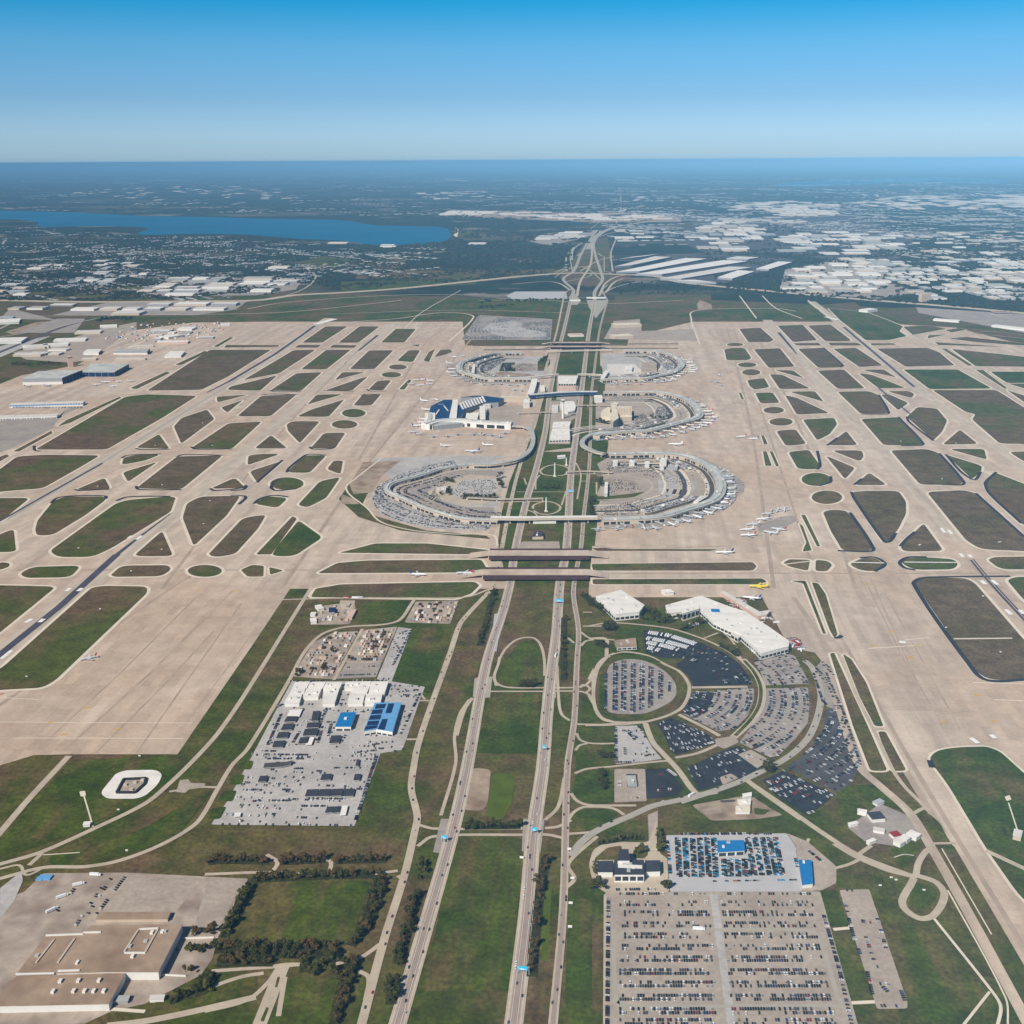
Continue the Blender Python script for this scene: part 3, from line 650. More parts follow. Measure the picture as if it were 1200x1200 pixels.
# terminal precincts (paved cores)
def core(c, s, m, base=2.6, r=10): lay('parking_lot', m, c, s, base, r)
core('E1','1060,765 800,758 600,748 430,722 280,684 170,644 90,584 46,505 46,438 86,386 170,325 300,266 450,215 600,176 760,140 900,130 1200,150 1200,330 1150,520 1120,700','lot_grey')
core('E1','250,420 330,340 640,260 820,230 1180,240 1150,300 900,280 640,370 560,440 700,520 900,560 1120,560 1100,690 850,680 560,600 300,500','lot',3.2)
core('E1','520,440 620,350 700,330 900,270 1150,290 1180,480 1000,540 850,540 640,500','road',3.6); core('E1','750,380 850,320 1150,310 1140,450 1000,490 830,490 760,450','lot_grey',4.0)
lay('grass','verge','PX','397,585 420,552 440,540 440,560 425,590 440,605 500,622 570,628 575,632 470,622 420,606',2.7,4)
way('road','light_concrete','C6','200,760 60,870 25,900 40,940 130,1010 200,1080 350,1120 560,1140 720,1140 770,1150 785,1200',5,3.4)
lay('bare_ground','dirt','C6','110,780 300,770 200,850 150,930 60,940 40,890',2.9,6); lay('bare_ground','dirt','C6','0,940 60,960 90,990 0,990',2.8,6)
core('C6','150,760 560,745 850,750 600,800 380,840 250,870 200,820','lot_grey',2.8)
core('E4','60,150 130,110 400,120 640,150 830,230 930,320 900,400 800,450 640,510 400,560 60,570 40,470 100,430 60,380 110,250','lot_tan')
core('E4','110,270 200,240 330,270 410,340 340,370 130,385','yard',3.2); way('road','road','E4','60,420 330,400 440,360 470,310 430,270 340,250 240,235 60,240',6,3.9); lay('grass','green','E4','60,390 130,390 330,370 420,355 330,400 200,415 70,425',3.3,5)
core('E4','510,270 650,220 760,280 790,330 740,400 640,440 520,370','lot_grey',3.4); core('E4','570,335 760,345 740,385 580,370','brown_shoulder',4.0)
core('E5','60,110 500,110 700,150 880,220 920,290 860,350 640,390 520,410 100,420 60,390','lot_tan'); core('E5','560,260 600,200 680,190 760,250 770,290 700,350 600,350 540,300','lot_grey',3.4)
core('E5','80,390 200,370 520,350 620,370 500,420 130,430','lot',3.5)
core('E7','120,110 500,110 700,150 780,220 740,270 560,330 500,350 120,355','lot_grey'); core('E7','160,200 400,200 500,290 490,340 170,350','pale_roof',3.4)
core('E6','240,250 260,200 420,150 640,140 960,130 1000,300 850,340 480,345 300,300','lot_grey'); core('E6','480,300 560,270 760,280 880,300 800,340 500,330','dirt',3.4); core('E6','640,220 780,190 900,200 900,260 740,270','lot_tan',3.6)
lay('grass','green','E6','900,180 1000,110 1010,200 960,260 900,260',3.3,6); lay('grass','green','E6','590,190 700,185 700,265 560,265',3.4,6)
core('E2','440,300 500,230 640,220 800,190 1000,190 960,360 640,380 460,350','lot_tan',2.8)
core('E8','75,790 160,740 460,740 470,810 140,810','lot_tan',3.4,3)
lay('grass','verge','E8','160,690 240,640 410,640 470,690 460,740 150,740',3.3,5); lay('plaza','road','E3','420,745 680,710 690,745 430,748',3.9,2); core('E3','490,300 720,290 720,450 670,470 660,680 470,680 490,460','lot_tan',3.4,4); core('E3','545,70 730,70 735,290 540,290','lot_tan',3.4,4)
for s in ('300,160 340,125 430,105 520,125 545,165 500,190 400,195 330,185 300,160','245,470 250,440 340,410 420,420 470,455 450,490 380,515 300,510 250,485'): way('road','road','E8',s,6,3.9)
way('road','road','E8','-30,415 200,408 350,408',7,4.0); way('road','road','E8','500,185 700,180 880,185',7,4.0); way('road','road','E8','110,330 520,330',4,3.9)
for s in ('300,190 270,230 265,310','200,480 250,500 290,540','170,215 190,270','600,90 640,180 610,390','520,320 480,440','630,240 700,240','770,250 770,350'): way('road','road','E8',s,4.5,3.9)
lay('fuel_apron','lot','G8','500,420 640,370 720,340 830,330 850,380 760,430 640,470 520,480',2.4,8)
core('E4','980,240 1080,235 1150,290 1150,360 1090,390 980,400','lot',2.4)

# long faint wear tracks of the taxiing aircraft
for c, s, wd in (('PX','330,690 430,545 560,388',9),('PX','190,690 335,500 432,398',8),('PX','907,690 880,500 852,385',9),('PX','1003,690 945,520 887,392',9),('PX','930,700 1010,820 1105,975',10),('PX','960,700 1060,880 1200,1110',7),
  ('PX','20,668 560,668',7),('PX','700,672 1200,672',7),('PX','590,585 700,640 850,640',6),('PX','-20,840 200,690 240,665',7),('PX','470,520 560,516 620,520',6),('PX','700,541 830,537',6),('PX','600,449 520,447',6),('PX','700,452 830,452',6),('PX','860,385 905,520 960,690',6),('PX','420,540 500,400 520,385',8)):
    way('pavement_wear','pad_streak',c,s,wd,1.45)
flush_sheets()
# ================================================================== WATER, HAZE
def water(c, s, z=.4):
    b = MB(); b.poly(smooth([P2(q) for q in pts(c, s)], True, 4), z)
    m = mat('lake_water', (.0,.115,.235), rough=.6, var=.2, scale=.0006, spec=.05)
    tag(b.build('lake', m), kind='structure')
water('PX', '-300,240 0,247 60,248 110,250 167,253 233,254 300,256 400,258 440,264 480,265 517,266 528,273 524,281 500,286 440,287 400,282 350,280 287,275 233,274 165,275 173,267 117,265 50,266 43,260 0,257 -300,262')
water('PX', '905,217 950,212 1000,210 1060,208 1110,208 1170,211 1180,214 1120,215 1060,214 1000,217 950,219', .4)
hz = MB(); hz.box(0, 135e3, -1, 590e3, 310e3, 868, bottom=True)
hm = bpy.data.materials.new('haze_air'); hm.use_nodes = True
t = hm.node_tree; t.nodes.clear()
out = t.nodes.new('ShaderNodeOutputMaterial'); pv = t.nodes.new('ShaderNodeVolumePrincipled')
pv.inputs['Color'].default_value = (.27,.60,.92,1); pv.inputs['Density'].default_value = 2.4e-5; pv.inputs['Anisotropy'].default_value = -0.5
t.links.new(pv.outputs[0], out.inputs['Volume'])
tag(hz.build('haze', hm), kind='stuff')

# ================================================================== BUILDINGS
USED = set()
def lab(s):
    assert s not in USED, s
    USED.add(s); return s
def cen(p): return (sum(q[0] for q in p)/len(p), sum(q[1] for q in p)/len(p))
SIZES = []; FOOT = []
def building(name, label, cat, p, h, wall='white_wall', roof='white_roof', units=0, band=None, band_z=(.35,.7), group=None, doors=0, skylights=0, z0=0.0, split=None):
    """p: footprint in ground coordinates"""
    p = ccw(p); c = cen(p); FOOT.append((min(q[0] for q in p),min(q[1] for q in p),max(q[0] for q in p),max(q[1] for q in p),p))
    r = empty(name, (c[0], c[1], z0)); tag(r, lab(label), cat, group)
    b = MB(); b.prism(p, z0, z0+h, top=False)
    if split: # upper part of the wall in another material
        b = MB(); b.prism(p, z0, z0+h*split[0], top=False); b.build('wall', M[wall], r)
        b = MB(); b.prism(p, z0+h*split[0], z0+h, top=False); b.build('upper_wall', M[split[1]], r)
    else: b.build('wall', M[wall], r)
    b = MB(); b.prism(offset(p, .5), z0+h, z0+h+.7, bottom=True); b.build('roof', M[roof], r)
    if band:
        b = MB(); q = offset(p, .12); n = len(q)
        for i in range(n):
            a, d = Vector(q[i]), Vector(q[(i+1) % n]); ln = (d-a).length; k = max(1, int(ln/9))
            for j in range(k):
                s0, s1 = a.lerp(d, (j+.1)/k), a.lerp(d, (j+.9)/k)
                b.face([(s0.x,s0.y,z0+h*band_z[0]),(s1.x,s1.y,z0+h*band_z[0]),(s1.x,s1.y,z0+h*band_z[1]),(s0.x,s0.y,z0+h*band_z[1])])
        b.build('window_band', M[band], r)
    rng = random.Random(len(SIZES)+3); SIZES.append(1)
    xs = [q[0] for q in p]; ys = [q[1] for q in p]; k = 0; tries = 0
    while k < units and tries < 300:
        tries += 1
        x, y = rng.uniform(min(xs), max(xs)), rng.uniform(min(ys), max(ys))
        if all(inside(x+a, y+d, p) for a, d in ((4,4),(-4,4),(4,-4),(-4,-4))):
            b = MB(); b.box(x, y, z0+h+.72, rng.uniform(2.5,5), rng.uniform(2.5,6), rng.uniform(1.2,2.4), 0)
            b.build('rooftop_unit', M['metal' if k % 3 else 'white_roof'], r); k += 1
    return r
def from_roof(c, s, h): return [P2(q) for q in pts(c, s, h)]
def from_base(c, s): return [P2(q) for q in pts(c, s)]
def rect(c, s, depth, rz=0):
    """front-left, front-right base corners in the picture, depth in metres away from the camera"""
    a, b = [Vector(P2(q)) for q in pts(c, s)]
    d = (b-a).normalized(); n = Vector((-d.y, d.x))
    return [tuple(a), tuple(b), tuple(b+n*depth), tuple(a+n*depth)]

# --- left hangars
hg = building('hangar','huge grey-roofed hangar with dark blue east doors, nearest the long white cargo shed','hangar', from_roof('G3','182,520 512,514 680,450 320,458',26),26,'white_wall','ridge_roof',3,split=(.42,'grey_wall'))
def hangar_doors(r, p, i, n, h, m='navy'):
    q = ccw(p); a, d = Vector(q[i]), Vector(q[(i+1) % 4]); k = Vector(((d-a).y, -(d-a).x)).normalized()*.4
    for j in range(n):
        s0, s1 = a.lerp(d,(j+.04)/n)+k, a.lerp(d,(j+.96)/n)+k
        b = MB(); b.prism([tuple(s0),tuple(s1),tuple(s1+k),tuple(s0+k)], 0, h); b.build('hangar_door', M[m], r)
p = from_roof('G3','182,520 512,514 680,450 320,458',26)
hangar_doors(hg, p, 1, 6, 24); 
p = from_roof('G3','680,465 945,465 1066,400 757,395',20)
hg = building('hangar','wide grey hangar with a dark blue front, right of the biggest hangar','hangar',p,20,'grey_wall','ridge_roof',3); hangar_doors(hg,p,0,5,17); hangar_doors(hg,p,1,4,18)
p = from_roof('C4','530,247 690,247 702,234 548,235',15)
hg = building('hangar','grey hangar with blue end doors behind the two biggest hangars','hangar',p,15,'white_wall','grey_roof',2,split=(.5,'grey_wall')); hangar_doors(hg,p,1,3,13)
p = from_roof('C4','390,252 462,252 478,237 410,238',12)
hg = building('hangar','small white-roofed hangar with dark doors beside the tall pink tower','hangar',p,12,'white_wall','white_roof',2); hangar_doors(hg,p,1,2,10)
building('hangar','white metal hangar standing alone beside the western taxiway','hangar',from_roof('C4','770,268 848,266 868,246 800,246',10),10,'white_wall','white_roof',2)
building('cargo_shed','long white cargo shed with a blue glazed front and trucks along it','cargo shed',rect('C4','45,512 390,502',34),11,'white_wall','pale_roof',6,'blue_roof',(.45,.85))
building('cargo_shed','long low white cargo shed, southernmost on the west side','cargo shed',rect('C4','-60,572 268,562',32),10,'white_wall','pale_roof',6,'glass',(.2,.45))
for i,(s,dp,h,m,l) in enumerate((('60,272 190,272',60,9,'tan_wall','tan flat-roofed shed west of the pink tower'),('110,240 230,232',95,8,'white_wall','white workshop roof north-west of the pink tower'),
    ('250,205 400,200',80,8,'white_wall','white cargo roof in the middle of the western cargo yard'),('200,228 320,222',70,8,'white_wall','white roofed depot between the road and the western cargo yard'),
    ('350,168 470,164',90,8,'cream','cream flat-roofed depot along the western access road'),('470,140 550,136',90,7,'white_wall','small white depot at the north corner of the cargo yard'),
    ('-60,215 100,210',150,10,'white_wall','big white warehouse at the far left edge, nearer one'),('-60,125 90,118',170,10,'white_wall','big white warehouse at the far left edge, farther one'),
    ('380,292 450,290',40,7,'tan_wall','low tan shed at the foot of the pink tower'),('540,290 680,288',30,6,'tan_wall','low tan annexe in front of the northern hangar'),
    ('735,215 880,212',60,9,'pink','pale pink shed north of the white metal hangar'),('790,190 850,180',70,9,'white_wall','small white shed in the container yard'),('830,150 900,150',90,8,'white_wall','white shed at the north end of the container yard'),
    ('700,160 790,160',80,8,'grey_wall','grey shed in the middle of the container yard'),('610,235 720,228',45,7,'cream','cream low shed behind the northern hangars'),('930,190 1000,188',50,8,'grey_wall','grey shed by the north-west taxiway'),
    ('1040,130 1080,128',60,8,'white_wall','small white hut north of the container yard'))):
    building('shed',l,'shed',rect('C4',s,dp),h,m,'white_roof' if m in('white_wall','pink') else 'pale_roof',2)
# container / freight yard
rng = random.Random(5)
YARD = [P2(q) for q in pts('C4','470,195 520,165 640,120 900,112 1090,112 1000,180 900,195 740,205 640,200')]
def scatter_boxes(name, label, cat, poly, n, size, mats, group, rz=0, zz=.7, tall=1):
    xs = [q[0] for q in poly]; ys = [q[1] for q in poly]; me = {}
    k = tr = 0; grid = set()
    while k < n and tr < 8000:
        tr += 1
        x, y = rng.uniform(min(xs),max(xs)), rng.uniform(min(ys),max(ys))
        if not inside(x,y,poly): continue
        g = (int(x/(size[0]*1.3)), int(y/(size[1]*1.6)))
        if g in grid: continue
        grid.add(g); x = (g[0]+.5)*size[0]*1.3; y = (g[1]+.5)*size[1]*1.6
        if not inside(x,y,poly): continue
        m = rng.choice(mats); q = (m, rng.randint(0,2))
        if q not in me:
            f = .7+.25*q[1]; b = MB(); b.box(0,0,0,size[0]*f,size[1]*f,size[2],0); b.box(0,0,size[2],size[0]*f*.9,size[1]*f*.92,.25)
            for a in (-1,1): b.box(a*size[0]*f*.35,size[1]*f*.5+.05,size[2]*.1,size[0]*f*.22,.12,size[2]*.8)
            me[q] = b.mesh(name, M[m])
        o = link(bpy.data.objects.new(name, me[q])); o.location = (x,y,zz); o.rotation_euler = (0,0,rz+rng.uniform(-.05,.05))
        cl = {'white_wall':'white','metal':'grey','pink':'pinkish','tan_wall':'tan','blue_roof':'blue','light_concrete':'pale','dirt':'brown','brown_shoulder':'dark brown','trunk':'dark','road_wear':'dull brown','car_red':'red','grey_wall':'dark grey','car_orange':'orange','navy':'dark blue'}.get(m,'')
        tag(o, label.replace('#',cl), cat, group); k += 1
scatter_boxes('container','# freight container standing in the western container yard','container',YARD,110,(9,16,4),['white_wall','metal','pink','tan_wall','white_wall','metal','light_concrete','blue_roof','grey_wall'],'freight containers in the western yard',zz=.25)
# --- cargo sheds south-east of the spine
building('cargo_terminal','square white-roofed freight building beside the taxiway bridge','cargo shed',from_roof('F1','40,92 180,56 312,140 284,178 150,192',14),14,'white_wall','white_roof',9,'glass',(.15,.5))
r = building('cargo_terminal','long slanting white-roofed cargo building above the fan of car parks','cargo shed',from_roof('F1','432,142 630,88 760,138 880,178 1010,262 1124,342 1124,372 970,412 940,380 850,300 700,232 625,162 445,188',13),13,'white_wall','white_roof',16,'glass',(.2,.55))
b = MB(); b.box(*P2(at(*px('F1',712,168),15)),13.75,16,14,1.2); b.build('roof_canopy', M['blue_roof'], r)
building('loading_canopy','thin pale pink canopy on the apron behind the slanting cargo building','canopy',from_roof('F1','740,66 760,62 960,178 1022,168 1000,195 952,202',8),8,'pink','pale_roof',2)
building('gatehouse','small white gatehouse on the apron beside parked service vehicles','gatehouse',rect('F1','428,88 478,82',18),6,'white_wall','white_roof',1)
building('office_block','white office wing in front of the slanting cargo building','office',from_roof('F1','520,172 615,140 622,160 530,188',16),16,'white_wall','white_roof',3,'glass',(.2,.8))
building('office_block','small white office beside the south side of the slanting cargo building','office',from_roof('F1','800,300 870,275 880,300 840,325',10),10,'white_wall','pale_roof',3,'glass',(.2,.8))
building('bus_depot','tan roofed depot north of the oval car park','depot',from_roof('F1','145,340 262,325 270,372 160,378',6),6,'white_wall','tan_roof',3,'glass',(.2,.7))
building('booth','white bus shelter at the fork near the dirt lot','shelter',from_roof('F2','440,1030 520,1028 518,1058 450,1060',5),5,'white_wall','white_roof',1)
building('booth','pale green canopy below the white bus shelter','shelter',from_roof('F2','430,1070 515,1065 515,1100 428,1100',5),5,'white_wall','light_concrete',1)
building('booth','narrow white shelter above the pale green canopy','shelter',from_roof('F2','470,995 525,985 525,1005 480,1015',5),5,'white_wall','white_roof',1)
building('car_wash','grey-roofed hut on the tan storage lot','hut',rect('F3','505,552 575,552',25),4,'grey_wall','grey_roof',2)
# --- terminal office with dark roofs (bottom)
h = 12
r = building('administration_building','white office building with dark roofs and two low wings north of the big car park','office',from_roof('F4','125,200 265,200 268,268 125,268',h),h,'white_wall','dark_roof',6,'glass',(.25,.75))
for nm, s, hh in (('wing','46,206 116,204 116,256 44,256',8),('wing','275,203 344,202 346,252 276,254',8),('tower','152,148 190,148 198,200 140,200',18)):
    p = from_roof('F4',s,hh); b = MB(); b.prism(p,0,hh,top=False); o = b.build(nm, M['white_wall'], r)
    b = MB(); b.prism(offset(p,.5),hh,hh+.7,bottom=True); b.build('roof', M['dark_roof'], o, r.location)
b = MB(); b.box(*P2(at(*px('F4',200,232),13)),12.72,30,4,2.4); b.build('skylight', M['white_roof'], r)
building('hire_canopy','square blue-roofed hire car building among rows of coloured cars','canopy',from_roof('F4','625,106 750,104 755,152 628,160',7),7,'white_wall','blue_roof',2,'glass',(.1,.8))
building('hire_canopy','tall narrow blue canopy at the east edge of the hire car lot','canopy',from_roof('F4','1018,200 1078,200 1086,312 1036,318',6),6,'white_wall','blue_roof',1)
# --- depot, bottom left
h=11
p = from_roof('D6','190,838 350,832 375,795 755,790 655,985 525,985 440,985 70,995',h)
r = building('depot_building','huge flat tan-roofed depot building with a sunken court, bottom left','depot',p,h,'white_wall','tan_roof',6)
p2 = from_roof('D6','70,1003 520,990 450,1118 -40,1128',h-2); b = MB(); b.prism(p2,0,h-2,top=False); o = b.build('south_wing', M['white_wall'], r); b = MB(); b.prism(offset(p2,.2),h-2,h-1.4); b.build('roof', M['tan_roof'], o, r.location)
for s in ('575,812 655,808','515,910 602,910','66,998 225,995','240,985 330,982','190,838 345,832','345,826 418,824'):
    a = [P2(q) for q in pts('D6',s,h)]; b = MB(); Lr = b.ribbon(a,1.6,h+2.2); b.prism([tuple(Lr[0][0]),tuple(Lr[0][1]),tuple(Lr[1][1]),tuple(Lr[1][0])],h+.72,h+2.1); b.build('parapet', M['white_wall'], r)
for s in ('515,905 572,815','602,905 655,810','150,950 225,855','240,950 310,850'):
    a = [P2(q) for q in pts('D6',s,h)]; b = MB(); Lr = b.ribbon(a,2.2,h+2.0); b.prism([tuple(Lr[0][0]),tuple(Lr[0][1]),tuple(Lr[1][1]),tuple(Lr[1][0])],h+.72,h+1.9); b.build('roof_ridge', M['tan_wall'], r)
for x,y in ((250,1025),(325,1023),(410,1022),(220,1068),(305,1066),(350,1066),(388,1066),(430,1066),(550,928),(630,830)):
    b = MB(); b.box(*P2(at(*px('D6',x,y),h-1)),h-1.3 if y>990 else h+.75,3.4,5,2.6); b.build('roof_vent', M['white_roof'], r)
b = MB(); q = ccw(p2)
for i in range(6):
    a0 = Vector(P2(at(*px('D6',150+50*i,1145)))); 
for j,(x0) in enumerate(range(155,440,48)):
    a0, a1 = Vector(P2(at(*px('D6',x0,1150)))), Vector(P2(at(*px('D6',x0+40,1149))))
for s,dp,l in (('885,846 760,850',5,'low white boundary wall east of the tan depot'),('770,1006 655,1000',5,'low white wall south-east of the tan depot'),):
    a,bb = [Vector(P2(q)) for q in pts('D6',s)]; m_ = MB(); m_.ribbon([tuple(a),tuple(bb)],.8,2.5); Lr = MB().ribbon([tuple(a),tuple(bb)],.8,2.5); m_.prism([tuple(Lr[0][0]),tuple(Lr[0][1]),tuple(Lr[1][1]),tuple(Lr[1][0])],0,2.45); o = m_.build('boundary_wall',M['white_wall']); tag(o,lab(l),'wall')
building('shed','small white hut on the grass south of the tan depot','shed',rect('D6','620,1112 678,1110',6),4,'white_wall','pale_roof',0)
building('shed','small dark shed against the south-east corner of the depot','shed',rect('D6','470,1120 530,1118',8),4,'grey_wall','grey_roof',0)
building('loading_dock','long low tan loading dock along the north side of the depot','depot',rect('D6','400,782 695,780',12),5,'tan_wall','tan_roof',0)
# instrument compound on the white pad
r = empty('instrument_compound', at(*px('D6',545,220),.6)); tag(r, lab('dark walled compound in the middle of the white rounded pad'),'compound')
p = [P2(q) for q in pts('D6','483,247 512,192 605,188 598,212 560,247')]
for i in range(5):
    b = MB(); Lr = MB().ribbon([p[i],p[(i+1)%5]],3.0,0); b.prism([tuple(Lr[0][0]),tuple(Lr[0][1]),tuple(Lr[1][1]),tuple(Lr[1][0])],.6,3.4); b.build('wall', M['asphalt'], r)
b = MB(); b.poly(offset(p,-2),1.0); b.build('floor', M['lot_tan'], r)
for x,y in ((520,215),(560,205),(545,235),(590,196)):
    b = MB(); b.box(*P2(at(*px('D6',x,y))),1.02,5,4,2.6); b.build('equipment_box', M['tan_wall'], r)
# --- works district: white sheds, blue roofs, solar roofs
for s,l in (('100,378 205,376 165,462 60,465','leftmost'),('212,380 325,378 300,420 195,420','second from left'),('335,380 448,378 428,420 308,421','third from left'),
   ('478,376 545,374 528,415 465,416','fourth from left'),('550,375 660,372 640,462 510,464','fifth from left'),('670,374 788,372 760,462 632,464','rightmost')):
    building('white_shed','%s shed in the back row of white-roofed works sheds'%l,'shed',from_roof('F7',s,7),7,'white_wall','white_roof',2)
for s,l in (('55,468 150,466 130,530 22,532','leftmost'),('180,424 295,424 270,482 160,484','second from left'),('310,426 425,424 392,530 305,532','third from left'),('505,470 615,468 600,528 490,530','fourth from left'),('628,468 745,466 730,527 615,529','rightmost')):
    building('white_shed','%s shed in the front row of white-roofed works sheds'%l,'shed',from_roof('F7',s,7),7,'white_wall','white_roof',2)
building('workshop','bright blue roofed workshop with orange equipment along its west side','workshop',from_roof('F7','440,602 548,600 512,704 398,704',8),8,'white_wall','blue_roof',1,'glass',(.1,.5))
r = building('workshop','large blue-roofed workshop carrying dark solar panels','workshop',from_roof('F7','692,530 884,528 820,742 700,722 610,738',9),9,'white_wall','light_blue_roof',0,'glass',(.1,.4))
for s in ('700,540 772,536 760,568 690,572','675,580 750,576 740,608 662,612','658,622 738,616 728,650 646,654','640,664 722,660 712,690 630,696','622,702 710,694 704,714 612,730','790,535 832,533 812,602 768,605','745,650 785,648 760,728 712,722'):
    b = MB(); b.prism(from_roof('F7',s,10),9.9,10.3); b.build('solar_panel', M['navy'], r)
ARR = [('D2','335,645 392,640 378,672 322,675','white_roof'),('D2','325,672 372,672 360,694 310,696','dark_roof'),('D2','310,705 355,703 345,730 295,732','dark_roof'),('D2','288,742 335,740 325,765 275,768','dark_roof'),('D2','268,780 318,778 305,806 258,808','dark_roof'),
  ('D2','438,650 470,648 460,690 430,692','dark_roof'),('D2','415,700 472,698 462,720 408,722','dark_roof'),('D2','402,728 462,726 452,755 392,757','dark_roof'),('D2','382,765 425,763 415,790 372,792','dark_roof'),('D2','420,765 445,763 432,795 405,797','white_roof'),
  ('D2','518,757 562,755 552,788 508,790','dark_roof'),('D2','478,926 522,924 515,950 470,952','dark_roof'),('D2','622,926 650,925 642,952 615,953','dark_roof'),
  ('D2','412,994 465,992 455,1022 402,1024','dark_roof'),('D2','468,993 518,991 508,1021 458,1023','dark_roof'),('D2','520,992 572,990 562,1020 512,1022','dark_roof'),('D2','578,991 622,990 614,1021 568,1023','dark_roof'),
  ('D2','500,1070 530,1068 522,1094 490,1096','dark_roof'),('D2','532,1069 562,1067 555,1094 524,1096','dark_roof'),('D2','566,1066 592,1064 582,1104 556,1106','white_roof'),('D2','205,934 240,932 232,958 195,960','dark_roof'),('D2','225,878 320,872 350,866 340,884 300,893 220,898','asphalt_mid'),('D2','95,1096 122,1094 118,1110 90,1112','white_roof'),('D2','630,862 642,860 638,888 624,890','dark_roof')]
pos = []
for c,s,m in ARR:
    p = from_roof(c,s,4); x,y = cen(p); pos.append((x,y))
    k = len(pos)
    # legs, beam, panel: a covered parking canopy
    nm = 'solar_canopy' if m=='dark_roof' else 'canopy'
    word = {'dark_roof':'dark solar-roofed','white_roof':'white-roofed','asphalt_mid':'wide grey low'}[m]
    row = {0:'at the north end of the western column',1:'second in the western column',2:'third in the western column',3:'fourth in the western column',4:'southernmost of the western column',5:'topmost in the middle column',6:'second in the middle column',7:'third in the middle column',8:'lowest in the middle column',9:'beside the lowest of the middle column',
      10:'below the bright blue workshop',11:'alone in the middle of the works yard',12:'small one near the east edge of the works yard',13:'leftmost of the row of four',14:'second of the row of four',15:'third of the row of four',16:'rightmost of the row of four',17:'left one of the pair near the south edge',18:'right one of the pair near the south edge',19:'east of the southern pair',20:'alone at the west side of the works yard',21:'across the west of the works yard',22:'in the south-west corner of the works yard',23:'narrow one by the east row of cars'}[k-1]
    FOOT.append((min(q[0] for q in p),min(q[1] for q in p),max(q[0] for q in p),max(q[1] for q in p),p))
    r = empty(nm,(x,y,.7)); tag(r, lab('%s carport, %s'%(word,row)),'carport')
    b = MB(); b.prism(p,3.4,4.0,bottom=True); b.build('roof', M[m], r)
    b = MB(); q = offset(p,.15); b.prism(q,2.8,3.38,top=False); b.build('fascia', M['white_wall'], r)
    q = offset(p,-1.2)
    for i,pp in enumerate(ccw(q)):
        b = MB(); b.box(pp[0],pp[1],.7,.5,.5,2.7); b.build('post', M['metal'], r)
for poly,n,l,g in (('345,495 440,355 530,310 635,305 555,440 525,505',70,'# stack of stored material in the western storage yard','stacks in the western storage yard'),('662,300 805,285 735,435 590,435',75,'# pile of building material in the eastern storage yard','piles in the eastern storage yard'),('842,258 892,172 1075,168 1036,264',55,'# crate in the small yard by the freeway','crates in the yard by the freeway'),('435,268 472,195 600,175 595,262',22,'# equipment box on the small apron yard','equipment on the small apron yard')):
    scatter_boxes('storage_stack',l,'stack',[P2(q) for q in pts('D2',poly)],n,(5,7,2.6),['white_wall','metal','pink','tan_wall','light_concrete','grey_wall','dirt','tan_wall','brown_shoulder','dirt','trunk','road_wear'],g,rz=-.03,zz=.75)
r = building('shed','pink-roofed low shed at the edge of the small apron yard','shed',from_roof('G7','640,285 700,275 660,350 610,352',5),5,'pink','pink',0)
building('shed','white-roofed hut at the west tip of the small apron yard','shed',rect('G7','270,345 315,345',12),5,'white_wall','white_roof',0); building('shed','white hut at the south-west of the small apron yard','shed',rect('G7','275,415 330,410',20),5,'white_wall','white_roof',0); building('shed','pale hut at the north of the small apron yard','shed',rect('G7','345,295 400,285',22),5,'white_wall','white_roof',0)
r = building('shed','dark-roofed shed in the centre of the small apron yard','shed',rect('G7','445,325 500,322',22),6,'grey_wall','navy',0)
# compound by the eastern loop road
for s,dp,h,rf,l in (('180,192 245,186',16,6,'dark_roof','dark-roofed shed in the fuel compound by the eastern service road'),('105,150 150,158',6,6,'white_roof','white tank shed at the north edge of the fuel compound'),('70,215 110,205',5,4,'white_roof','row of white crates at the west tip of the fuel compound'),('185,240 240,250',8,4,'pale_roof','pale shed in the middle of the fuel compound'),('285,300 320,318',10,6,'white_roof','first white canopy in the slanting row by the service road'),('318,282 352,298',10,6,'white_roof','second white canopy in the slanting row by the service road'),('350,264 400,286',12,6,'white_roof','third white canopy in the slanting row by the service road'),('288,276 325,268',10,5,'car_red','red tank beside the slanting row of white canopies'),('205,110 240,95',8,4,'metal','grey tank rack on the top corner of the fuel compound'),('165,305 200,290',5,4,'white_roof','white gate canopy at the fuel compound entrance')):
    building('shed',l,'shed',rect('F5',s,dp),h,'white_wall',rf,0)
r = building('shelter','concrete equipment block at the end of a footpath near the right edge','shelter',rect('F5','885,275 925,285',16),7,'tan_wall','pale_roof',1)
building('shed','small white equipment hut beside the western perimeter road','shed',rect('D6','345,388 372,386',7),4,'white_wall','white_roof',1)
# blue tarpaulin
b = MB(); b.box(*P2(at(*px('D6',188,598))),.5,16,9,2.2); b.box(*P2(at(*px('D6',165,602))),.5,8,7,1.6); tag(b.build('tarpaulin_heap', M['light_blue_roof']), lab('blue covered heap at the north corner of the depot yard'),'heap')

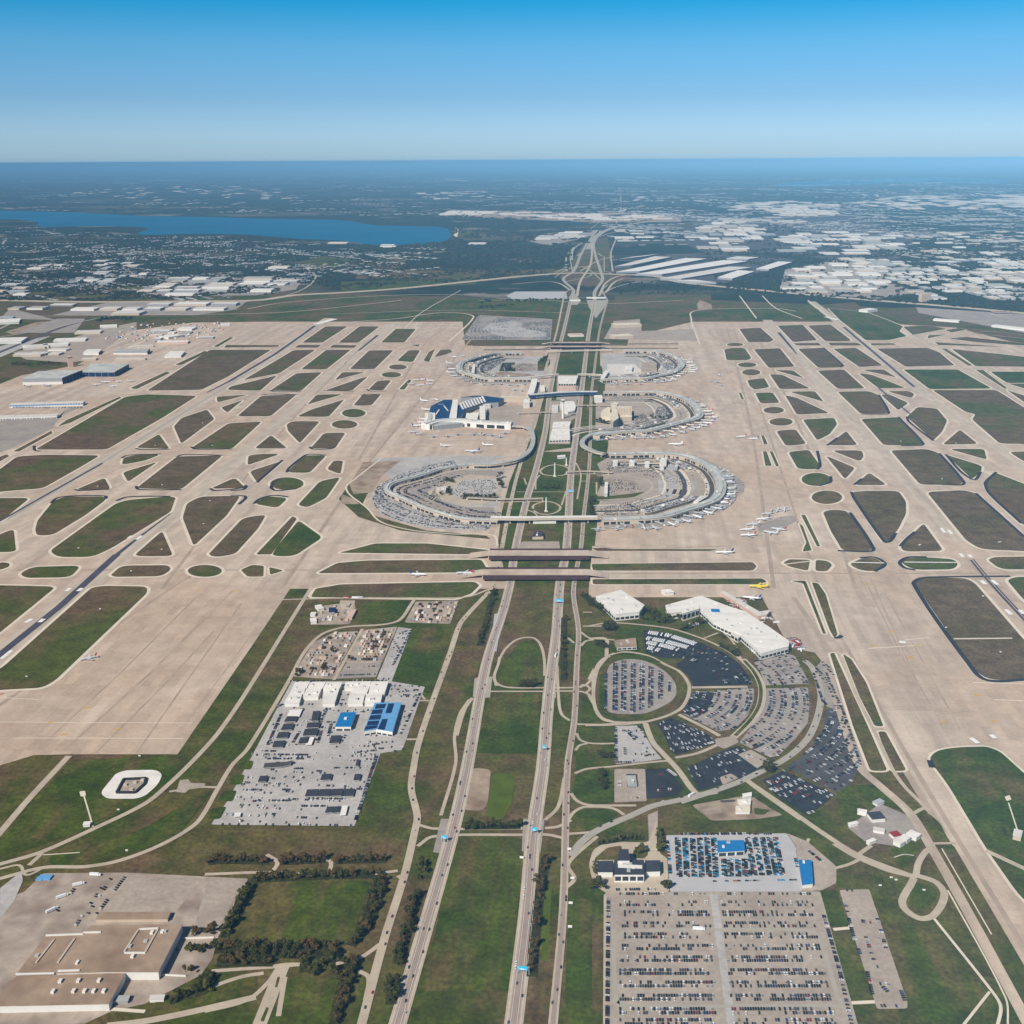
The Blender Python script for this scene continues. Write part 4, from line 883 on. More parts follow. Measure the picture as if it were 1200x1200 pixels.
# ================================================================== TERMINALS
def along(p, step):
    out = []; acc = 0.0
    for i in range(len(p)-1):
        a, b = Vector(p[i]), Vector(p[i+1]); l = (b-a).length
        if l < 1e-6: continue
        while acc <= l:
            out.append((a+(b-a)*(acc/l), (b-a)/l)); acc += step
        acc -= l
    return out
def terminal(name, label, cat, c, s, wd, h, z0=0.0, roof='grey_roof', wall='tan_wall', bay=17, piers=False, ridge=True, out=1):
    p = smooth([P2(q) for q in pts(c, s)], n=5)
    ct = p[len(p)//2]; r = empty(name, (ct[0], ct[1], 0)); tag(r, lab(label), cat)
    Lr = MB().ribbon(p, wd, 0); n = len(Lr)
    b = MB()
    for i in range(n-1):
        (a, a2), (d, d2) = Lr[i], Lr[i+1]
        b.face([(d.x,d.y,z0),(a.x,a.y,z0),(a.x,a.y,h),(d.x,d.y,h)]); b.face([(a2.x,a2.y,z0),(d2.x,d2.y,z0),(d2.x,d2.y,h),(a2.x,a2.y,h)])
        if z0: b.face([(a.x,a.y,z0),(d.x,d.y,z0),(d2.x,d2.y,z0),(a2.x,a2.y,z0)])
    for k in (0, n-1):
        a, a2 = Lr[k]; q = [(a.x,a.y,z0),(a2.x,a2.y,z0),(a2.x,a2.y,h),(a.x,a.y,h)]; b.face(q if k == 0 else q[::-1])
    b.build('wall', M[wall], r)
    b = MB(); b.ribbon(p, wd+1.5, h+.05); b.build('roof', M[roof], r)
    if ridge:
        b = MB(); R2 = MB().ribbon(p, wd*.38, 0)
        for i in range(n-1):
            (a,a2),(d,d2) = R2[i],R2[i+1]
            b.face([(a2.x,a2.y,h+2.5),(d2.x,d2.y,h+2.5),(d.x,d.y,h+2.5),(a.x,a.y,h+2.5)]); b.face([(d.x,d.y,h+.1),(a.x,a.y,h+.1),(a.x,a.y,h+2.5),(d.x,d.y,h+2.5)]); b.face([(a2.x,a2.y,h+.1),(d2.x,d2.y,h+.1),(d2.x,d2.y,h+2.5),(a2.x,a2.y,h+2.5)])
        b.build('clerestory', M['ridge_roof'], r)
    if bay:
        for j, (q, d) in enumerate(along(p, bay)[:90]):
            k = Vector((-d.y, d.x))
            for sgn in (1, -1):
                if j % 5 == 4: continue
                a0 = q+k*sgn*(wd/2+.25)+d*bay*.08; a1 = q+k*sgn*(wd/2+.25)+d*bay*.86
                f = [tuple(a0),tuple(a1),tuple(a1-k*sgn*.2),tuple(a0-k*sgn*.2)]
                b = MB(); b.prism(f, z0+(h-z0)*.10, z0+(h-z0)*.66); b.build('glazed_bay', M['glass'], r)
    if ridge and name == 'terminal_building':
        for j, (q, d) in enumerate(along(p, 31)[:60]):
            k = Vector((-d.y, d.x)); o = q+k*random.uniform(-.36,.36)*wd
            b = MB(); b.box(o.x, o.y, h+.1, random.uniform(3,7), random.uniform(3,9), random.uniform(2,3.6), math.atan2(d.y,d.x)); b.build('rooftop_unit', M[random.choice(('white_roof','metal','grey_wall'))], r)
    if piers:
        for q, d in along(p, piers):
            b = MB(); b.box(q.x, q.y, 0, 3, 3, z0, math.atan2(d.y, d.x)); b.build('pier', M['light_concrete'], r)
    return r, p
T = {}
T['EL'] = terminal('terminal_building','curved grey terminal around the south-east loop, nearest the fan of car parks','terminal','E4','100,590 400,580 550,565 700,520 850,475 930,440 970,385 975,320 950,260 900,200 830,160 740,122 620,100 480,95 300,98 150,100',28,12)
T['EM'] = terminal('terminal_building','curved grey terminal around the middle eastern loop with the hotel','terminal','E5','60,485 100,468 300,448 520,435 640,408 800,365 920,335 970,300 950,240 890,180 820,145 740,118 600,95 400,96 130,98',28,12)
T['EU'] = terminal('terminal_building','curved grey terminal around the northernmost eastern loop','terminal','E7','110,362 300,350 500,346 600,328 720,300 790,262 815,220 790,180 720,140 620,110 520,102 300,102',28,12)
T['WU'] = terminal('terminal_building','curved grey terminal around the northernmost western loop','terminal','E6','845,352 640,350 480,350 400,338 300,310 230,290 210,250 230,210 300,180 400,150 560,122 760,118',28,12)
T['WL'] = terminal('terminal_building','slim curved terminal wrapped by parked cars around the south-west loop','terminal','E1','1150,705 1000,698 850,688 700,655 560,610 430,560 300,500 200,460 175,420 210,380 300,350 400,325 520,290 640,250 800,220 900,210 1200,200',17,10,bay=18)
T['WD'] = terminal('terminal_building','white-roofed terminal with a glazed south front below the blue garage roofs','terminal','E2','140,400 230,375 350,362 480,365 620,378 760,385 900,392',36,20,roof='white_roof',wall='white_wall',bay=34)
terminal('terminal_building','white west wing of the blue-roofed terminal','terminal','E2','160,400 180,340 180,295',34,17,roof='white_roof',wall='white_wall',bay=24)
terminal('elevated_guideway','narrow elevated guideway bending round the south-east corner of the blue-roofed terminal','guideway','E2','900,395 1000,400 1060,430 1082,480 1080,560 1040,635 960,690 850,722 700,742 560,740',13,13,z0=8,roof='grey_roof',bay=0,piers=40,ridge=False)
terminal('elevated_guideway','straight pale elevated guideway on piers crossing the freeways south of the terminals','guideway','PX','575,613 610,613.5 650,613 700,612.5',16,16,z0=10,roof='white_roof',bay=0,piers=48,ridge=False)
terminal('elevated_guideway','hairpin elevated guideway linking the two eastern terminals','guideway','E3','1190,598 950,606 850,626 790,660 765,700 780,730 880,778 960,798',14,14,z0=8,bay=0,piers=45,ridge=False)
terminal('elevated_guideway','long pale guideway crossing the spine between the northernmost loops','guideway','E3','0,128 300,118 480,100 560,92',10,15,z0=10,roof='white_roof',bay=0,piers=50,ridge=False)
terminal('elevated_guideway','short pale guideway running east from the white central hall','guideway','E3','725,92 830,92 945,98',10,15,z0=10,roof='white_roof',bay=0,piers=50,ridge=False)
terminal('sky_bridge','thick white and blue passenger bridge crossing the spine below the white hall','bridge','E3','300,286 420,276 550,266 720,258 900,258',20,18,z0=9,roof='white_roof',wall='deep_blue',bay=0,piers=48,ridge=True)
terminal('sky_bridge','long cream passenger bridge leading from the blue garage roof to the spine','bridge','E2','800,150 900,152 1045,152',24,16,roof='cream',wall='tan_wall',bay=0,ridge=False)
terminal('sky_bridge','white passenger bridge between the two western terminals','bridge','E3','350,140 335,200 310,280',22,16,roof='white_roof',wall='white_wall',bay=20,ridge=False)
terminal('sky_bridge','white cross walk over the north end of the spine','bridge','C7','0,233 120,230 330,226',12,13,z0=8,roof='white_roof',bay=0,piers=60,ridge=False)
terminal('sky_bridge','white connector between the garage and the glazed south front','bridge','E2','640,240 642,360',18,20,roof='white_roof',bay=0,ridge=False)
for c, s, l in (('E8','-300,395 0,408 330,402','south-western'),('E8','520,180 700,176 900,184','south-eastern'),('E3','720,352 860,352 1010,354','eastern middle'),('E3','200,420 350,415 490,412','western middle')):
    terminal('road_bridge','thin concrete road bridge crossing the %s part of the spine'%l,'bridge',c,s,9,7.5,z0=6,roof='road',wall='light_concrete',bay=0,piers=40,ridge=False)
# garage roofs of the blue terminal
r = empty('parking_garage', at(*px('E2',420,240),0)); tag(r, lab('parking garage with deep blue roofs and white stair tower'),'garage')
for s,h in (('455,118 560,104 660,106 830,128 780,160 660,166 640,110','18'),('440,180 640,108 660,160 560,190 470,245 432,300 405,300 420,230','18'),('190,195 300,140 375,140 352,305 215,312 160,285','15'),('215,315 350,308 470,345 210,372','14')):
    hh = float(h); p = from_roof('E2',s,hh); b = MB(); b.prism(p,0,hh,top=False); b.build('wall', M['grey_wall'], r); b = MB(); b.prism(offset(p,.6),hh,hh+.8); b.build('roof', M['deep_blue' if hh>14.5 else 'grey_roof'], r)
for i in range(9):
    x = 445+24*i; y0 = 205-8*i
    a = [P2(q) for q in pts('E2','%f,%f %f,%f'%(x,y0-32,x+26,y0+16),19)]; b = MB(); Lr = MB().ribbon(a,7,0); b.prism([tuple(Lr[0][0]),tuple(Lr[0][1]),tuple(Lr[1][1]),tuple(Lr[1][0])],18.9,20); b.build('roof_strip', M['white_roof'], r)
for s in ('440,170 540,135 650,112','300,190 340,240','250,180 300,178','230,270 260,225'):
    a = [P2(q) for q in pts('E2',s,19)]; b = MB(); b.ribbon(a,5,19.6); b.build('roof_strip', M['pale_roof'], r)
building('stair_tower','tall white slab building between the blue garage roofs','tower',from_roof('E2','382,140 425,138 412,290 350,292',24),24,'white_wall','white_roof',2)
building('plant_building','white-roofed block in the court of the blue-roofed terminal','office',from_roof('E2','500,258 610,250 590,320 490,318',14),14,'white_wall','white_roof',3)
building('plant_building','low white block south-east of the blue garage','office',from_roof('E2','640,165 715,162 712,185 650,190',12),12,'white_wall','white_roof',2)
building('plant_building','white stair block on the north side of the white court bridge','office',from_roof('E2','615,228 675,224 672,250 618,254',16),16,'white_wall','white_roof',1)
# hotel
r = building('hotel','cream slab hotel tower inside the middle eastern loop','hotel',from_roof('E5','245,198 378,196 378,208 250,212',42),42,'cream','cream',5,'tan_wall',(.1,.95))
q = [P2(v) for v in pts('E5','105,305 120,270 170,240 190,250 185,285 200,310 255,325 250,342 200,335 140,322')]
b = MB(); b.prism(q,0,16,top=False); o = b.build('podium', M['cream'], r); b = MB(); b.prism(offset(q,.5),16,17); b.build('roof', M['cream'], o, r.location)
building('hotel_wing','cream curved wing block west of the slab hotel','hotel',from_roof('E5','192,175 225,160 258,165 240,205 262,300 215,330 190,290 205,230',30),30,'cream','cream',3,'tan_wall',(.15,.85))
# central hall, control tower, power plant
building('central_hall','white-roofed central hall with arched north side on the spine','hall',from_roof('E3','555,80 725,80 712,140 558,140',14),14,'white_wall','white_roof',6,'glass',(.2,.7))
building('central_hall','low tan-roofed annexe south of the white central hall','hall',from_roof('E3','560,168 705,166 715,208 552,210',6),6,'white_wall','pink',3)
building('service_block','white service building with black yard on the spine, south of the control tower','office',from_roof('E3','515,485 665,480 655,525 505,530',11),11,'white_wall','white_roof',7,'glass',(.2,.6))
building('service_block','larger square white service building, southernmost on the spine','office',from_roof('E3','505,545 655,540 660,630 480,635',12),12,'white_wall','white_roof',10,'glass',(.2,.6))
building('service_block','pale crescent plaza building just below the blue and white bridge','office',from_roof('E3','580,305 690,302 712,340 700,385 640,400 600,380 570,340',9),9,'white_wall','white_roof',4)
building('service_block','low white block west of the control tower','office',from_roof('E3','500,335 555,332 555,385 500,390',7),7,'white_wall','pale_roof',3)
def tower(label, c, x, y, h, m='white_wall', head=True):
    q = at(*px(c,x,y)); r = empty('control_tower',(q.x,q.y,0)); tag(r, lab(label),'tower')
    b = MB(); b.tube((q.x,q.y,0),(q.x,q.y,h),4.2,3.0,12); b.build('shaft', M[m], r)
    b = MB(); b.tube((q.x,q.y,h),(q.x,q.y,h+4),5,8,12); b.tube((q.x,q.y,h+7.6),(q.x,q.y,h+9),8.6,7.5,12); b.build('cab_frame', M[m], r)
    b = MB(); b.tube((q.x,q.y,h+4),(q.x,q.y,h+7.6),7.4,8.2,12,cap=False); b.build('cab_window', M['glass'], r)
    b = MB(); b.tube((q.x,q.y,h+9),(q.x,q.y,h+16),.4,.15,6); b.build('antenna', M['metal'], r)
tower('round white control tower with a dark glazed cab in the middle of the spine','E3',597,455,58)
def pylon(label, c, x, y, h):
    q = at(*px(c,x,y)); r = empty('pylon',(q.x,q.y,0)); tag(r, lab(label),'tower')
    b = MB(); b.box(q.x,q.y,0,9,9,2.2); b.build('plinth', M['light_concrete'], r)
    b = MB(); b.tube((q.x,q.y,2.2),(q.x,q.y,h),2.3,1.5,8); b.build('shaft', M['white_wall'], r)
    b = MB(); b.tube((q.x,q.y,h),(q.x,q.y,h+2.4),2.2,1.2,8); b.build('cap', M['metal'], r)
pylon('slim white pylon on the lawn inside the southern green ring road','E8',353,490,36)
pylon('slim white pylon inside the northern green ring road','E8',424,200,38)
pylon('slim white pylon standing by the flagged canopy','E8',520,110,22)
q = rect('C4','322,322 345,320',14); r = building('tower_block','tall slim pink tower beside the western hangars','tower',q,46,'pink','pink',1,'glass',(.86,.95))
building('fire_station','dark-roofed station with tan forecourt between the freeways under the straight guideway','station',from_roof('E8','255,658 320,655 330,695 240,698',8),8,'tan_wall','dark_roof',3)
for s,l in (('265,548 425,546 435,568 245,570','white-roofed canopy just north of the straight guideway'),):
    building('canopy_building',l,'canopy',from_roof('E8',s,7),7,'white_wall','white_roof',2)
building('canopy_building','white flagged canopy on the green beside the northern ring road','canopy',from_roof('E8','445,28 510,22 512,36 450,42',6),6,'white_wall','white_roof',0)
# inner-loop blocks
for c,s,h,m,rf,l in (('E1','610,385 700,375 690,410 620,415',10,'cream','pale_roof','small pale building among trees in the middle of the south-west loop'),('E4','540,105 580,103 575,120 525,122',20,'white_wall','white_roof','white stair head on the north arm of the south-east terminal'),
  ('E4','120,285 140,284 138,370 116,372',9,'white_wall','white_roof','narrow white block at the west end of the southeast loop yard'),('E4','830,385 880,390 810,432 775,428',7,'white_wall','pale_roof','pale roof plate inside the eastern bend of the southeast loop'),
  ('E4','590,155 665,160 655,178 585,172',10,'grey_wall','grey_roof','grey plant block on the inner north side of the southeast loop'),('E4','180,125 215,123 212,140 178,142',12,'white_wall','white_roof','first white stair block along the inner north side of the southeast loop'),
  ('E4','300,122 340,121 338,138 300,140',12,'white_wall','white_roof','second white stair block along the inner north side of the southeast loop'),('E4','415,132 450,131 448,148 415,150',12,'white_wall','white_roof','third white stair block along the inner north side of the southeast loop'),
  ('E4','525,150 560,149 556,166 525,168',12,'white_wall','white_roof','fourth white stair block along the inner north side of the southeast loop'),
  ('E3','1085,345 1110,345 1108,352 1085,352',30,'cream','cream','small cream lift tower on top of the hotel garage'),('E5','265,215 378,213 378,290 270,295',14,'tan_wall','cream','striped cream garage south of the slab hotel'),
  ('E7','320,220 385,215 380,250 320,255',10,'white_wall','white_roof','white block inside the northernmost eastern loop'),('E7','470,185 590,185 600,250 460,260',10,'tan_wall','lot_tan','tan deck inside the northernmost eastern loop'),
  ('E6','600,215 650,190 660,225 615,245',12,'grey_wall','dark_roof','dark building inside the northernmost western loop'),('E6','330,215 350,210 345,260 325,260',9,'white_wall','white_roof','white canopy on the inner side of the northernmost western loop'),
  ('E3','395,165 435,160 440,215 405,220',9,'white_wall','white_roof','white loading block east of the white connector bridge'),('E3','870,250 940,248 945,275 878,278',17,'white_wall','white_roof','white head house at the east end of the blue and white bridge'),
  ('E3','930,85 975,30 1000,40 960,100',12,'white_wall','white_roof','white head house at the foot of the northernmost eastern loop'),('E3','255,285 305,280 305,318 250,322',17,'white_wall','white_roof','white head house at the west end of the blue and white bridge')):
    building('block',l,'building',from_roof(c,s,h),h,m,rf,2)
# ring roads and kerbside decks inside / outside the loops
def ring(tk, offs):
    p = T[tk][1]
    for o, wd, m in offs:
        Lr = MB().ribbon(p, abs(o)*2, 0); k = 0 if o > 0 else 1
        q = [tuple(v[k]) for v in Lr]; sheet('ring_road', m).ribbon(q, wd, zlift(4.4, q, wd))
for tk in ('EL','EM','EU'): ring(tk, ((23,12,'asphalt_mid'),(36,10,'light_concrete'),(84,9,'light_concrete'),(97,12,'asphalt_mid'),(112,8,'road'),(132,12,'lot_grey'),(150,7,'light_concrete'),(-30,30,'lot')))
ring('WU', ((-23,12,'asphalt_mid'),(-36,10,'light_concrete'),(-84,9,'light_concrete'),(-97,12,'asphalt_mid'),(-112,8,'road'),(30,30,'lot')))
ring('WL', ((20,8,'road_grey'),(-20,8,'road'),(-38,7,'lot_tan'),(-60,6,'lot_tan')))
flush_sheets()
# parking garages curving along the inside of the loops
DECKS = []
def deck(label, tk, off, wd, h, i0, i1):
    p = T[tk][1]; Lr = MB().ribbon(p, abs(off)*2, 0); k = 0 if off > 0 else 1
    q = [tuple(v[k]) for v in Lr]; n = len(q); q = q[int(n*i0):int(n*i1)]
    c = q[len(q)//2]; r = empty('parking_garage', (c[0], c[1], 0)); tag(r, lab(label), 'garage')
    R = MB().ribbon(q, wd, 0); b = MB()
    for z0, z1 in ((0, h),):
        for (a, a2), (d, d2) in zip(R, R[1:]):
            b.face([(d.x,d.y,z0),(a.x,a.y,z0),(a.x,a.y,z1),(d.x,d.y,z1)]); b.face([(a2.x,a2.y,z0),(d2.x,d2.y,z0),(d2.x,d2.y,z1),(a2.x,a2.y,z1)])
    for kk in (0, -1):
        a, a2 = R[kk]; f = [(a.x,a.y,0),(a2.x,a2.y,0),(a2.x,a2.y,h),(a.x,a.y,h)]; b.face(f if kk == 0 else f[::-1])
    b.build('wall', M['tan_wall'], r)
    b = MB(); b.ribbon(q, wd, h-.4); b.build('roof_deck', M['lot_grey'], r)
    b = MB()
    for (a, a2), (d, d2) in zip(R, R[1:]):
        for u, v, sg in ((a, d, 1), (a2, d2, -1)):
            for zz in (.28, .62):
                e1, e2 = u+(u-(a2 if sg>0 else a)).normalized()*.15, v+(v-(d2 if sg>0 else d)).normalized()*.15
                f = [(e2.x,e2.y,h*zz),(e1.x,e1.y,h*zz),(e1.x,e1.y,h*(zz+.2)),(e2.x,e2.y,h*(zz+.2))]; b.face(f if sg > 0 else f[::-1])
    b.build('shade_strip', M['glass'], r)  # dark strips on a solid wall, standing for the shade inside open storeys
    for j, (g, d) in enumerate(along(q, 75)):
        b = MB(); b.box(g.x, g.y, h-.4, 7, 9, 4, math.atan2(d.y, d.x)); b.build('stair_head', M['white_roof'], r)
    DECKS.append((q, wd, h))
for tk, sg, w in (('EL',1,'southeast'),('EM',1,'hotel'),('EU',1,'northernmost eastern'),('WU',-1,'northernmost western')):
    deck('parking garage curving along the south side of the %s loop'%w, tk, 62*sg, 30, 9, .10, .36)
    deck('parking garage curving along the north side of the %s loop'%w, tk, 62*sg, 30, 9, .60, .88)
# --- taxiway bridges over the freeways
def taxi_bridge(label, c, s, wd, zt, sh):
    a, b_ = [Vector(P2(q)) for q in pts(c, s)]
    d = (b_-a).normalized(); r = empty('taxiway_bridge', (*((a+b_)/2), 0)); tag(r, lab(label), 'bridge')
    ap = 45; q = [tuple(a-d*ap), tuple(a), tuple(b_), tuple(b_+d*ap)]; z = [1.3, zt, zt, 1.3]
    b = MB(); b.ribbon(q, wd, z); b.build('deck', M['concrete'], r)
    n = Vector((-d.y, d.x))
    for sg, sh in ((1, sh*.6), (-1, sh*1.25)):
        o = n*sg*(wd/2+sh/2); b = MB(); Lr = MB().ribbon([tuple(a+o), tuple(b_+o)], sh, 0)
        b.prism([tuple(Lr[0][0]),tuple(Lr[0][1]),tuple(Lr[1][1]),tuple(Lr[1][0])], zt-2.2, zt+.02, bottom=True); b.build('shoulder', M['brown_shoulder'], r)
        o = n*sg*(wd/2+sh+.4); b = MB(); Lr = MB().ribbon([tuple(a+o), tuple(b_+o)], .7, 0)
        b.prism([tuple(Lr[0][0]),tuple(Lr[0][1]),tuple(Lr[1][1]),tuple(Lr[1][0])], zt-2.4, zt+.5, bottom=True); b.build('parapet', M['brown_shoulder'], r)
    for f in (0, .2, .42, .6, .8, 1.0):
        q = a.lerp(b_, f); b = MB(); b.box(q.x, q.y, 0, 3.5, wd, zt-2.5, math.atan2(d.y, d.x)); b.build('pier', M['light_concrete'], r)
taxi_bridge('northern one of the two wide taxiway bridges with dark brown edges south of the terminals','D3','315,308 812,308',38,8,16)
taxi_bridge('southern one of the two wide taxiway bridges with dark brown edges south of the terminals','D3','285,405 808,405',38,8,16)
taxi_bridge('nearer one of the two far taxiway bridges north of the terminals','C7','20,205 275,205',34,8,20)
taxi_bridge('farther one of the two far taxiway bridges north of the terminals','C7','25,185 275,185',34,8,20)
# ================================================================== AIRCRAFT
PLMESH = {}
def plane_meshes():
    def fus():
        b = MB(); n = 12
        st = [(-.5,.05,.55),(-.46,.38,.2),(-.38,.75,.05),(-.3,.95,0),(.0,1,0),(.25,1,0),(.38,.8,0),(.46,.45,-.08),(.5,.06,-.15)]
        rings = [[(y*38, r*2*math.cos(2*math.pi*i/n), 4.2+r*2*math.sin(2*math.pi*i/n)+z*2) for i in range(n)] for y, r, z in st]
        for a, c in zip(rings, rings[1:]):
            for i in range(n): j = (i+1) % n; b.face([a[i], c[i], c[j], a[j]])
        b.face(rings[0]); b.face(rings[-1][::-1]); return b
    def slab(q, t):
        b = MB(); up = [(x,y,z+t) for x,y,z in q]
        b.face(q[::-1]); b.face(up)
        for i in range(4): j = (i+1) % 4; b.face([q[i],q[j],up[j],up[i]])
        return b
    P = {'fuselage': fus()}
    for s in (1,-1):
        P['wing', s] = slab([(4,1.5*s,3.2),(-2.5,1.5*s,3.2),(-7.2,17.5*s,4.6),(-5.4,17.5*s,4.6)][::s], .6)
        P['tailplane', s] = slab([(-14.5,.6*s,5.6),(-17.6,.6*s,5.6),(-19.2,6.4*s,6.0),(-17.6,6.4*s,6.0)][::s], .35)
        b = MB(); b.tube((4.2,5.8*s,2.3),(.4,5.8*s,2.5),1.25,.85,10); P['engine', s] = b
    P['fin'] = slab([(-13.2,-.2,6.2),(-17.5,-.2,6.2),(-19.6,-.2,12.4),(-17.4,-.2,12.4)], 0)
    b = MB(); 
    for yy in (-.22,.22): b.face([(-13.0,yy,6.0),(-17.8,yy,6.0),(-19.8,yy,12.4),(-17.3,yy,12.4)] if yy<0 else [(-13.0,yy,6.0),(-17.3,yy,12.4),(-19.8,yy,12.4),(-17.8,yy,6.0)])
    b.face([(-13,-.22,6),(-17.3,-.22,12.4),(-17.3,.22,12.4),(-13,.22,6)]); b.face([(-17.3,-.22,12.4),(-19.8,-.22,12.4),(-19.8,.22,12.4),(-17.3,.22,12.4)]); P['fin'] = b
    b = MB()
    for x,y in ((14,0),(-1.5,2.6),(-1.5,-2.6)): b.tube((x,y-.3,.6),(x,y+.3,.6),.6,.6,8); b.tube((x,y,.6),(x,y,3),.2,.2,6)
    P['landing_gear'] = b
    return P
def plane(c, x, y, hd, label, body='plane_white', fin='plane_white', sc=1.0, group=None):
    """hd: heading of the nose in degrees, 0 = east, 90 = north"""
    global PLANE_P
    q = at(*px(c,x,y)); r = empty('airliner',(q.x,q.y,.25),rad(hd)); r.scale = (sc,sc,sc); tag(r, lab(label),'airliner',group)
    if not PLMESH: PLMESH.update(P=plane_meshes(), M={})
    for k, b in PLMESH['P'].items():
        nm = k[0] if isinstance(k, tuple) else k
        m = {'fin':fin,'landing_gear':'tyre','engine':'metal','wing':body if body!='plane_white' else 'plane_silver'}.get(nm, body)
        if (k,m) not in PLMESH['M']: PLMESH['M'][k,m] = b.mesh(nm, M[m])
        link(bpy.data.objects.new(nm, PLMESH['M'][k,m]), r)
ORD = ['first','second','third','fourth','fifth','sixth','seventh','eighth','ninth','tenth','eleventh','twelfth','thirteenth','fourteenth','fifteenth','sixteenth','seventeenth','eighteenth','nineteenth','twentieth']
def ordn(i):
    return ORD[i] if i < 20 else 'number %d' % (i+1)
rng = random.Random(11)
def planes(c, lst, desc, group):
    for i, (x, y, hd) in enumerate(lst):
        k = rng.random(); body = 'plane_silver' if k < .4 else 'plane_white'; fin = rng.choice(['plane_silver','plane_blue','plane_red','plane_white'])
        plane(c,x,y,hd,'%s %s'%(ordn(i),desc),body,fin,rng.uniform(.9,1.05),group)
planes('E4',[(70,640,80),(215,635,75),(410,632,100),(485,630,110),(612,604,120),(715,580,125),(805,550,130),(880,518,135),(945,487,150),(985,442,165),(990,415,170),(1032,383,180),(1032,340,180),(1027,292,185),(1022,250,190),(962,213,205)],'airliner parked around the south-east terminal, counted from the straight guideway','airliners around the south-east terminal')
planes('E5',[(80,500,90),(225,485,90),(295,485,80),(410,480,95),(480,478,95),(555,478,110),(650,468,120),(730,455,120),(820,432,130),(905,408,135),(935,392,140),(1005,372,150),(1045,352,160),(1065,330,170),(1085,300,180),(1050,272,180),(1045,245,190),(992,200,200)],'airliner parked around the middle eastern terminal, counted from the spine','airliners around the middle eastern terminal')
planes('E7',[(200,382,90),(245,382,90),(335,380,90),(450,378,95),(585,367,110),(645,362,120),(695,352,130),(745,340,135),(785,312,145),(905,275,175),(912,258,180),(910,240,185),(900,220,190),(890,190,200),(862,172,205)],'airliner parked around the northernmost eastern terminal, counted from the spine','airliners around the northernmost eastern terminal')
planes('E6',[(245,132,-60),(170,142,-40),(130,200,-20),(145,250,0),(140,280,10),(170,310,30),(212,332,40),(282,352,50),(352,372,60),(432,386,75),(505,380,85),(580,380,90),(650,386,90),(720,392,90),(785,382,90)],'airliner parked around the northernmost western terminal, counted from its north side','airliners around the northernmost western terminal')
planes('E2',[(235,145,-60),(130,155,-30),(150,232,0),(130,318,0),(100,345,10),(70,375,20),(40,430,30),(85,448,40),(205,465,90),(330,462,100),(420,448,90),(568,448,80),(655,448,70),(722,455,90),(792,468,100),(832,435,90)],'airliner parked around the blue-roofed terminal, counted from its north-west corner','airliners around the blue-roofed terminal')
planes('G8',[(590,325,205),(555,372,200),(470,418,200),(410,465,195),(425,515,190),(690,462,160),(620,492,150),(685,295,250),(745,290,260)],'airliner parked at the round remote stand beside the eastern taxiway','airliners at the eastern remote stand')
planes('C5',[(870,385,30),(905,383,20),(935,388,10),(850,405,40),(890,410,30),(930,405,20)],'airliner on the remote stand west of the blue-roofed terminal','airliners at the western remote stand')
planes('C7',[(870,345,100),(830,375,60),(860,378,70),(880,395,80),(980,655,200),(1040,665,190)],'airliner on the remote stands east of the eastern terminals','airliners at the far eastern stands')
planes('G3',[(800,575,20),(880,555,20),(980,550,30),(940,590,30),(1090,545,20),(235,590,60),(400,585,60)],'airliner parked in front of the western hangars','airliners by the western hangars')
plane('E4',1002,815,185,'white airliner taxiing on the cross taxiway toward the southern bridges','plane_white','plane_blue',1.1)
plane('D4',722,92,180,'bright yellow airliner parked behind the slanting cargo building','plane_yellow','plane_yellow',1.05)
plane('D1',415,692,215,'small dark-winged airliner alone on the western holding pad','plane_silver','plane_red',.8)
plane('D2',900,56,0,'white airliner taxiing westmost on the long southern taxiway','plane_white','plane_blue',1.0)
plane('D2',1105,50,180,'silver airliner taxiing just west of the southern bridge','plane_silver','plane_red',1.0)
plane('E2',690,545,0,'white airliner taxiing south of the blue-roofed terminal','plane_white','plane_white',1.0)
plane('E2',550,602,175,'large dark-tailed airliner on the apron south of the blue-roofed terminal','plane_silver','plane_blue',1.3)
plane('E2',320,550,10,'pale airliner rolling on the apron south-west of the blue-roofed terminal','plane_white','plane_white',.95)
plane('E5',760,540,180,'white airliner taxiing between the middle and south-east terminals','plane_white','plane_white',1.2)
plane('F1',915,108,170,'white freighter parked behind the slanting cargo building','plane_white','plane_blue',1.0)
plane('E6',760,437,90,'white airliner waiting east of the northernmost western terminal','plane_white','plane_silver',1.0)
plane('E6',700,432,90,'silver airliner waiting south of the northernmost western terminal','plane_silver','plane_red',.9)

# ================================================================== CARS
PAL = ['black']*44+['grey']*26+['silver']*10+['white']*13+['red']*3+['blue']*4+['tan']*2  # extra black paint stands in for the shadows among parked cars
HIRE = ['bright_blue']*17+['white']*10+['black']*58+['orange']*3+['grey']*28+['silver']*8+['red']*1
CARS = []      # x, y, rot, colour, place, z
TREES = []
def put(x, y, r, col, place, z=3.9):
    if z < 10 and any(a-2 < x < c+2 and b-2 < y < d+2 and (inside(x,y,p) or inside(x,y,offset(p,2))) for a,b,c,d,p in FOOT): return
    CARS.append((x, y, r, col, place, z))
rng = random.Random(21)
def line_cars(c, s, place, occ=.7, pitch=2.75, ang=90, pal=PAL, z=4.0):
    p = [P2(q) for q in pts(c, s)]
    for q, d in along(p, pitch):
        if rng.random() < occ: put(q.x, q.y, math.atan2(d.y, d.x)+rad(ang)+rng.uniform(-.03,.03), rng.choice(pal), place, z)
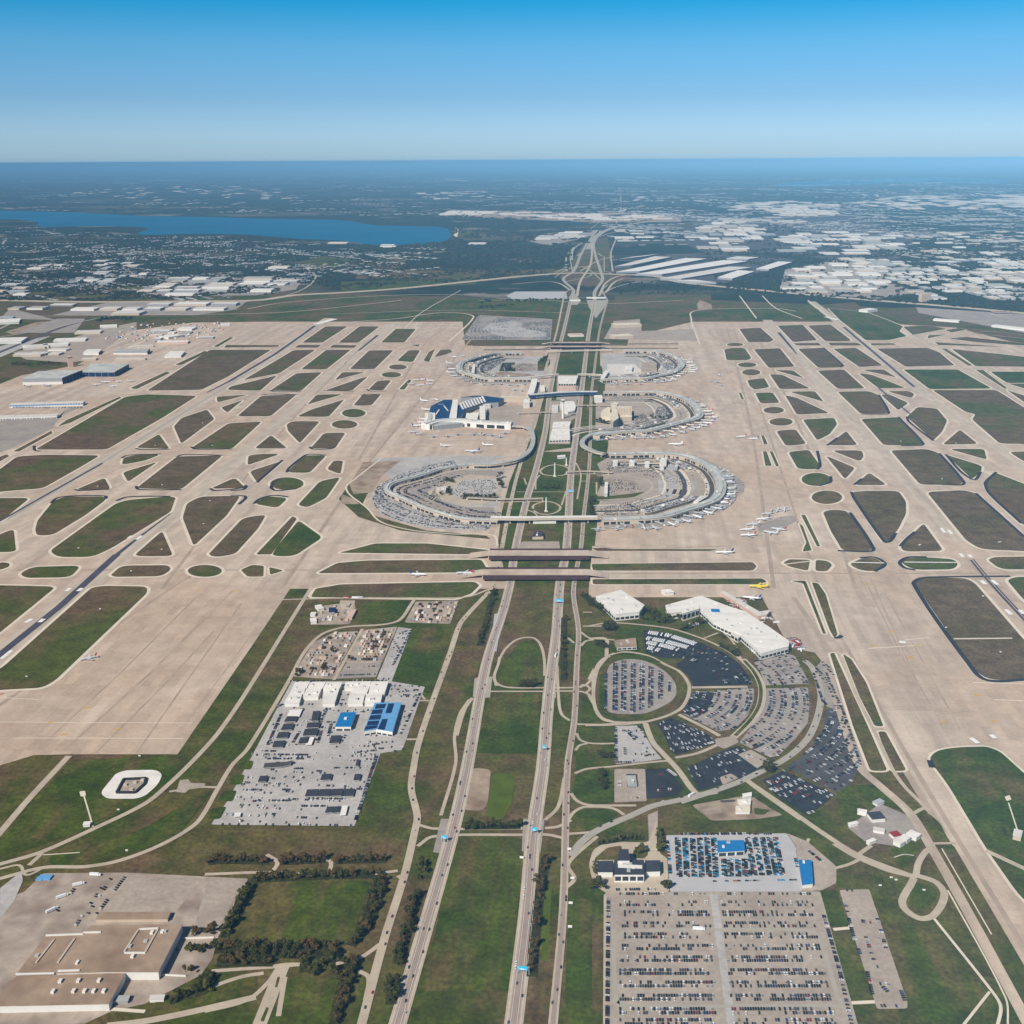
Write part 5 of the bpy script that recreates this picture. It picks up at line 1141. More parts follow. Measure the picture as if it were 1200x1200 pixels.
# big car park
OCC = [.65,.42,.85,.68,.75,.70,.88,.97,.97,.95,.88,.75]
for i, (y, o) in enumerate(zip((58,94,131,172,213,256,299,347,393,442,492,533), OCC)):
    nm = 'the %s row from the north of the big car park' % ordn(i)
    for side in (0, 1):
        x0, x1 = ((84,418) if side == 0 else (458,795)); f = (y-58)/475
        x0 += (0 if side == 0 else 46*f); x1 += (42 if side == 0 else 100)*f
        a = at(*px('F6', x0, y)); b_ = at(*px('F6', x1, y))
        n = int((b_.x-a.x)/2.75); run = .8
        for dy in ((0,) if i == 0 else (-2.9, 2.9)):
            ph = rng.random()*6
            for k in range(n):
                oo = o*(.75+.45*math.sin(k*.13+ph+side*2))
                if i in (2,3,4) and side == 0 and .42 < k/n < .62: oo *= .35
                if rng.random() < oo: put(a.x+k*2.75, a.y+(b_.y-a.y)*k/n+dy, rad(90)+rng.uniform(-.03,.03), rng.choice(PAL), nm, 4.0)
line_cars('F6','40,75 40,145 38,330 36,560','the west edge column of the big car park',.8)
line_cars('F6','838,140 870,250 900,360 945,560','the east edge column of the big car park',.75)
for c, s, o in (('F5','45,595 65,690 85,760 118,850','.5'),('F5','155,945 180,1060','.7'),('F5','195,1115 260,1112','.7'),('F5','195,650 215,700 250,830','.35'),('F5','325,1040 345,1090','.8'),('F5','130,640 135,700 145,760 195,905','.25'),('F5','235,1020 265,1050','.9')):
    line_cars(c,s,'the long side lot east of the big car park',float(o),3.4,95)
# hire lot
for i, x in enumerate((432,468,505,540,575,608)):
    line_cars('F4','%f,%f %f,285' % (x-8,95+(i%2)*4,x+2),'column %d of the hire car lot' % (i+1),.88,2.7,90,HIRE); line_cars('F4','%f,%f %f,285' % (x+3,97,x+13),'column %d of the hire car lot' % (i+1),.85,2.7,90,HIRE)
for i, x in enumerate((655,685,722,755,785)):
    line_cars('F4','%f,200 %f,285' % (x-6,x-2),'the short columns below the blue canopy',.85,2.7,90,HIRE); line_cars('F4','%f,200 %f,285' % (x+5,x+9),'the short columns below the blue canopy',.85,2.7,90,HIRE)
for i, x in enumerate((770,805,842,875,905)):
    line_cars('F4','%f,95 %f,278' % (x-6,x+30),'the slanting columns east of the blue canopy',.85,2.7,90,HIRE); line_cars('F4','%f,95 %f,278' % (x+4,x+40),'the slanting columns east of the blue canopy',.8,2.7,90,HIRE)
line_cars('F4','430,76 890,74','the north edge of the hire car lot',.7,2.8,90,HIRE); line_cars('F4','380,110 395,270','the west edge of the hire car lot',.7,2.8,90,HIRE); line_cars('F4','610,305 1030,298','the south lane of the hire car lot',.55,5,0,HIRE)
line_cars('F4','135,345 330,343','the forecourt of the dark-roofed office',.5); line_cars('F4','1070,160 1130,210','the tan yard east of the hire cars',.6); line_cars('F4','1000,185 1010,235','the tan yard east of the hire cars',.8,2.7,90,HIRE)
# oval lot
for i, (x, y0, y1) in enumerate(((98,525,730),(143,470,735),(158,475,735),(190,458,740),(205,460,740),(243,470,745),(258,475,745),(292,470,735),(307,480,735),(342,490,720),(357,495,710),(398,515,680),(412,525,675),(455,570,630))):
    line_cars('F1','%d,%d %d,%d' % (x,y0,x-3,y1),'column %d of the oval car park' % (i//2+1),.86,2.8,90)
# fan-shaped lots: arcs round the oval's centre
OC = Vector(P2(at(749,806)))
def arcs(poly, place, r0, r1, step, occ, pal=PAL, a0=-180, a1=180, z=4.0):
    r = r0
    while r < r1:
        for dr in (0, 5.6):
            n = int(2*math.pi*(r+dr)/2.8)
            for k in range(n):
                a = 2*math.pi*k/n; x = OC.x+(r+dr)*math.cos(a); y = OC.y+(r+dr)*math.sin(a)
                if inside(x, y, poly) and rng.random() < occ*(.8+.4*math.sin(a*9+r)): put(x, y, a+rng.uniform(-.03,.03), rng.choice(pal), place, z)
        r += step
arcs(lots['mid'],'the middle fan-shaped car park',75,420,17.5,.75); arcs(lots['outer'],'the outer fan-shaped car park',200,520,18,.62)
arcs(lots['top'],'the car park south of the slanting cargo building',150,520,19,.45); arcs(lots['far'],'the dark outermost fan car park',200,800,19,.62); arcs(lots['strip'],'the narrow car park by the eastern taxiway',200,800,24,.42)
arcs(lots['bus'],'the dark car park north-east of the oval',150,520,19,.42); arcs(lots['black_se'],'the black car park at the south-east corner',200,900,18,.5,['white']*5+['silver']*3+['red']+['grey']*3+['black']*4); arcs(lots['black_sw'],'the black car park south of the oval',60,500,17,.48,['white']*5+['silver']*4+['blue']+['grey']*3+['black']*4)
line_cars('F2','545,185 750,138','the car park south of the slanting cargo building',.8); line_cars('F2','905,260 960,430 985,450','the narrow car park by the eastern taxiway',.8); line_cars('F2','980,250 1030,370 1080,480 1130,620 1185,800','the narrow car park by the eastern taxiway',.6)
for s, o in (('410,90 415,355','.75'),('500,120 560,185','.9'),('520,115 585,180','.9'),('480,235 485,310','.6'),('625,285 665,275','.8'),('640,310 690,300','.8'),('590,80 645,170','.5'),('545,305 610,315','.5'),('415,360 600,358','.6')): line_cars('F3',s,'the pale lot west of the black car park',float(o),3)
for s, o in (('820,420 880,465','.9'),('740,560 860,575','.7'),('740,580 850,585','.5'),('530,640 620,635','.4'),('440,510 440,545','.7'),('720,455 780,458','.5')): line_cars('F3',s,'the storage lots beside the curving road',float(o),3,90,['white']*4+['red']*3+['black']*2)
# works yard
for s, o in (('170,842 420,845','.5'),('230,862 420,862','.4'),('520,850 700,850','.15'),('345,905 400,905','.5'),('515,902 650,902','.45'),('470,925 500,925','.4'),('165,998 200,998','.8'),('305,998 335,998','.6'),('420,1038 580,1038','.6'),('260,1046 340,1046','.5'),('165,1050 210,1046','.3'),
   ('390,1070 500,1070','.6'),('0,1150 620,1155','.15'),('700,905 720,850','.7'),('640,1090 715,850','.6'),('625,1130 690,940','.5'),('700,800 740,795','.6'),('650,830 720,825','.5'),('790,830 835,820','.4'),('800,570 900,560','.3'),('820,760 910,570','.4'),('790,450 870,295','.5'),('790,340 830,400','.3'),('820,310 850,300','.8'),('240,800 300,660','.6'),('350,680 400,640','.7'),('470,700 500,640','.7'),('460,790 480,720','.7'),('350,790 380,740','.6'),('365,800 400,780','.5'),
   ('505,760 520,700','.6'),('560,790 580,760','.5'),('590,460 710,455','.4'),('560,495 710,490','.5'),('670,795 830,785','.25'),('280,635 330,610','.5'),('570,700 590,660','.4'),('245,910 270,910','.6'),('340,520 520,518','.4'),('600,518 760,518','.4'),('200,1000 240,1000','.4'),('310,945 390,965','.12')):
    line_cars('D2',s,'the works yard by the blue roofs',min(.92,float(o)*1.6),3.1,90)
def rows_in(poly, place, occ, step=14, pitch=3.0, ang=0.0):
    xs = [q[0] for q in poly]; ys = [q[1] for q in poly]; y = min(ys)+5; k = 0
    while y < max(ys):
        x = min(xs); on = False
        while x < max(xs):
            if rng.random() < .07: on = not on
            if on and inside(x,y,poly) and inside(x+6,y,poly) and inside(x-6,y,poly) and rng.random() < occ: put(x, y, rad(90)+rng.uniform(-.05,.05), rng.choice(PAL+['white']*14), place, 4.0)
            x += pitch
        y += step if k % 2 else 5.6; k += 1
rows_in(lots['works'],'the works yard by the blue roofs',.28); rows_in(lots['works_strip'],'the strip beside the storage yards',.5); rows_in(lots['light'],'the pale lot west of the black car park',.4); rows_in(lots['side'],'the long side lot east of the big car park',.25,22)
# terminal loop car parks (small in the picture)
def fill(poly, place, occ, pal=PAL, step=15, ang=0.0, pitch=3.0, z=4.0):
    xs = [q[0] for q in poly]; ys = [q[1] for q in poly]; y = min(ys); 
    while y < max(ys):
        for dy in (0, 5.5):
            x = min(xs)
            while x < max(xs):
                if inside(x, y+dy, poly) and rng.random() < occ: put(x+rng.uniform(-.3,.3), y+dy, rad(90), rng.choice(pal), place, z)
                x += pitch
        y += step
def ringlot(c, s, place, offs, occ, pitch=3.2):
    p = smooth([P2(q) for q in pts(c, s)], n=5)
    for o in offs:
        Lr = MB().ribbon(p, abs(o)*2, 0); k = 0 if o > 0 else 1
        for q, d in along([tuple(v[k]) for v in Lr], pitch):
            if rng.random() < occ*(.6+.6*math.sin(q.x*.03+o)): put(q.x, q.y, math.atan2(d.y,d.x)+rad(90), rng.choice(PAL), place, 4.4)
WLs = '1100,705 1000,698 850,688 700,655 560,610 430,560 300,500 200,460 175,420 210,380 300,350 400,325 520,290 640,250'
WLo = [P2(q) for q in pts('E1','1060,760 990,756 840,754 640,746 450,720 290,682 160,632 85,575 52,490 75,400 150,342 270,282 420,228 580,184 760,148')]
WLi = [P2(q) for q in pts('E1',WLs+' 800,220')]
for f in (.10,.16,.26,.32,.42,.48,.58,.64,.74,.80,.90):
    q_ = smooth([tuple(Vector(a).lerp(Vector(b_), f+.06)) for a, b_ in zip(WLi, WLo)], n=5)
    for q, d in along(q_, 3.0):
        if rng.random() < .55*(.75+.5*math.sin(q.x*.02+f*20)): put(q.x, q.y, math.atan2(d.y,d.x)+rad(90), rng.choice(PAL+['white']*45+['silver']*25), 'the wide parking ring around the south-west loop', 4.2)
ringlot('E1',WLs,'the inner lot of the south-west loop',(-27,-32,-46,-52,-68,-74,-84,-90),.75)
for poly, l, o, c in (('560,440 640,360 690,340 640,400 640,500 560,480','south-west',.35,'E1'),('760,450 800,340 980,312 1140,320 1130,440 990,488 840,488','south-west',.16,'E1'),
   ('80,480 400,410 600,420 560,480 300,520 100,530','south-east',.28,'E4'),('130,140 380,150 540,200 400,215 130,215','south-east',.3,'E4'),('140,290 200,260 330,290 380,340 140,370','south-east',.25,'E4'),('400,220 600,200 560,240 420,260','south-east',.22,'E4'),('530,270 650,225 750,285 770,330','south-east',.22,'E4'),('120,400 500,355 480,420 140,420','middle eastern',.4,'E5'),('570,260 610,205 680,195 750,260 690,345 600,345','middle eastern',.5,'E5'),('350,320 480,260 540,330 420,360','middle eastern',.5,'E5'),
   ('260,240 400,165 640,150 560,210 480,260 320,300','north-western',.4,'E6'),('660,230 780,195 890,205 880,255 740,265','north-western',.2,'E6'),('500,150 700,160 780,220 700,260 620,200','north-eastern',.35,'E7')):
    fill([P2(q) for q in pts(c,poly)],'the car park inside the %s loop'%l,min(.8,o*1.7))
NL = [P2(q) for q in pts('C6','606,163 692,44 1056,63 1046,163')]; NE = [P2(q) for q in pts('C6','705,115 740,85 860,68 915,85 905,105 1030,128 1030,150 820,152')]
NC = Vector(cen(NE)); r = 60
while r < 620:
    for dr in (0, 5.6):
        n = int(2*math.pi*(r+dr)/3.2)
        for k in range(n):
            a = 2*math.pi*k/n; x = NC.x+(r+dr)*1.0*math.cos(a); y = NC.y+(r+dr)*1.5*math.sin(a)
            if inside(x,y,NL) and rng.random() < (.30 if inside(x,y,NE) else .95)*(.6+.6*math.sin(a*5+r*.02)): put(x,y,a,rng.choice(PAL+['white']*25),'the far northern car park')
    r += 19
for tk, sg in (('EL',1),('EM',1),('EU',1),('WU',-1)):
    p = T[tk][1]
    for o, oc in ((35,.5),(38,.4),(63,.6),(69,.6),(-20,.25)):
        Lr = MB().ribbon(p, o*2 if o > 0 else -o*2, 0); k = (0 if sg*o > 0 else 1)
        for q, d in along([tuple(v[k]) for v in Lr], 3.4):
            if rng.random() < oc*(.5+.7*math.sin(q.x*.021+o)): put(q.x, q.y, math.atan2(d.y,d.x)+rad(90), rng.choice(PAL+['white']*30), 'the kerbside decks of the terminal loops', 4.6)
arcs(lots['empty'],'the dark half-empty lot by the ring road',150,700,20,.30,['grey','silver','black','white'])
# depot yard
for s, o in (('395,755 520,590','.55'),('365,745 460,600','.35'),('300,815 420,640','.4'),('185,810 310,640','.25'),('1020,620 900,830','.05'),('640,1000 820,985','.1'),('700,960 740,890','.25')): line_cars('D6',s,'the rows of the depot yard',float(o),4.2,60,['black']*3+['grey']*2+['white']*2)
# traffic
for (p, wd), nm, st in zip(FR, ('western freeway','eastern freeway','eastern service road','western service road','curving road south of the lots','ring road of the fan'), (26,21,30,26,34,30)):
    for q, d in along(p, st):
        if q.y > 6500 or rng.random() < .3: continue
        n = Vector((-d.y, d.x)); o = rng.choice((-.28,-.1,.1,.28))*wd; x, y = (q+n*o+d*rng.uniform(-20,20))
        put(x, y, math.atan2(d.y,d.x), rng.choice(PAL), 'traffic on the '+nm, 4.45)
for q_, wd, h in DECKS:
    for o in (-.36,-.18,.1,.28):
        Lr = MB().ribbon(q_, max(.5, abs(o)*2*wd), 0); k = 0 if o > 0 else 1
        for q, d in along([tuple(v[k]) for v in Lr], 3.1):
            if rng.random() < .55: put(q.x, q.y, math.atan2(d.y,d.x)+rad(90), rng.choice(PAL+['white']*10), 'the roof decks of the loop garages', (h-.65)/.22)
def car_geo():
    b = MB()
    b.prism([(-2.2,-.88),(2.2,-.88),(2.3,-.6),(2.3,.6),(2.2,.88),(-2.2,.88),(-2.3,.6),(-2.3,-.6)], .3, .92, 0)
    lo = [(-1.7,-.82),(.9,-.82),(.9,.82),(-1.7,.82)]; hi = [(-1.2,-.66),(.35,-.66),(.35,.66),(-1.2,.66)]
    for i in range(4):
        j = (i+1) % 4; b.face([(*lo[i],.92),(*lo[j],.92),(*hi[j],1.5),(*hi[i],1.5)], 1)
    b.face([(*q,1.5) for q in hi], 0)
    for x in (-1.4,1.4):
        for y in (-.86,.86): b.tube((x,y-.1,.32),(x,y+.1,.32),.32,.32,8,2)
    return b
geo = car_geo(); car_me = {}
CARS.sort(key=lambda q: q[0]**2+q[1]**2)
vis = [q for q in CARS]
def on_screen(x, y):
    d = CR.transposed() @ Vector((x, y, -H)); 
    return d.z < 0 and abs(d.x/-d.z*F) < 596 and abs(d.y/-d.z*F) < 596
head = [q for q in vis if on_screen(q[0], q[1])][:300]; hs = set(map(id, head))
wd_ = {'bright_blue':'bright blue'}
for x, y, r, col, place, z in head:
    if col not in car_me: car_me[col] = geo.mesh('parked_car', [M['car_'+col], M['glass'], M['tyre']])
    moving = place.startswith('traffic')
    o = link(bpy.data.objects.new('car', car_me[col])); o.location = (x, y, z*.22+.05); o.rotation_euler = (0, 0, r)
    tag(o, '%s car %s' % (wd_.get(col, col), 'in the '+place if moving else 'parked in '+place), 'car', ('%s cars in %s' % (wd_.get(col, col), place)))
cols = sorted(set(PAL+HIRE)); b = MB()
for q in CARS:
    if id(q) in hs: continue
    x, y, r, col, place, z = q; z = z*.22+.3; c, s = math.cos(r), math.sin(r); k = cols.index(col); i0 = len(b.v)
    far = y > 2600
    if far: # beyond about 3 km a car keeps only its body and cabin
        g = geo.f[:14]
    else: g = geo.f
    for f, m in zip(g, geo.m):
        i = len(b.v)
        for vi in f: vx, vy, vz = geo.v[vi]; b.v.append((x+vx*c-vy*s, y+vx*s+vy*c, z-.25+vz))
        b.f.append(tuple(range(i, i+len(f)))); b.m.append(k if m == 0 else len(cols)+m-1)
tag(b.build('parked_cars', [M['car_'+c] for c in cols]+[M['glass'], M['tyre']]), 'mass of parked cars too many to count in the lots farther back', 'parked cars', kind='stuff')

# buses and lorries
def bus_geo(L_, W_, H_, cab):
    b = MB(); b.prism([(-L_/2,-W_/2),(L_/2-cab,-W_/2),(L_/2-cab,W_/2),(-L_/2,W_/2)], .6, H_, 0)
    if cab: b.prism([(L_/2-cab+.3,-W_/2+.1),(L_/2,-W_/2+.1),(L_/2,W_/2-.1),(L_/2-cab+.3,W_/2-.1)], .5, H_*.75, 0)
    for s in (-1,1): b.face([(-L_/2+.5,s*(W_/2+.02),H_*.5),(L_/2-cab-.5,s*(W_/2+.02),H_*.5),(L_/2-cab-.5,s*(W_/2+.02),H_*.78),(-L_/2+.5,s*(W_/2+.02),H_*.78)][::s], 1)
    for x in (-L_*.3,L_*.35):
        for y in (-W_/2+.1,W_/2-.1): b.tube((x,y-.15,.5),(x,y+.15,.5),.5,.5,8,2)
    return b
bus_me = {m: bus_geo(11,2.5,3.1,0).mesh('shuttle_bus',[M[m],M['glass'],M['tyre']]) for m in ('car_white','car_red','car_silver')}
lor_me = {m: bus_geo(14,2.6,3.8,2.4).mesh('lorry',[M[m],M['car_white'],M['tyre']]) for m in ('car_white','car_silver','car_red','car_grey')}
def veh(me, name, x, y, r, label, cat, group, z=4.0):
    o = link(bpy.data.objects.new(name, me)); o.location = (x,y,z*.22-.05); o.rotation_euler = (0,0,r); tag(o,label,cat,group)
for i, s in enumerate(('340,300 450,316 600,365','330,332 430,350 560,385','332,357 420,374 500,396','338,386 405,402')):
    for k, (q, d) in enumerate(along([P2(v) for v in pts('F1',s)], 4.0)):
        if rng.random() < .82: veh(bus_me['car_white'],'shuttle_bus',q.x,q.y,math.atan2(d.y,d.x)+rad(90),'white shuttle bus in the %s row of the dark bus park'%ordn(i),'bus','shuttle buses in row %d of the dark bus park'%(i+1))
for c,x,y,r,m,l in (('D6',325,628,30,'car_white','white lorry highest up in the depot yard'),('D6',258,678,40,'car_white','white lorry in the middle of the depot yard'),('D6',215,735,50,'car_white','white lorry lowest in the depot yard'),('D6',395,588,0,'car_white','white lorry at the north edge of the depot yard'),
   ('F3',1003,620,50,'car_white','white lorry at the junction of the curving road'),('G7',610,172,0,'car_red','red lorry on the narrow road by the small apron yard'),('G7',692,172,0,'car_white','white lorry right behind the red one'),('G7',738,170,0,'car_silver','silver lorry second behind the red one'),('F6',375,190,0,'car_white','white bus crossing the big car park'),('D3',648,810,85,'car_white','white lorry on the eastern freeway near the lay-by')):
    q = at(*px(c,x,y)); veh(lor_me[m],'lorry',q.x,q.y,rad(r),lab(l),'lorry',None)
for c,s,n,l in (('F1','560,260 620,245',5,'cargo building forecourt'),('F1','900,385 945,420',4,'corner of the slanting cargo building'),('G3','100,762 680,765',22,'long cargo shed with the blue glazed front'),('G3','20,862 460,850',18,'southern white cargo shed')):
    p = [P2(v) for v in pts(c,s)]; a,b_ = Vector(p[0]),Vector(p[1])
    for k in range(n):
        q = a.lerp(b_,(k+.5)/n); veh(lor_me[rng.choice(list(lor_me)[:2])],'lorry',q.x,q.y,rad(90),'lorry backed up to the %s'%l,'lorry','lorries at the %s'%l)
for i in range(46):
    c, x, y = rng.choice([('F1',rng.uniform(960,1080),rng.uniform(190,310)),('F1',rng.uniform(760,900),rng.uniform(110,180)),('F1',rng.uniform(1130,1200),rng.uniform(320,400))]); q = at(*px(c,x,y))
    if True: veh(lor_me[rng.choice(list(lor_me))],'service_truck',q.x,q.y,rng.choice((0.3,1.2,2.0)),'airport service truck parked on the apron behind the slanting cargo building','truck','service trucks behind the slanting cargo building',2.2)
for tk, outw in (('EL',1),('EM',1),('EU',1),('WU',-1),('WD',1)):
    r_, p = T[tk]; nm = r_['label']
    for k, (q, d) in enumerate(along(p, 34)[1:-8]):
        n = Vector((d.y, -d.x)); q = q+n*(28+rng.uniform(0,16))
        veh(lor_me[rng.choice(list(lor_me))],'service_truck',q.x,q.y,math.atan2(d.y,d.x)+rng.choice((0,1.57)),'service truck beside the '+nm.split(',')[0].replace(' around',', around')[:70],'truck','service trucks beside the '+nm.split(',')[0][:60],2.0)
        if k % 2 == 0:  # boarding bridges
            r0 = p and q
for tk in ('EL','EM','EU','WU'):
    r_, p = T[tk]
    for k, (q, d) in enumerate(along(p, 42)[1:-9]):
        n = Vector((d.y, -d.x)); a = q+n*17; e_ = a+n*22+d*8
        b = MB(); Lr = MB().ribbon([tuple(a),tuple(e_)],3.2,0); b.prism([tuple(Lr[0][0]),tuple(Lr[0][1]),tuple(Lr[1][1]),tuple(Lr[1][0])],4.2,7.2,bottom=True); b.box(e_.x,e_.y,3.8,5,5,3.8); b.box(e_.x,e_.y,0,1,1,3.7)
        b.build('boarding_bridge', M['light_concrete' if tk != 'EL' else 'metal'], r_)
# ================================================================== ROAD SIGNS
def gantry(c, x, y, wd, label, panel=True):
    q = at(*px(c,x,y)); r = empty('sign_gantry',(q.x,q.y,.8)); tag(r, lab(label),'road sign')
    for s in (-1,1): b = MB(); b.box(q.x+s*wd/2,q.y,.8,.6,.6,9.5); b.build('post', M['metal'], r)
    b = MB(); b.box(q.x,q.y,10.2,wd+1,.5,.8); b.build('beam', M['metal'], r)
    b = MB(); b.box(q.x,q.y-.6,6.6,wd*.8,.3,5.2); b.build('sign_panel', M['cyan'], r)
    b = MB(); b.box(q.x-wd*.12,q.y-.8,8.4,wd*.4,.08,.7); b.box(q.x+wd*.05,q.y-.8,7.2,wd*.5,.08,.7); b.build('sign_text_bar', M['paint'], r)
gantry('G5',678,1095,13,'bright blue overhead sign nearest the bottom on the eastern freeway'); gantry('G5',757,110,8,'blue overhead sign on the eastern freeway bridge'); gantry('G5',125,165,8,'blue overhead sign on the western freeway bridge')
gantry('D3',665,550,18,'wide blue overhead sign just south of the brown-edged bridges'); gantry('E8',556,345,16,'wide blue overhead sign between the green ring roads'); gantry('D3',590,1290,6,'small blue overhead sign on the eastern freeway beside the bare field')
for i,(x,y) in enumerate(((668,285),(1003,225),(1025,430),(1012,605),(1008,772))):
    q = at(*px('G5',x,y)); r = empty('roadside_sign',(q.x,q.y,0)); tag(r, lab(['white square board on the verge west of the eastern freeway','white sign at the first junction of the eastern service road','white sign just above the office entrance junction','white sign just below the office entrance junction','white sign farthest down the eastern service road'][i]),'road sign')
    for s in (-1,1): b = MB(); b.box(q.x+s*1.8,q.y,0,.25,.25,3); b.build('post', M['metal'], r)
    b = MB(); b.box(q.x,q.y-.25,2.2,5,.2,3.2); b.build('sign_panel', M['paint'], r)
sg = MB(); sg.box(0,0,0,3.4,1.2,1.6); sg.box(-1,0,-.6,.3,.3,.6); sg.box(1,0,-.6,.3,.3,.6); sgm = sg.mesh('airfield_sign', M['white_wall'])
for c,x,y in (('D1',368,172),('D1',758,178),('D1',615,280),('D1',125,775),('D1',470,458),('D1',955,58),('D1',655,1148),('C4',950,585),('C4',728,690),('C4',458,882),('C4',995,690),('C4',760,875),('C4',985,950),('D5',1090,143),('D5',708,158),('D5',1008,398),('D5',835,545),('D5',1090,660),('C8',690,592),('C8',918,600),('C8',860,748),('C8',1095,1010),('C8',770,1020),('D6',525,487),('D6',490,318),('F5',440,533),('F5',220,510),('F5',275,470),('F5',300,482)):
    q = at(*px(c,x,y)); o = link(bpy.data.objects.new('airfield_sign', sgm)); o.location = (q.x,q.y,1.3); tag(o,'small white airfield sign standing alone on a grass island','sign','small airfield signs on the grass')

# ================================================================== TREES
LM = ['leaf_green','leaf_dark','leaf_brown','leaf_red']
def tree_mesh(seed, h, wdt):
    g = random.Random(seed); b = MB()
    lobes = [(g.gauss(0,wdt*.22), g.gauss(0,wdt*.22), h*g.uniform(.45,.85), g.uniform(.22,.36)*wdt) for _ in range(7)]
    for _ in range(300):
        x, y, z, r = g.choice(lobes); v = Vector((g.gauss(0,1),g.gauss(0,1),g.gauss(0,1))).normalized()*r*g.uniform(.55,1.05)
        c = Vector((x,y,z))+Vector((v.x,v.y,v.z*.8)); c.z = max(c.z, h*.22)
        n = (v.normalized()+Vector((g.gauss(0,.5),g.gauss(0,.5),g.gauss(0,.5)+.3))).normalized(); u = n.orthogonal().normalized(); k = n.cross(u); s = g.uniform(.45,.95)
        a = g.uniform(0,6.28); p = []
        for j in range(5): p.append(c+(u*math.cos(a+j*1.2566)+k*math.sin(a+j*1.2566))*s*g.uniform(.6,1.2))
        b.face(p)
    t = MB(); t.tube((0,0,0),(g.uniform(-.3,.3),g.uniform(-.3,.3),h*.5),.32,.16,7)
    for _ in range(4):
        x,y,z,r = g.choice(lobes); t.tube((0,0,h*g.uniform(.2,.4)),(x,y,z),.14,.05,5)
    return b, t
TM = []
for i in range(6):
    b, t = tree_mesh(40+i, 7.5+.6*i, 6.5+.5*(i%3)); TM.append((b, t.mesh('trunk', M['trunk']), {}))
def row(c, s, n, place, mix='gdb', jit=2.0, sc=1.0):
    p = [Vector(P2(q)) for q in pts(c, s)]; L_ = [0]
    for a, b_ in zip(p, p[1:]): L_.append(L_[-1]+(b_-a).length)
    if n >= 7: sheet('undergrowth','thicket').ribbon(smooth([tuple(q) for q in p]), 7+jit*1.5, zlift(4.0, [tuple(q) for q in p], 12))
    for k in range(n):
        t_ = L_[-1]*(k+.5)/n; j = max(i for i in range(len(L_)) if L_[i] <= t_+1e-9); j = min(j, len(p)-2)
        q = p[j]+(p[j+1]-p[j])*((t_-L_[j])/max(1e-6,(L_[j+1]-L_[j])))
        TREES.append((q.x+rng.uniform(-jit,jit), q.y+rng.uniform(-jit,jit), rng.choice(mix), place, k, n, sc*rng.uniform(.85,1.65)))
rng = random.Random(31)
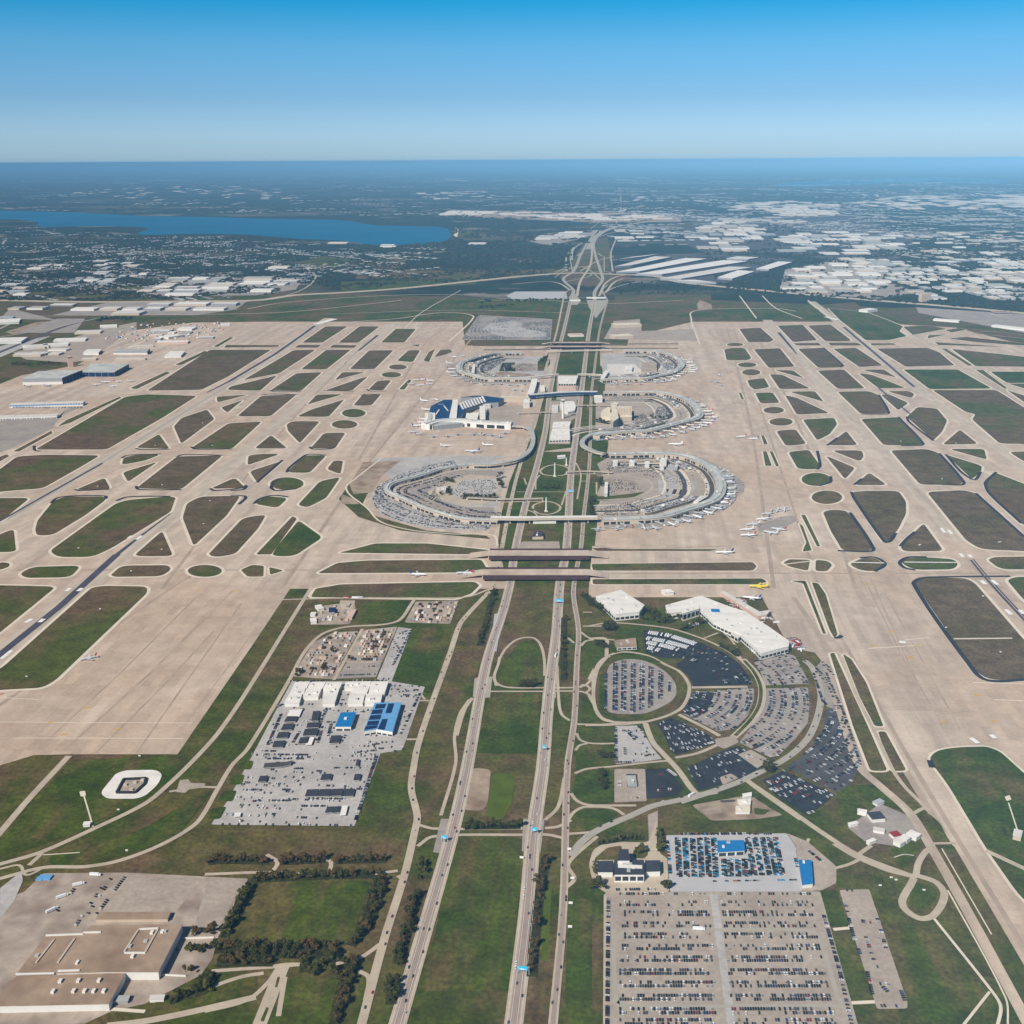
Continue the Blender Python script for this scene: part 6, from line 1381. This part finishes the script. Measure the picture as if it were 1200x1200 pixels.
for a in (('D7','10,292 60,288 195,290',13,'the row along the north edge of the depot yard','br'),('D7','232,292 370,285',10,'the row inside the turning loop','bdr'),('D7','402,288 555,285',11,'the row east of the turning loop','bdr'),
  ('D7','142,345 360,335 520,330',24,'the row north of the square green field','bd',3),('D7','118,380 90,450 60,520',9,'the row on the west side of the square green field','dg'),('D7','548,345 520,420 500,480 445,545',16,'the row on the east side of the square green field','bd',4),('D7','535,330 510,420 485,500',12,'the inner line east of the square green field','bd',4),
  ('D7','30,558 130,552 300,555 418,548',20,'the row on the south side of the square green field','bdr',4),('D7','45,585 120,570 400,575',13,'the second row south of the square green field','bd',5),('D7','35,600 210,600',9,'the row by the depot entrance road','bd'),
  ('D7','290,615 400,600',8,'the clump at the fork below the green field','dg',5),('D7','300,635 380,630',5,'the lower clump below the green field','dg',5),('D7','460,590 440,650 420,720 395,790',15,'the hedgerow west of the western service road','bd',4),('D7','440,600 420,680 400,760',8,'the inner hedgerow west of the western service road','bd',4),
  ('D7','8,640 5,690',4,'the clump at the left of the depot entrance','dg'),('D7','675,290 660,345',5,'the clump beside the western freeway','dg',4),('D7','655,385 635,440 610,530 590,600',18,'the hedgerow along the western freeway','bd',4),('D7','595,545 590,610',5,'the thicket beside the western freeway','d',5),('D7','580,650 570,725',8,'the last clump beside the western freeway','d',4),
  ('D7','1045,270 1022,400 1005,560 1000,640',16,'the hedgerow east of the eastern freeway','br',4),('D7','795,185 965,183',12,'the row on the median link road','d',1.2),('D6','805,825 890,825',5,'the pair of clumps east of the tan depot','br'),('D6','775,905 850,900',5,'the clump in the small court east of the depot','dg'),('D6','770,985 810,975',3,'the clump at the depot wall','rb'),
  ('D6','870,1000 850,1060 760,1090 700,1110',10,'the dark hedge at the south-east corner of the depot','d',3),('D6','1020,640 990,740 930,830',8,'the line along the depot fence road','d'),('F1','330,165 400,215 470,240',10,'the clump south of the square freight building','gd',6),('F1','300,215 420,245',6,'the lower clump south of the square freight building','gd',4),('F1','150,225 205,200',4,'the clump west of the freight building','gd',4),
  ('F1','490,212 550,222',4,'the clump below the white office wing','d',3),('F1','520,285 600,250 690,230',10,'the belt along the slanting cargo building','gdb',5),('F1','0,135 70,160 130,190',8,'the hedge west of the square freight building','d',2),('F1','95,290 135,270',4,'the big dark clump on the lawn north of the oval','d',4,1.5),('F1','35,360 85,390',4,'the second dark clump on the lawn','d',3,1.3),
  ('F1','740,370 790,395 840,430',8,'the belt between the bus park and the cargo building','gd',2),('F1','730,310 760,330',3,'the small clump by the cargo building','gd'),('F2','605,850 650,860',4,'the round dark clump at the ring road','d',2,1.3),('F3','285,320 380,330',5,'the dark clump on the western lawn','d',3),('F3','300,430 310,580',4,'the two clumps on the lower western lawn','d',2),
  ('F4','45,120 185,100 265,95',8,'the arc of shrubs above the office drive','g',1,.8),('F4','345,60 350,160',8,'the hedge along the hire lot entrance','g',1.5,.8),('F4','18,335 65,335',2,'the corner of the office drive','d',1),('F4','365,330 380,345',2,'the south-east corner of the office drive','d',1),('F4','230,170 275,165',4,'the court of the dark-roofed office','g',2),('F4','30,210 35,280',4,'the west wall of the office','g',1,.7),
  ('D3','345,475 310,600 265,760',16,'the hedge beside the western freeway','db',3),('D3','690,620 688,780 690,930',10,'the hedge beside the eastern freeway','db',3),('D3','460,965 545,965',6,'the row below the teardrop loop','d',1),('D3','775,500 850,560 930,610',8,'the slanting hedge beside the freight road','d',2),
  ('E8','290,305 470,305',5,'the row on the median lawn','d',1),('E8','720,390 730,470 745,560',8,'the belt west of the southeast loop','d',3,1.3),('E8','800,240 815,290',3,'the clump at the south-east loop yard','d',2,1.3),('E1','690,330 770,345',4,'the inner court of the south-west loop','d',2,1.2),('E1','720,400 720,460',4,'the west side of the loop car park','d',2,1.2),('E1','620,405 650,460',4,'the pale building in the loop','d',2,1.2),('E1','840,485 1140,480',10,'the south rim of the loop car park','d',2,1.3),('E1','1165,300 1175,400',6,'the east end of the loop car park','d',3,1.3),
  ('C7','520,560 620,560',5,'the hotel loop garden','d',3,1.3),('E5','60,330 190,355',7,'the garden west of the hotel','d',3,1.4),('E6','930,180 980,170',5,'the belt east of the north-western loop','d',4,1.4),('E6','580,220 700,265',7,'the garden of the north-western loop','d',4,1.4),('G3','90,405 260,405',12,'the row in front of the pink tower, western half','d',3),('G3','310,405 500,402',12,'the row in front of the pink tower, eastern half','d',3),('F7','375,155 380,160',1,'the storage yard, north','d',1,1.3),('F7','310,280 315,285',1,'the storage yard, south','d',1,1.3),('F7','100,340 150,300',3,'the west corner of the storage yard','d',2,1.2),('F7','510,215 520,220',1,'the road between the storage yards','d',1,1.4)):
    row(*a[:4], **dict(zip(('mix','jit','sc'), a[4:])))
flush_sheets()
CM = {'g':'leaf_green','d':'leaf_dark','b':'leaf_brown','r':'leaf_red'}; CN = {'g':'green','d':'dark green','b':'brownish','r':'russet'}
TREES.sort(key=lambda q: q[0]**2+q[1]**2); tail = MB(); nind = 0
for x, y, ck, place, k, n, sc in TREES:
    v = rng.randint(0,5); tb, tt, cm = TM[v]; rz = rng.uniform(0,6.28)
    if nind < 298 and on_screen(x, y):
        nind += 1
        if ck not in cm: cm[ck] = tb.mesh('crown', M[CM[ck]])
        r = empty('tree',(x,y,.3),rz); r.scale = (sc,sc,sc*rng.uniform(.9,1.1))
        tag(r, lab('%s tree %s %s' % (CN[ck], ordn(k).replace('number ','no. ') + ' in', place.replace('the ','',1) if False else place) if n > 1 else '%s tree alone at %s' % (CN[ck], place)), 'tree', 'trees of '+place)
        link(bpy.data.objects.new('crown', cm[ck]), r); link(bpy.data.objects.new('trunk', tt), r)
    else:
        for f in tb.f[::2]: tail.face([(x+tb.v[i][0]*sc*1.1, y+tb.v[i][1]*sc*1.1, tb.v[i][2]*sc) for i in f], 'gdbr'.index(ck))
if tail.f: tag(tail.build('distant_trees', [M[CM[k]] for k in 'gdbr']), 'scattered trees around the terminals too many to tell apart','trees',kind='stuff')
# ================================================================== FAR COUNTRY
# highways
def far_way(m, c, s, wd, z=2.0): way('highway', m, c, s, wd, z)
far_way('road','PX','-200,349 0,352 110,354 220,353 300,352 345,346 400,343 470,338 540,331 620,323 670,320 710,321 770,324 800,331 900,341 1000,350 1100,358 1200,367 1400,385',75)
far_way('road','PX','-200,372 0,371 160,369 330,366 470,352',14)
far_way('road_grey','PX','0,395 60,385 110,374 170,364 260,357 340,345 370,325 355,312',14)
far_way('road','PX','290,362 330,355 420,348 500,345 640,347 700,350',14); far_way('road','C2','930,545 990,500 1100,500 1250,510',16)
for s, wd in (('670,347 672,340 660,327 672,318 680,300 690,282 700,270',24),('697,352 697,342 706,328 704,318 698,300 696,285 704,270',24),('706,345 720,337 745,331 770,330',14),('664,330 690,324 704,318 720,322',12),('650,325 675,312 690,316 704,328',10),
   ('660,352 664,342 672,338',10),('712,352 706,340 712,334',10),('670,305 672,292 684,284 706,276 740,268 800,262',20),('708,318 708,300',9),('671,318 668,300 672,292',9),('690,270 700,262 716,252 724,240 728,225 722,205',12),('640,323 655,318 668,308',9)): far_way('road_grey','PX',s,wd,2.4)
lay('toll_plaza','road_grey','C2','800,565 815,545 842,578 830,592 806,592',2.8); lay('toll_plaza','road_grey','C2','862,575 935,575 925,600 895,640 870,600',2.8)
way('highway','light_concrete','C2','385,320 405,322 398,362',45,2.2)
lay('grass','field','PX','655,325 668,312 676,296 690,280 712,278 716,300 712,318 745,326 720,334 690,336 668,333',.75,40)
way('interchange','road_grey','PX','690,292 700,276 722,266 760,260 812,257',70,.9)
for s, wd in (('676,347 680,330 692,310 694,285',18),('668,340 655,332 640,330 600,333',16),('702,347 712,330 735,322 780,322',16),('650,318 690,312 730,312',16),('680,318 700,306 720,300',12),('676,300 690,296 706,300',12),('664,318 664,300 672,290',14),('718,318 716,296 722,280',14),('560,352 640,352 700,356 800,352',14),('690,262 720,256 745,250',26),('722,262 728,240 726,222',18),('800,262 860,255 900,240',22),('712,300 760,300 840,296',14)): far_way('road','PX',s,wd,2.6)
flush_sheets()
# toll canopies
for s,l in (('804,579 840,579','western'),('862,570 930,570','eastern')):
    building('toll_canopy','long white toll canopy across the %s carriageway'%l,'canopy',rect('C2',s,20),8,'white_wall','white_roof',0)
building('terminal_annex','cream flat-roofed building east of the far end of the spine','building',rect('C7','345,160 440,155',70),12,'tan_wall','cream',5); building('terminal_annex','pale block behind the cream building at the far end of the spine','building',rect('C7','350,105 480,100',80),14,'tan_wall','cream',5); building('terminal_annex','small pink-roofed block between the freeways at the far end of the spine','building',rect('C7','120,150 190,148',60),9,'white_wall','pink',2)
building('office_tower','tan office tower standing alone by the eastern highway','tower',rect('C3','840,582 872,580',30),48,'pink','pink',2,'tan_wall',(.1,.9))
building('airline_office','low tan block with blue glass near the right edge of the photo','building',rect('C3','1105,628 1160,626',60),14,'tan_wall','tan_roof',2,'deep_blue',(.3,.8)); building('concourse_shed','long white freight shed beside the eastern cross runway, left one','shed',rect('C3','880,648 970,655',40),10,'white_wall','white_roof',2); building('concourse_shed','long white freight shed beside the eastern cross runway, right one','shed',rect('C3','1085,670 1250,690',45),10,'white_wall','white_roof',2)
building('white_hangar','small white hangar north of the eastern cross runway','hangar',rect('C3','650,620 685,615',60),14,'white_wall','white_roof',0)
# --- warehouses
rng = random.Random(77)
WH = []
OBST = [(p_, wd) for p_, wd in FR]
def zone(c, s, name, dens, sx, sy, rz, roofs=('white_roof',), h=(9,13), gap=(24,50)):
    poly = [P2(q) for q in pts(c, s)]
    cx, cy = cen(poly); cz, sz_ = math.cos(rz), math.sin(rz)
    loc = [((x-cx)*cz+(y-cy)*sz_, -(x-cx)*sz_+(y-cy)*cz) for x, y in poly]
    x0, x1 = min(q[0] for q in loc), max(q[0] for q in loc); y0, y1 = min(q[1] for q in loc), max(q[1] for q in loc)
    y = y0
    while y < y1:
        d = rng.uniform(*sy); x = x0+rng.uniform(0, 40)
        while x < x1:
            w_ = rng.uniform(*sx); mx_, my_ = x+w_/2, y+d/2
            ok = all(inside(mx_+a*w_*.3, my_+b_*d*.3, loc) for a, b_ in ((0,0),(1,1),(1,-1),(-1,1),(-1,-1)))
            if ok and rng.random() < dens*.9:
                WH.append((cx+mx_*cz-my_*sz_, cy+mx_*sz_+my_*cz, w_, d*rng.uniform(.8,1), rng.uniform(*h), rz, rng.choice(roofs), name))
            x += w_+rng.uniform(*gap)
        y += d+rng.uniform(*gap)*2.4
W_ = ('white_roof',)*3+('pale_roof',)*3+('grey_roof',)*2
for k, s in enumerate(('722,304 760,300 775,297 738,301','715,313 742,311 790,301 765,300','716,319 752,318 832,303 802,302','738,321.5 778,321.5 880,306 846,304.5','768,326.5 800,327 886,313 852,312','837,325 860,327 888,318 863,316','882,315 903,316 932,307 910,306','847,303 878,304 894,301.5 862,300','780,328 815,330 848,331.5 815,327.5')):
    building('warehouse','long slanting white warehouse just north of the highway, %s from the freeway junction'%ordn(k),'warehouse',offset(from_roof('PX',s,14),-22),14,'grey_wall','pale_roof' if k % 3 == 1 else 'white_roof',6,group='slanting warehouses north of the highway')
zone('C3','20,375 20,330 130,285 300,290 480,300 300,320 330,400 240,408 100,415','the warehouse estate left of the straight freight road',.8,(120,280),(170,330),.0,W_)
zone('C3','330,405 320,355 470,330 820,350 800,372 760,430 600,440 440,420','the warehouse estate right of the straight freight road',.82,(140,320),(150,290),.0,W_)
zone('C3','290,290 290,255 400,250 540,265 540,280','the far warehouses beyond the freight road',.8,(200,420),(160,260),0,W_)
zone('C3','340,540 360,470 560,430 750,440 700,500 820,545 690,565 460,550','the business park inside the highway bend',.85,(80,170),(120,230),0,W_)
zone('C3','540,430 760,430 950,500 1180,560 1180,585 880,580 820,560','the low offices beside the tan office tower',.75,(50,120),(70,140),.1,W_)
zone('C3','820,400 1000,405 1200,410 1300,440 1300,540 1180,555 900,480','the eastern estate beyond the office tower',.62,(60,170),(90,190),.1,W_)
zone('C3','600,330 820,340 1100,330 1300,345 1300,400 1000,400 820,380','the far eastern estate',.22,(60,180),(60,120),.1,W_)
zone('C2','350,277 380,262 700,265 850,270 1040,275 1190,285 1190,297 900,300 600,280','the long line of white warehouses beyond the lake',.85,(220,420),(200,330),.0,('white_roof',))
zone('C2','670,365 720,340 900,330 880,348 730,382','the pale estate left of the freeway junction',.7,(150,300),(120,200),0,W_)
zone('C2','960,375 960,330 1090,325 1100,380','the sheds right of the freeway junction',.5,(100,220),(80,160),0,W_)
zone('C1','510,530 530,495 880,495 1060,500 1040,535 900,555 760,560 480,560','the western estate north of the highway',.8,(90,240),(70,130),.05,W_)
zone('C1','190,625 380,585 860,580 830,605 690,625 440,630','the western estate south of the highway',.85,(80,210),(80,150),.05,W_)
zone('C1','230,530 240,480 520,470 520,500 400,520','the small works west of the estate',.55,(50,120),(50,90),.05,W_)
zone('C1','-60,680 -60,630 100,630 200,640 270,650 190,690','the warehouses at the far left edge',.6,(120,260),(90,140),.3,W_)
zone('C4','100,285 250,225 400,210 400,235 240,280','the row of sheds behind the pink tower',.8,(40,90),(35,70),0,W_,(6,9),(14,30))
zone('C4','60,250 240,190 330,170 330,205 150,265','the roofs along the western access road',.8,(50,110),(40,80),.1,W_,(6,9),(14,30))
zone('C4','640,200 720,160 900,150 880,200 740,215','the small roofs of the container yard',.6,(30,70),(30,60),0,W_,(6,9),(14,40))
zone('C1','-60,615 -60,590 300,590 200,625','the depots south of the western highway',.5,(70,150),(60,110),0,W_)
zone('C1','-60,500 100,520 200,540 160,570 -60,570','the works north of the western highway',.55,(60,140),(50,100),0,W_)
zone('C3','160,260 180,235 420,225 560,240 500,262 330,262','the pale sheds on the northern skyline road',.6,(120,300),(200,360),0,W_)
zone('C3','560,235 800,205 1200,215 1300,240 1100,262 760,258','the remote commercial strip to the north-east',.4,(100,300),(200,420),0,W_)
zone('C3','1000,205 1300,205 1300,240 1010,232','the pale quarry sheds at the right skyline',.5,(250,500),(300,500),0,('pale_roof','white_roof'))
zone('C2','260,195 500,190 560,215 300,225','the far roofs north of the lake dam',.15,(120,300),(150,350),0,W_)
zone('C1','200,195 700,170 1100,180 1150,225 500,225','the far roofs beyond the lake',.05,(100,260),(150,350),0,W_)
zone('C1','0,470 200,440 520,430 520,470 240,480 60,500','the old town works',.3,(50,130),(80,150),0,W_)
zone('C1','1145,400 1160,375 1230,375 1240,400','the white works on the lake shore',.9,(160,300),(150,250),0,('white_roof',)); zone('C2','140,395 150,380 210,380 200,395','the white boat sheds on the lake shore',.9,(90,160),(90,160),0,('white_roof',)); zone('C2','455,385 460,365 505,372 500,388','the white pump works by the dam',.9,(150,250),(150,250),0,('white_roof',))
zone('C1','940,470 960,455 1050,455 1050,475','the cream shopping centre',.9,(150,300),(100,200),0,('cream',))
WH.sort(key=lambda q: q[0]**2+q[1]**2)
sizes = {}
for i, q in enumerate(WH): sizes.setdefault(q[7], []).append((q[2]*q[3], i))
rank = {}
for nm, l in sizes.items():
    for k, (a, i) in enumerate(sorted(l, reverse=True)): rank[i] = k
rest = MB(); RF = {'white_roof':'white','pale_roof':'pale','grey_roof':'grey','cream':'cream'}; RI = list(RF)
for i, (x, y, a, d, h, rz, rf, nm) in enumerate(WH):
    b = MB() if i < 300 else rest; z = .4
    if i < 300:
        r = empty('warehouse',(x,y,z),rz)
        k = rank[i]; sz = 'large' if a*d > 22000 else ('medium' if a*d > 9000 else 'small')
        if k < 4: tag(r, lab('%s %s-roofed warehouse of %s' % (('largest','second largest','third largest','fourth largest')[k], RF[rf], nm)),'warehouse','warehouses of '+nm)
        else: tag(r,'%s %s-roofed warehouse among %s' % (sz, RF[rf], nm),'warehouse','%s %s warehouses of %s' % (sz, RF[rf], nm))
        w1 = MB(); w1.box(0,0,0,a,d,h); w1.f = w1.f[:4]; w1.m = w1.m[:4]
        me = w1.mesh('wall', M['tan_wall' if i % 3 == 0 else 'grey_wall' if i % 3 == 1 else 'white_wall']); link(bpy.data.objects.new('wall', me), r)
        w2 = MB(); w2.box(0,0,h,a+1,d+1,.8,bottom=True); n = int(a/45)
        for j in range(n): w2.box(-a/2+(j+.5)*a/n, rng.uniform(-.3,.3)*d, h+.8, 5, 5, 1.5)
        link(bpy.data.objects.new('roof', w2.mesh('roof', M[rf])), r)
    else:
        rest.box(x,y,z,a,d,h,rz,4,RI.index(rf))
if rest.f: tag(rest.build('distant_sheds',[M[k] for k in RI]+[M['tan_wall']]),'far-off sheds and warehouse roofs too many to count','distant roofs',kind='stuff')
lay('paved_yard','lot_tan','C4','60,252 250,212 480,140 640,110 640,245 400,290 330,300 120,285',.6,15); lay('bare_ground','dirt','C4','25,155 170,110 330,100 210,148 60,168',.6,10); lay('paved_yard','lot_grey','C4','-60,240 100,195 240,175 60,250 -60,300',.6,10)
way('road','asphalt_mid','C4','-60,275 150,190 300,132 480,88 640,72',24,.9); way('road','road_grey','C4','-60,170 100,95 160,85',14,.9); lay('paved_yard','lot','C4','-60,560 270,556 400,500 310,520 240,610 60,700 -60,740',2.2,4)
# --- paved yards around the estates
for c, s, m in (('C3','340,545 360,468 560,430 750,440 700,500 830,550 690,570 460,555','lot'),('C3','10,380 10,325 130,282 300,288 540,262 820,350 760,432 600,442 330,408 100,416','asphalt_mid'),('C3','-60,505 -60,412 280,418 400,433 270,480 140,518','asphalt_mid'),('C1','480,562 510,528 530,493 880,493 1065,500 1040,538 900,558','lot'),('C1','180,628 380,583 870,578 830,608 690,628','lot'),
   ('C2','345,279 380,258 1045,268 1195,284 1195,300 900,302','dirt'),('C2','660,368 720,338 905,328 880,350 730,384','lot'),('C1','0,640 40,600 60,610 200,645','lot'),('C1','300,640 260,690 60,690 200,640','lot'),('C3','820,600 1200,625 1300,660 1300,700 1200,690 830,620','lot')):
    lay('paved_yard', m, c, s, .6, 20)
for c, s, m in (('C2','0,545 0,510 490,500 470,520','green'),('C2','50,500 60,475 480,468 490,505','field'),('C1','150,580 170,545 330,525 510,520 500,545 280,570','field'),('C2','480,500 640,470 900,455 800,480 500,510','field'),('C1','-60,640 60,590 340,590 180,640','field'),('C1','1060,440 1130,420 1240,430 1200,475 1090,470','green'),('C2','400,350 420,325 500,330 440,360','green'),('C3','640,605 830,600 900,640 760,650','field'),('C2','960,560 1300,555 1300,600 960,605','field'),('C2','60,450 150,420 240,418 200,470','field')):
    lay('field', m, c, s, .5, 30)
flush_sheets()
# --- suburbs and woodland masses
def zones_px(c, lst):
    return [[px(c, *map(float, q.split(','))) for q in s.split()] for s in lst]
hb = MB(); rng = random.Random(99)
RC = ['white_roof','pale_roof','grey_roof','tan_roof','grey_wall']
AVOID = [[P2(q) for q in pts(c,s)] for c,s in (('PX','-300,240 0,246 233,253 400,257 528,272 528,283 440,289 287,277 165,277 0,259 -300,264'),('PX','-400,440 130,375 545,378 545,366 640,352 800,350 1300,372 1500,420 1900,1500 -700,1500'))]
WHP = [(q[0],q[1],max(q[2],q[3])*.6) for q in WH]; GRID = {}
for x,y,r in WHP: GRID.setdefault((int(x//400),int(y//400)),[]).append((x,y,r))
def clear(x, y):
    if any(inside(x,y,p) for p in AVOID): return False
    gx_, gy_ = int(x//400), int(y//400)
    for i in (-1,0,1):
        for j in (-1,0,1):
            for a,b_,r in GRID.get((gx_+i,gy_+j),()):
                if abs(x-a) < r and abs(y-b_) < r: return False
    return True
def houses(poly_px, n, sz, hgt=(4,8)):
    """short streets of roofs, each street following the grid of its quarter"""
    xs = [q[0] for q in poly_px]; ys = [q[1] for q in poly_px]; k = 0; tries = 0
    while k < n and tries < n*6:
        tries += 1; u, v = rng.uniform(min(xs),max(xs)), rng.uniform(min(ys),max(ys))
        if not inside(u,v,poly_px): continue
        if (math.sin(u*.06+v*.7)+math.sin(u*.027-v*.31+2)+math.sin(v*1.3+u*.015)) < .15: continue
        q = at(u,v); f = 1+max(0,(q.y-9000)/40000); a = math.sin(q.x*.0006)*.5+math.cos(q.y*.0004)*.4+rng.choice((0,1.571))
        s = rng.uniform(*sz); m = rng.randint(4,12); rf = rng.choices((0,1,2,3),(2,4,5,4))[0]
        for j in range(m):
            x = q.x+math.cos(a)*j*s*1.7*f; y = q.y+math.sin(a)*j*s*1.7*f
            if rng.random() < .25 or not clear(x,y): continue
            hb.box(x,y,0,s*rng.uniform(.7,1.2)*f,s*rng.uniform(.6,1)*f,rng.uniform(*hgt),a,4,rf if rng.random() < .6 else rng.randint(0,3)); k += 1
for z_, n, sz in zip(zones_px('PX',['-80,345 0,300 100,280 230,290 330,300 350,320 300,345 170,350','-80,300 0,266 50,268 160,278 280,278 400,285 440,300 300,305 100,300','300,318 470,290 520,290 400,330','-80,245 0,203 200,203 500,215 500,255 300,250','500,250 520,215 720,215 760,255 700,262','730,290 720,240 900,225 1000,222 1280,230 1280,262 1000,262','960,262 1280,240 1280,300 1000,300','1050,300 1280,285 1280,360 1150,352','-80,217 300,200 700,200 900,203 700,215','700,240 760,205 1280,215 1280,232 900,225']),
    (1700,1000,200,520,500,1700,1600,1000,260,560), ((12,30),(12,28),(20,60),(30,90),(25,80),(22,80),(16,45),(14,34),(60,180),(50,150))): houses(z_, n, sz)
tag(hb.build('distant_houses',[M[k] for k in RC]),'far-off town roofs spread around the airport too many to count','distant town',kind='stuff')
# woodland: ragged clumps of crowns
wb = MB()
def clump(x, y, s, h, mi):
    n = 6; a0 = rng.uniform(0,6.28); top = [(x+rng.uniform(-.2,.2)*s, y+rng.uniform(-.2,.2)*s, h*rng.uniform(.85,1.1))]
    ring1 = [(x+math.cos(a0+i*2*math.pi/n)*s*rng.uniform(.35,.6), y+math.sin(a0+i*2*math.pi/n)*s*rng.uniform(.35,.6), h*rng.uniform(.6,.95)) for i in range(n)]
    ring0 = [(x+math.cos(a0+i*2*math.pi/n)*s*rng.uniform(.6,1), y+math.sin(a0+i*2*math.pi/n)*s*rng.uniform(.6,1), 0) for i in range(n)]
    for i in range(n):
        j = (i+1) % n; wb.face([ring1[i],ring1[j],top[0]],mi); wb.face([ring0[i],ring0[j],ring1[j],ring1[i]],mi)
def woods(poly_px, n, sz, wave=True):
    xs = [q[0] for q in poly_px]; ys = [q[1] for q in poly_px]; k = 0; tries = 0
    while k < n and tries < n*10:
        tries += 1; u, v = rng.uniform(min(xs),max(xs)), rng.uniform(min(ys),max(ys))
        if not inside(u,v,poly_px): continue
        if wave and (math.sin(u*.07+v*.5)+math.sin(u*.031-v*.43+1)+math.sin(v*.9+u*.05)) < -.5: continue
        q = at(u,v)
        if not clear(q.x,q.y): continue
        f = 1+max(0,(q.y-9000)/12000); s = rng.uniform(*sz)*f
        clump(q.x,q.y,s,rng.uniform(7,13)*min(f,1.4),rng.randint(0,2)); k += 1
for z_, n, sz in zip(zones_px('PX',['-80,352 0,300 100,270 330,278 360,320 320,345 170,352','340,330 420,290 530,280 670,285 665,318 540,330 400,340','530,250 700,268 690,285 530,280','860,345 800,300 900,262 1000,280 1280,300 1280,372 1000,350','-80,246 0,198 600,198 1280,201 1280,262 950,235 730,262 530,262 500,255 240,250','930,300 1280,262 1280,310 1000,300','720,330 720,345 900,345 800,332','0,430 60,400 120,372 160,372 100,405 40,432','560,352 660,350 660,366 560,368']),
    (3800,1500,500,2200,3600,1500,120,260,60), ((12,30),(14,34),(16,36),(9,24),(20,60),(16,34),(8,16),(8,16),(8,14))): woods(z_, n, sz)
tag(wb.build('woodland',[mat('wood_dark',(.013,.022,.013),var=.3,scale=.01),mat('wood_green',(.019,.030,.015),var=.3,scale=.01),mat('wood_brown',(.033,.030,.017),var=.3,scale=.01)]),'far-off woodland and garden trees reading as one dark mass','woodland',kind='stuff')
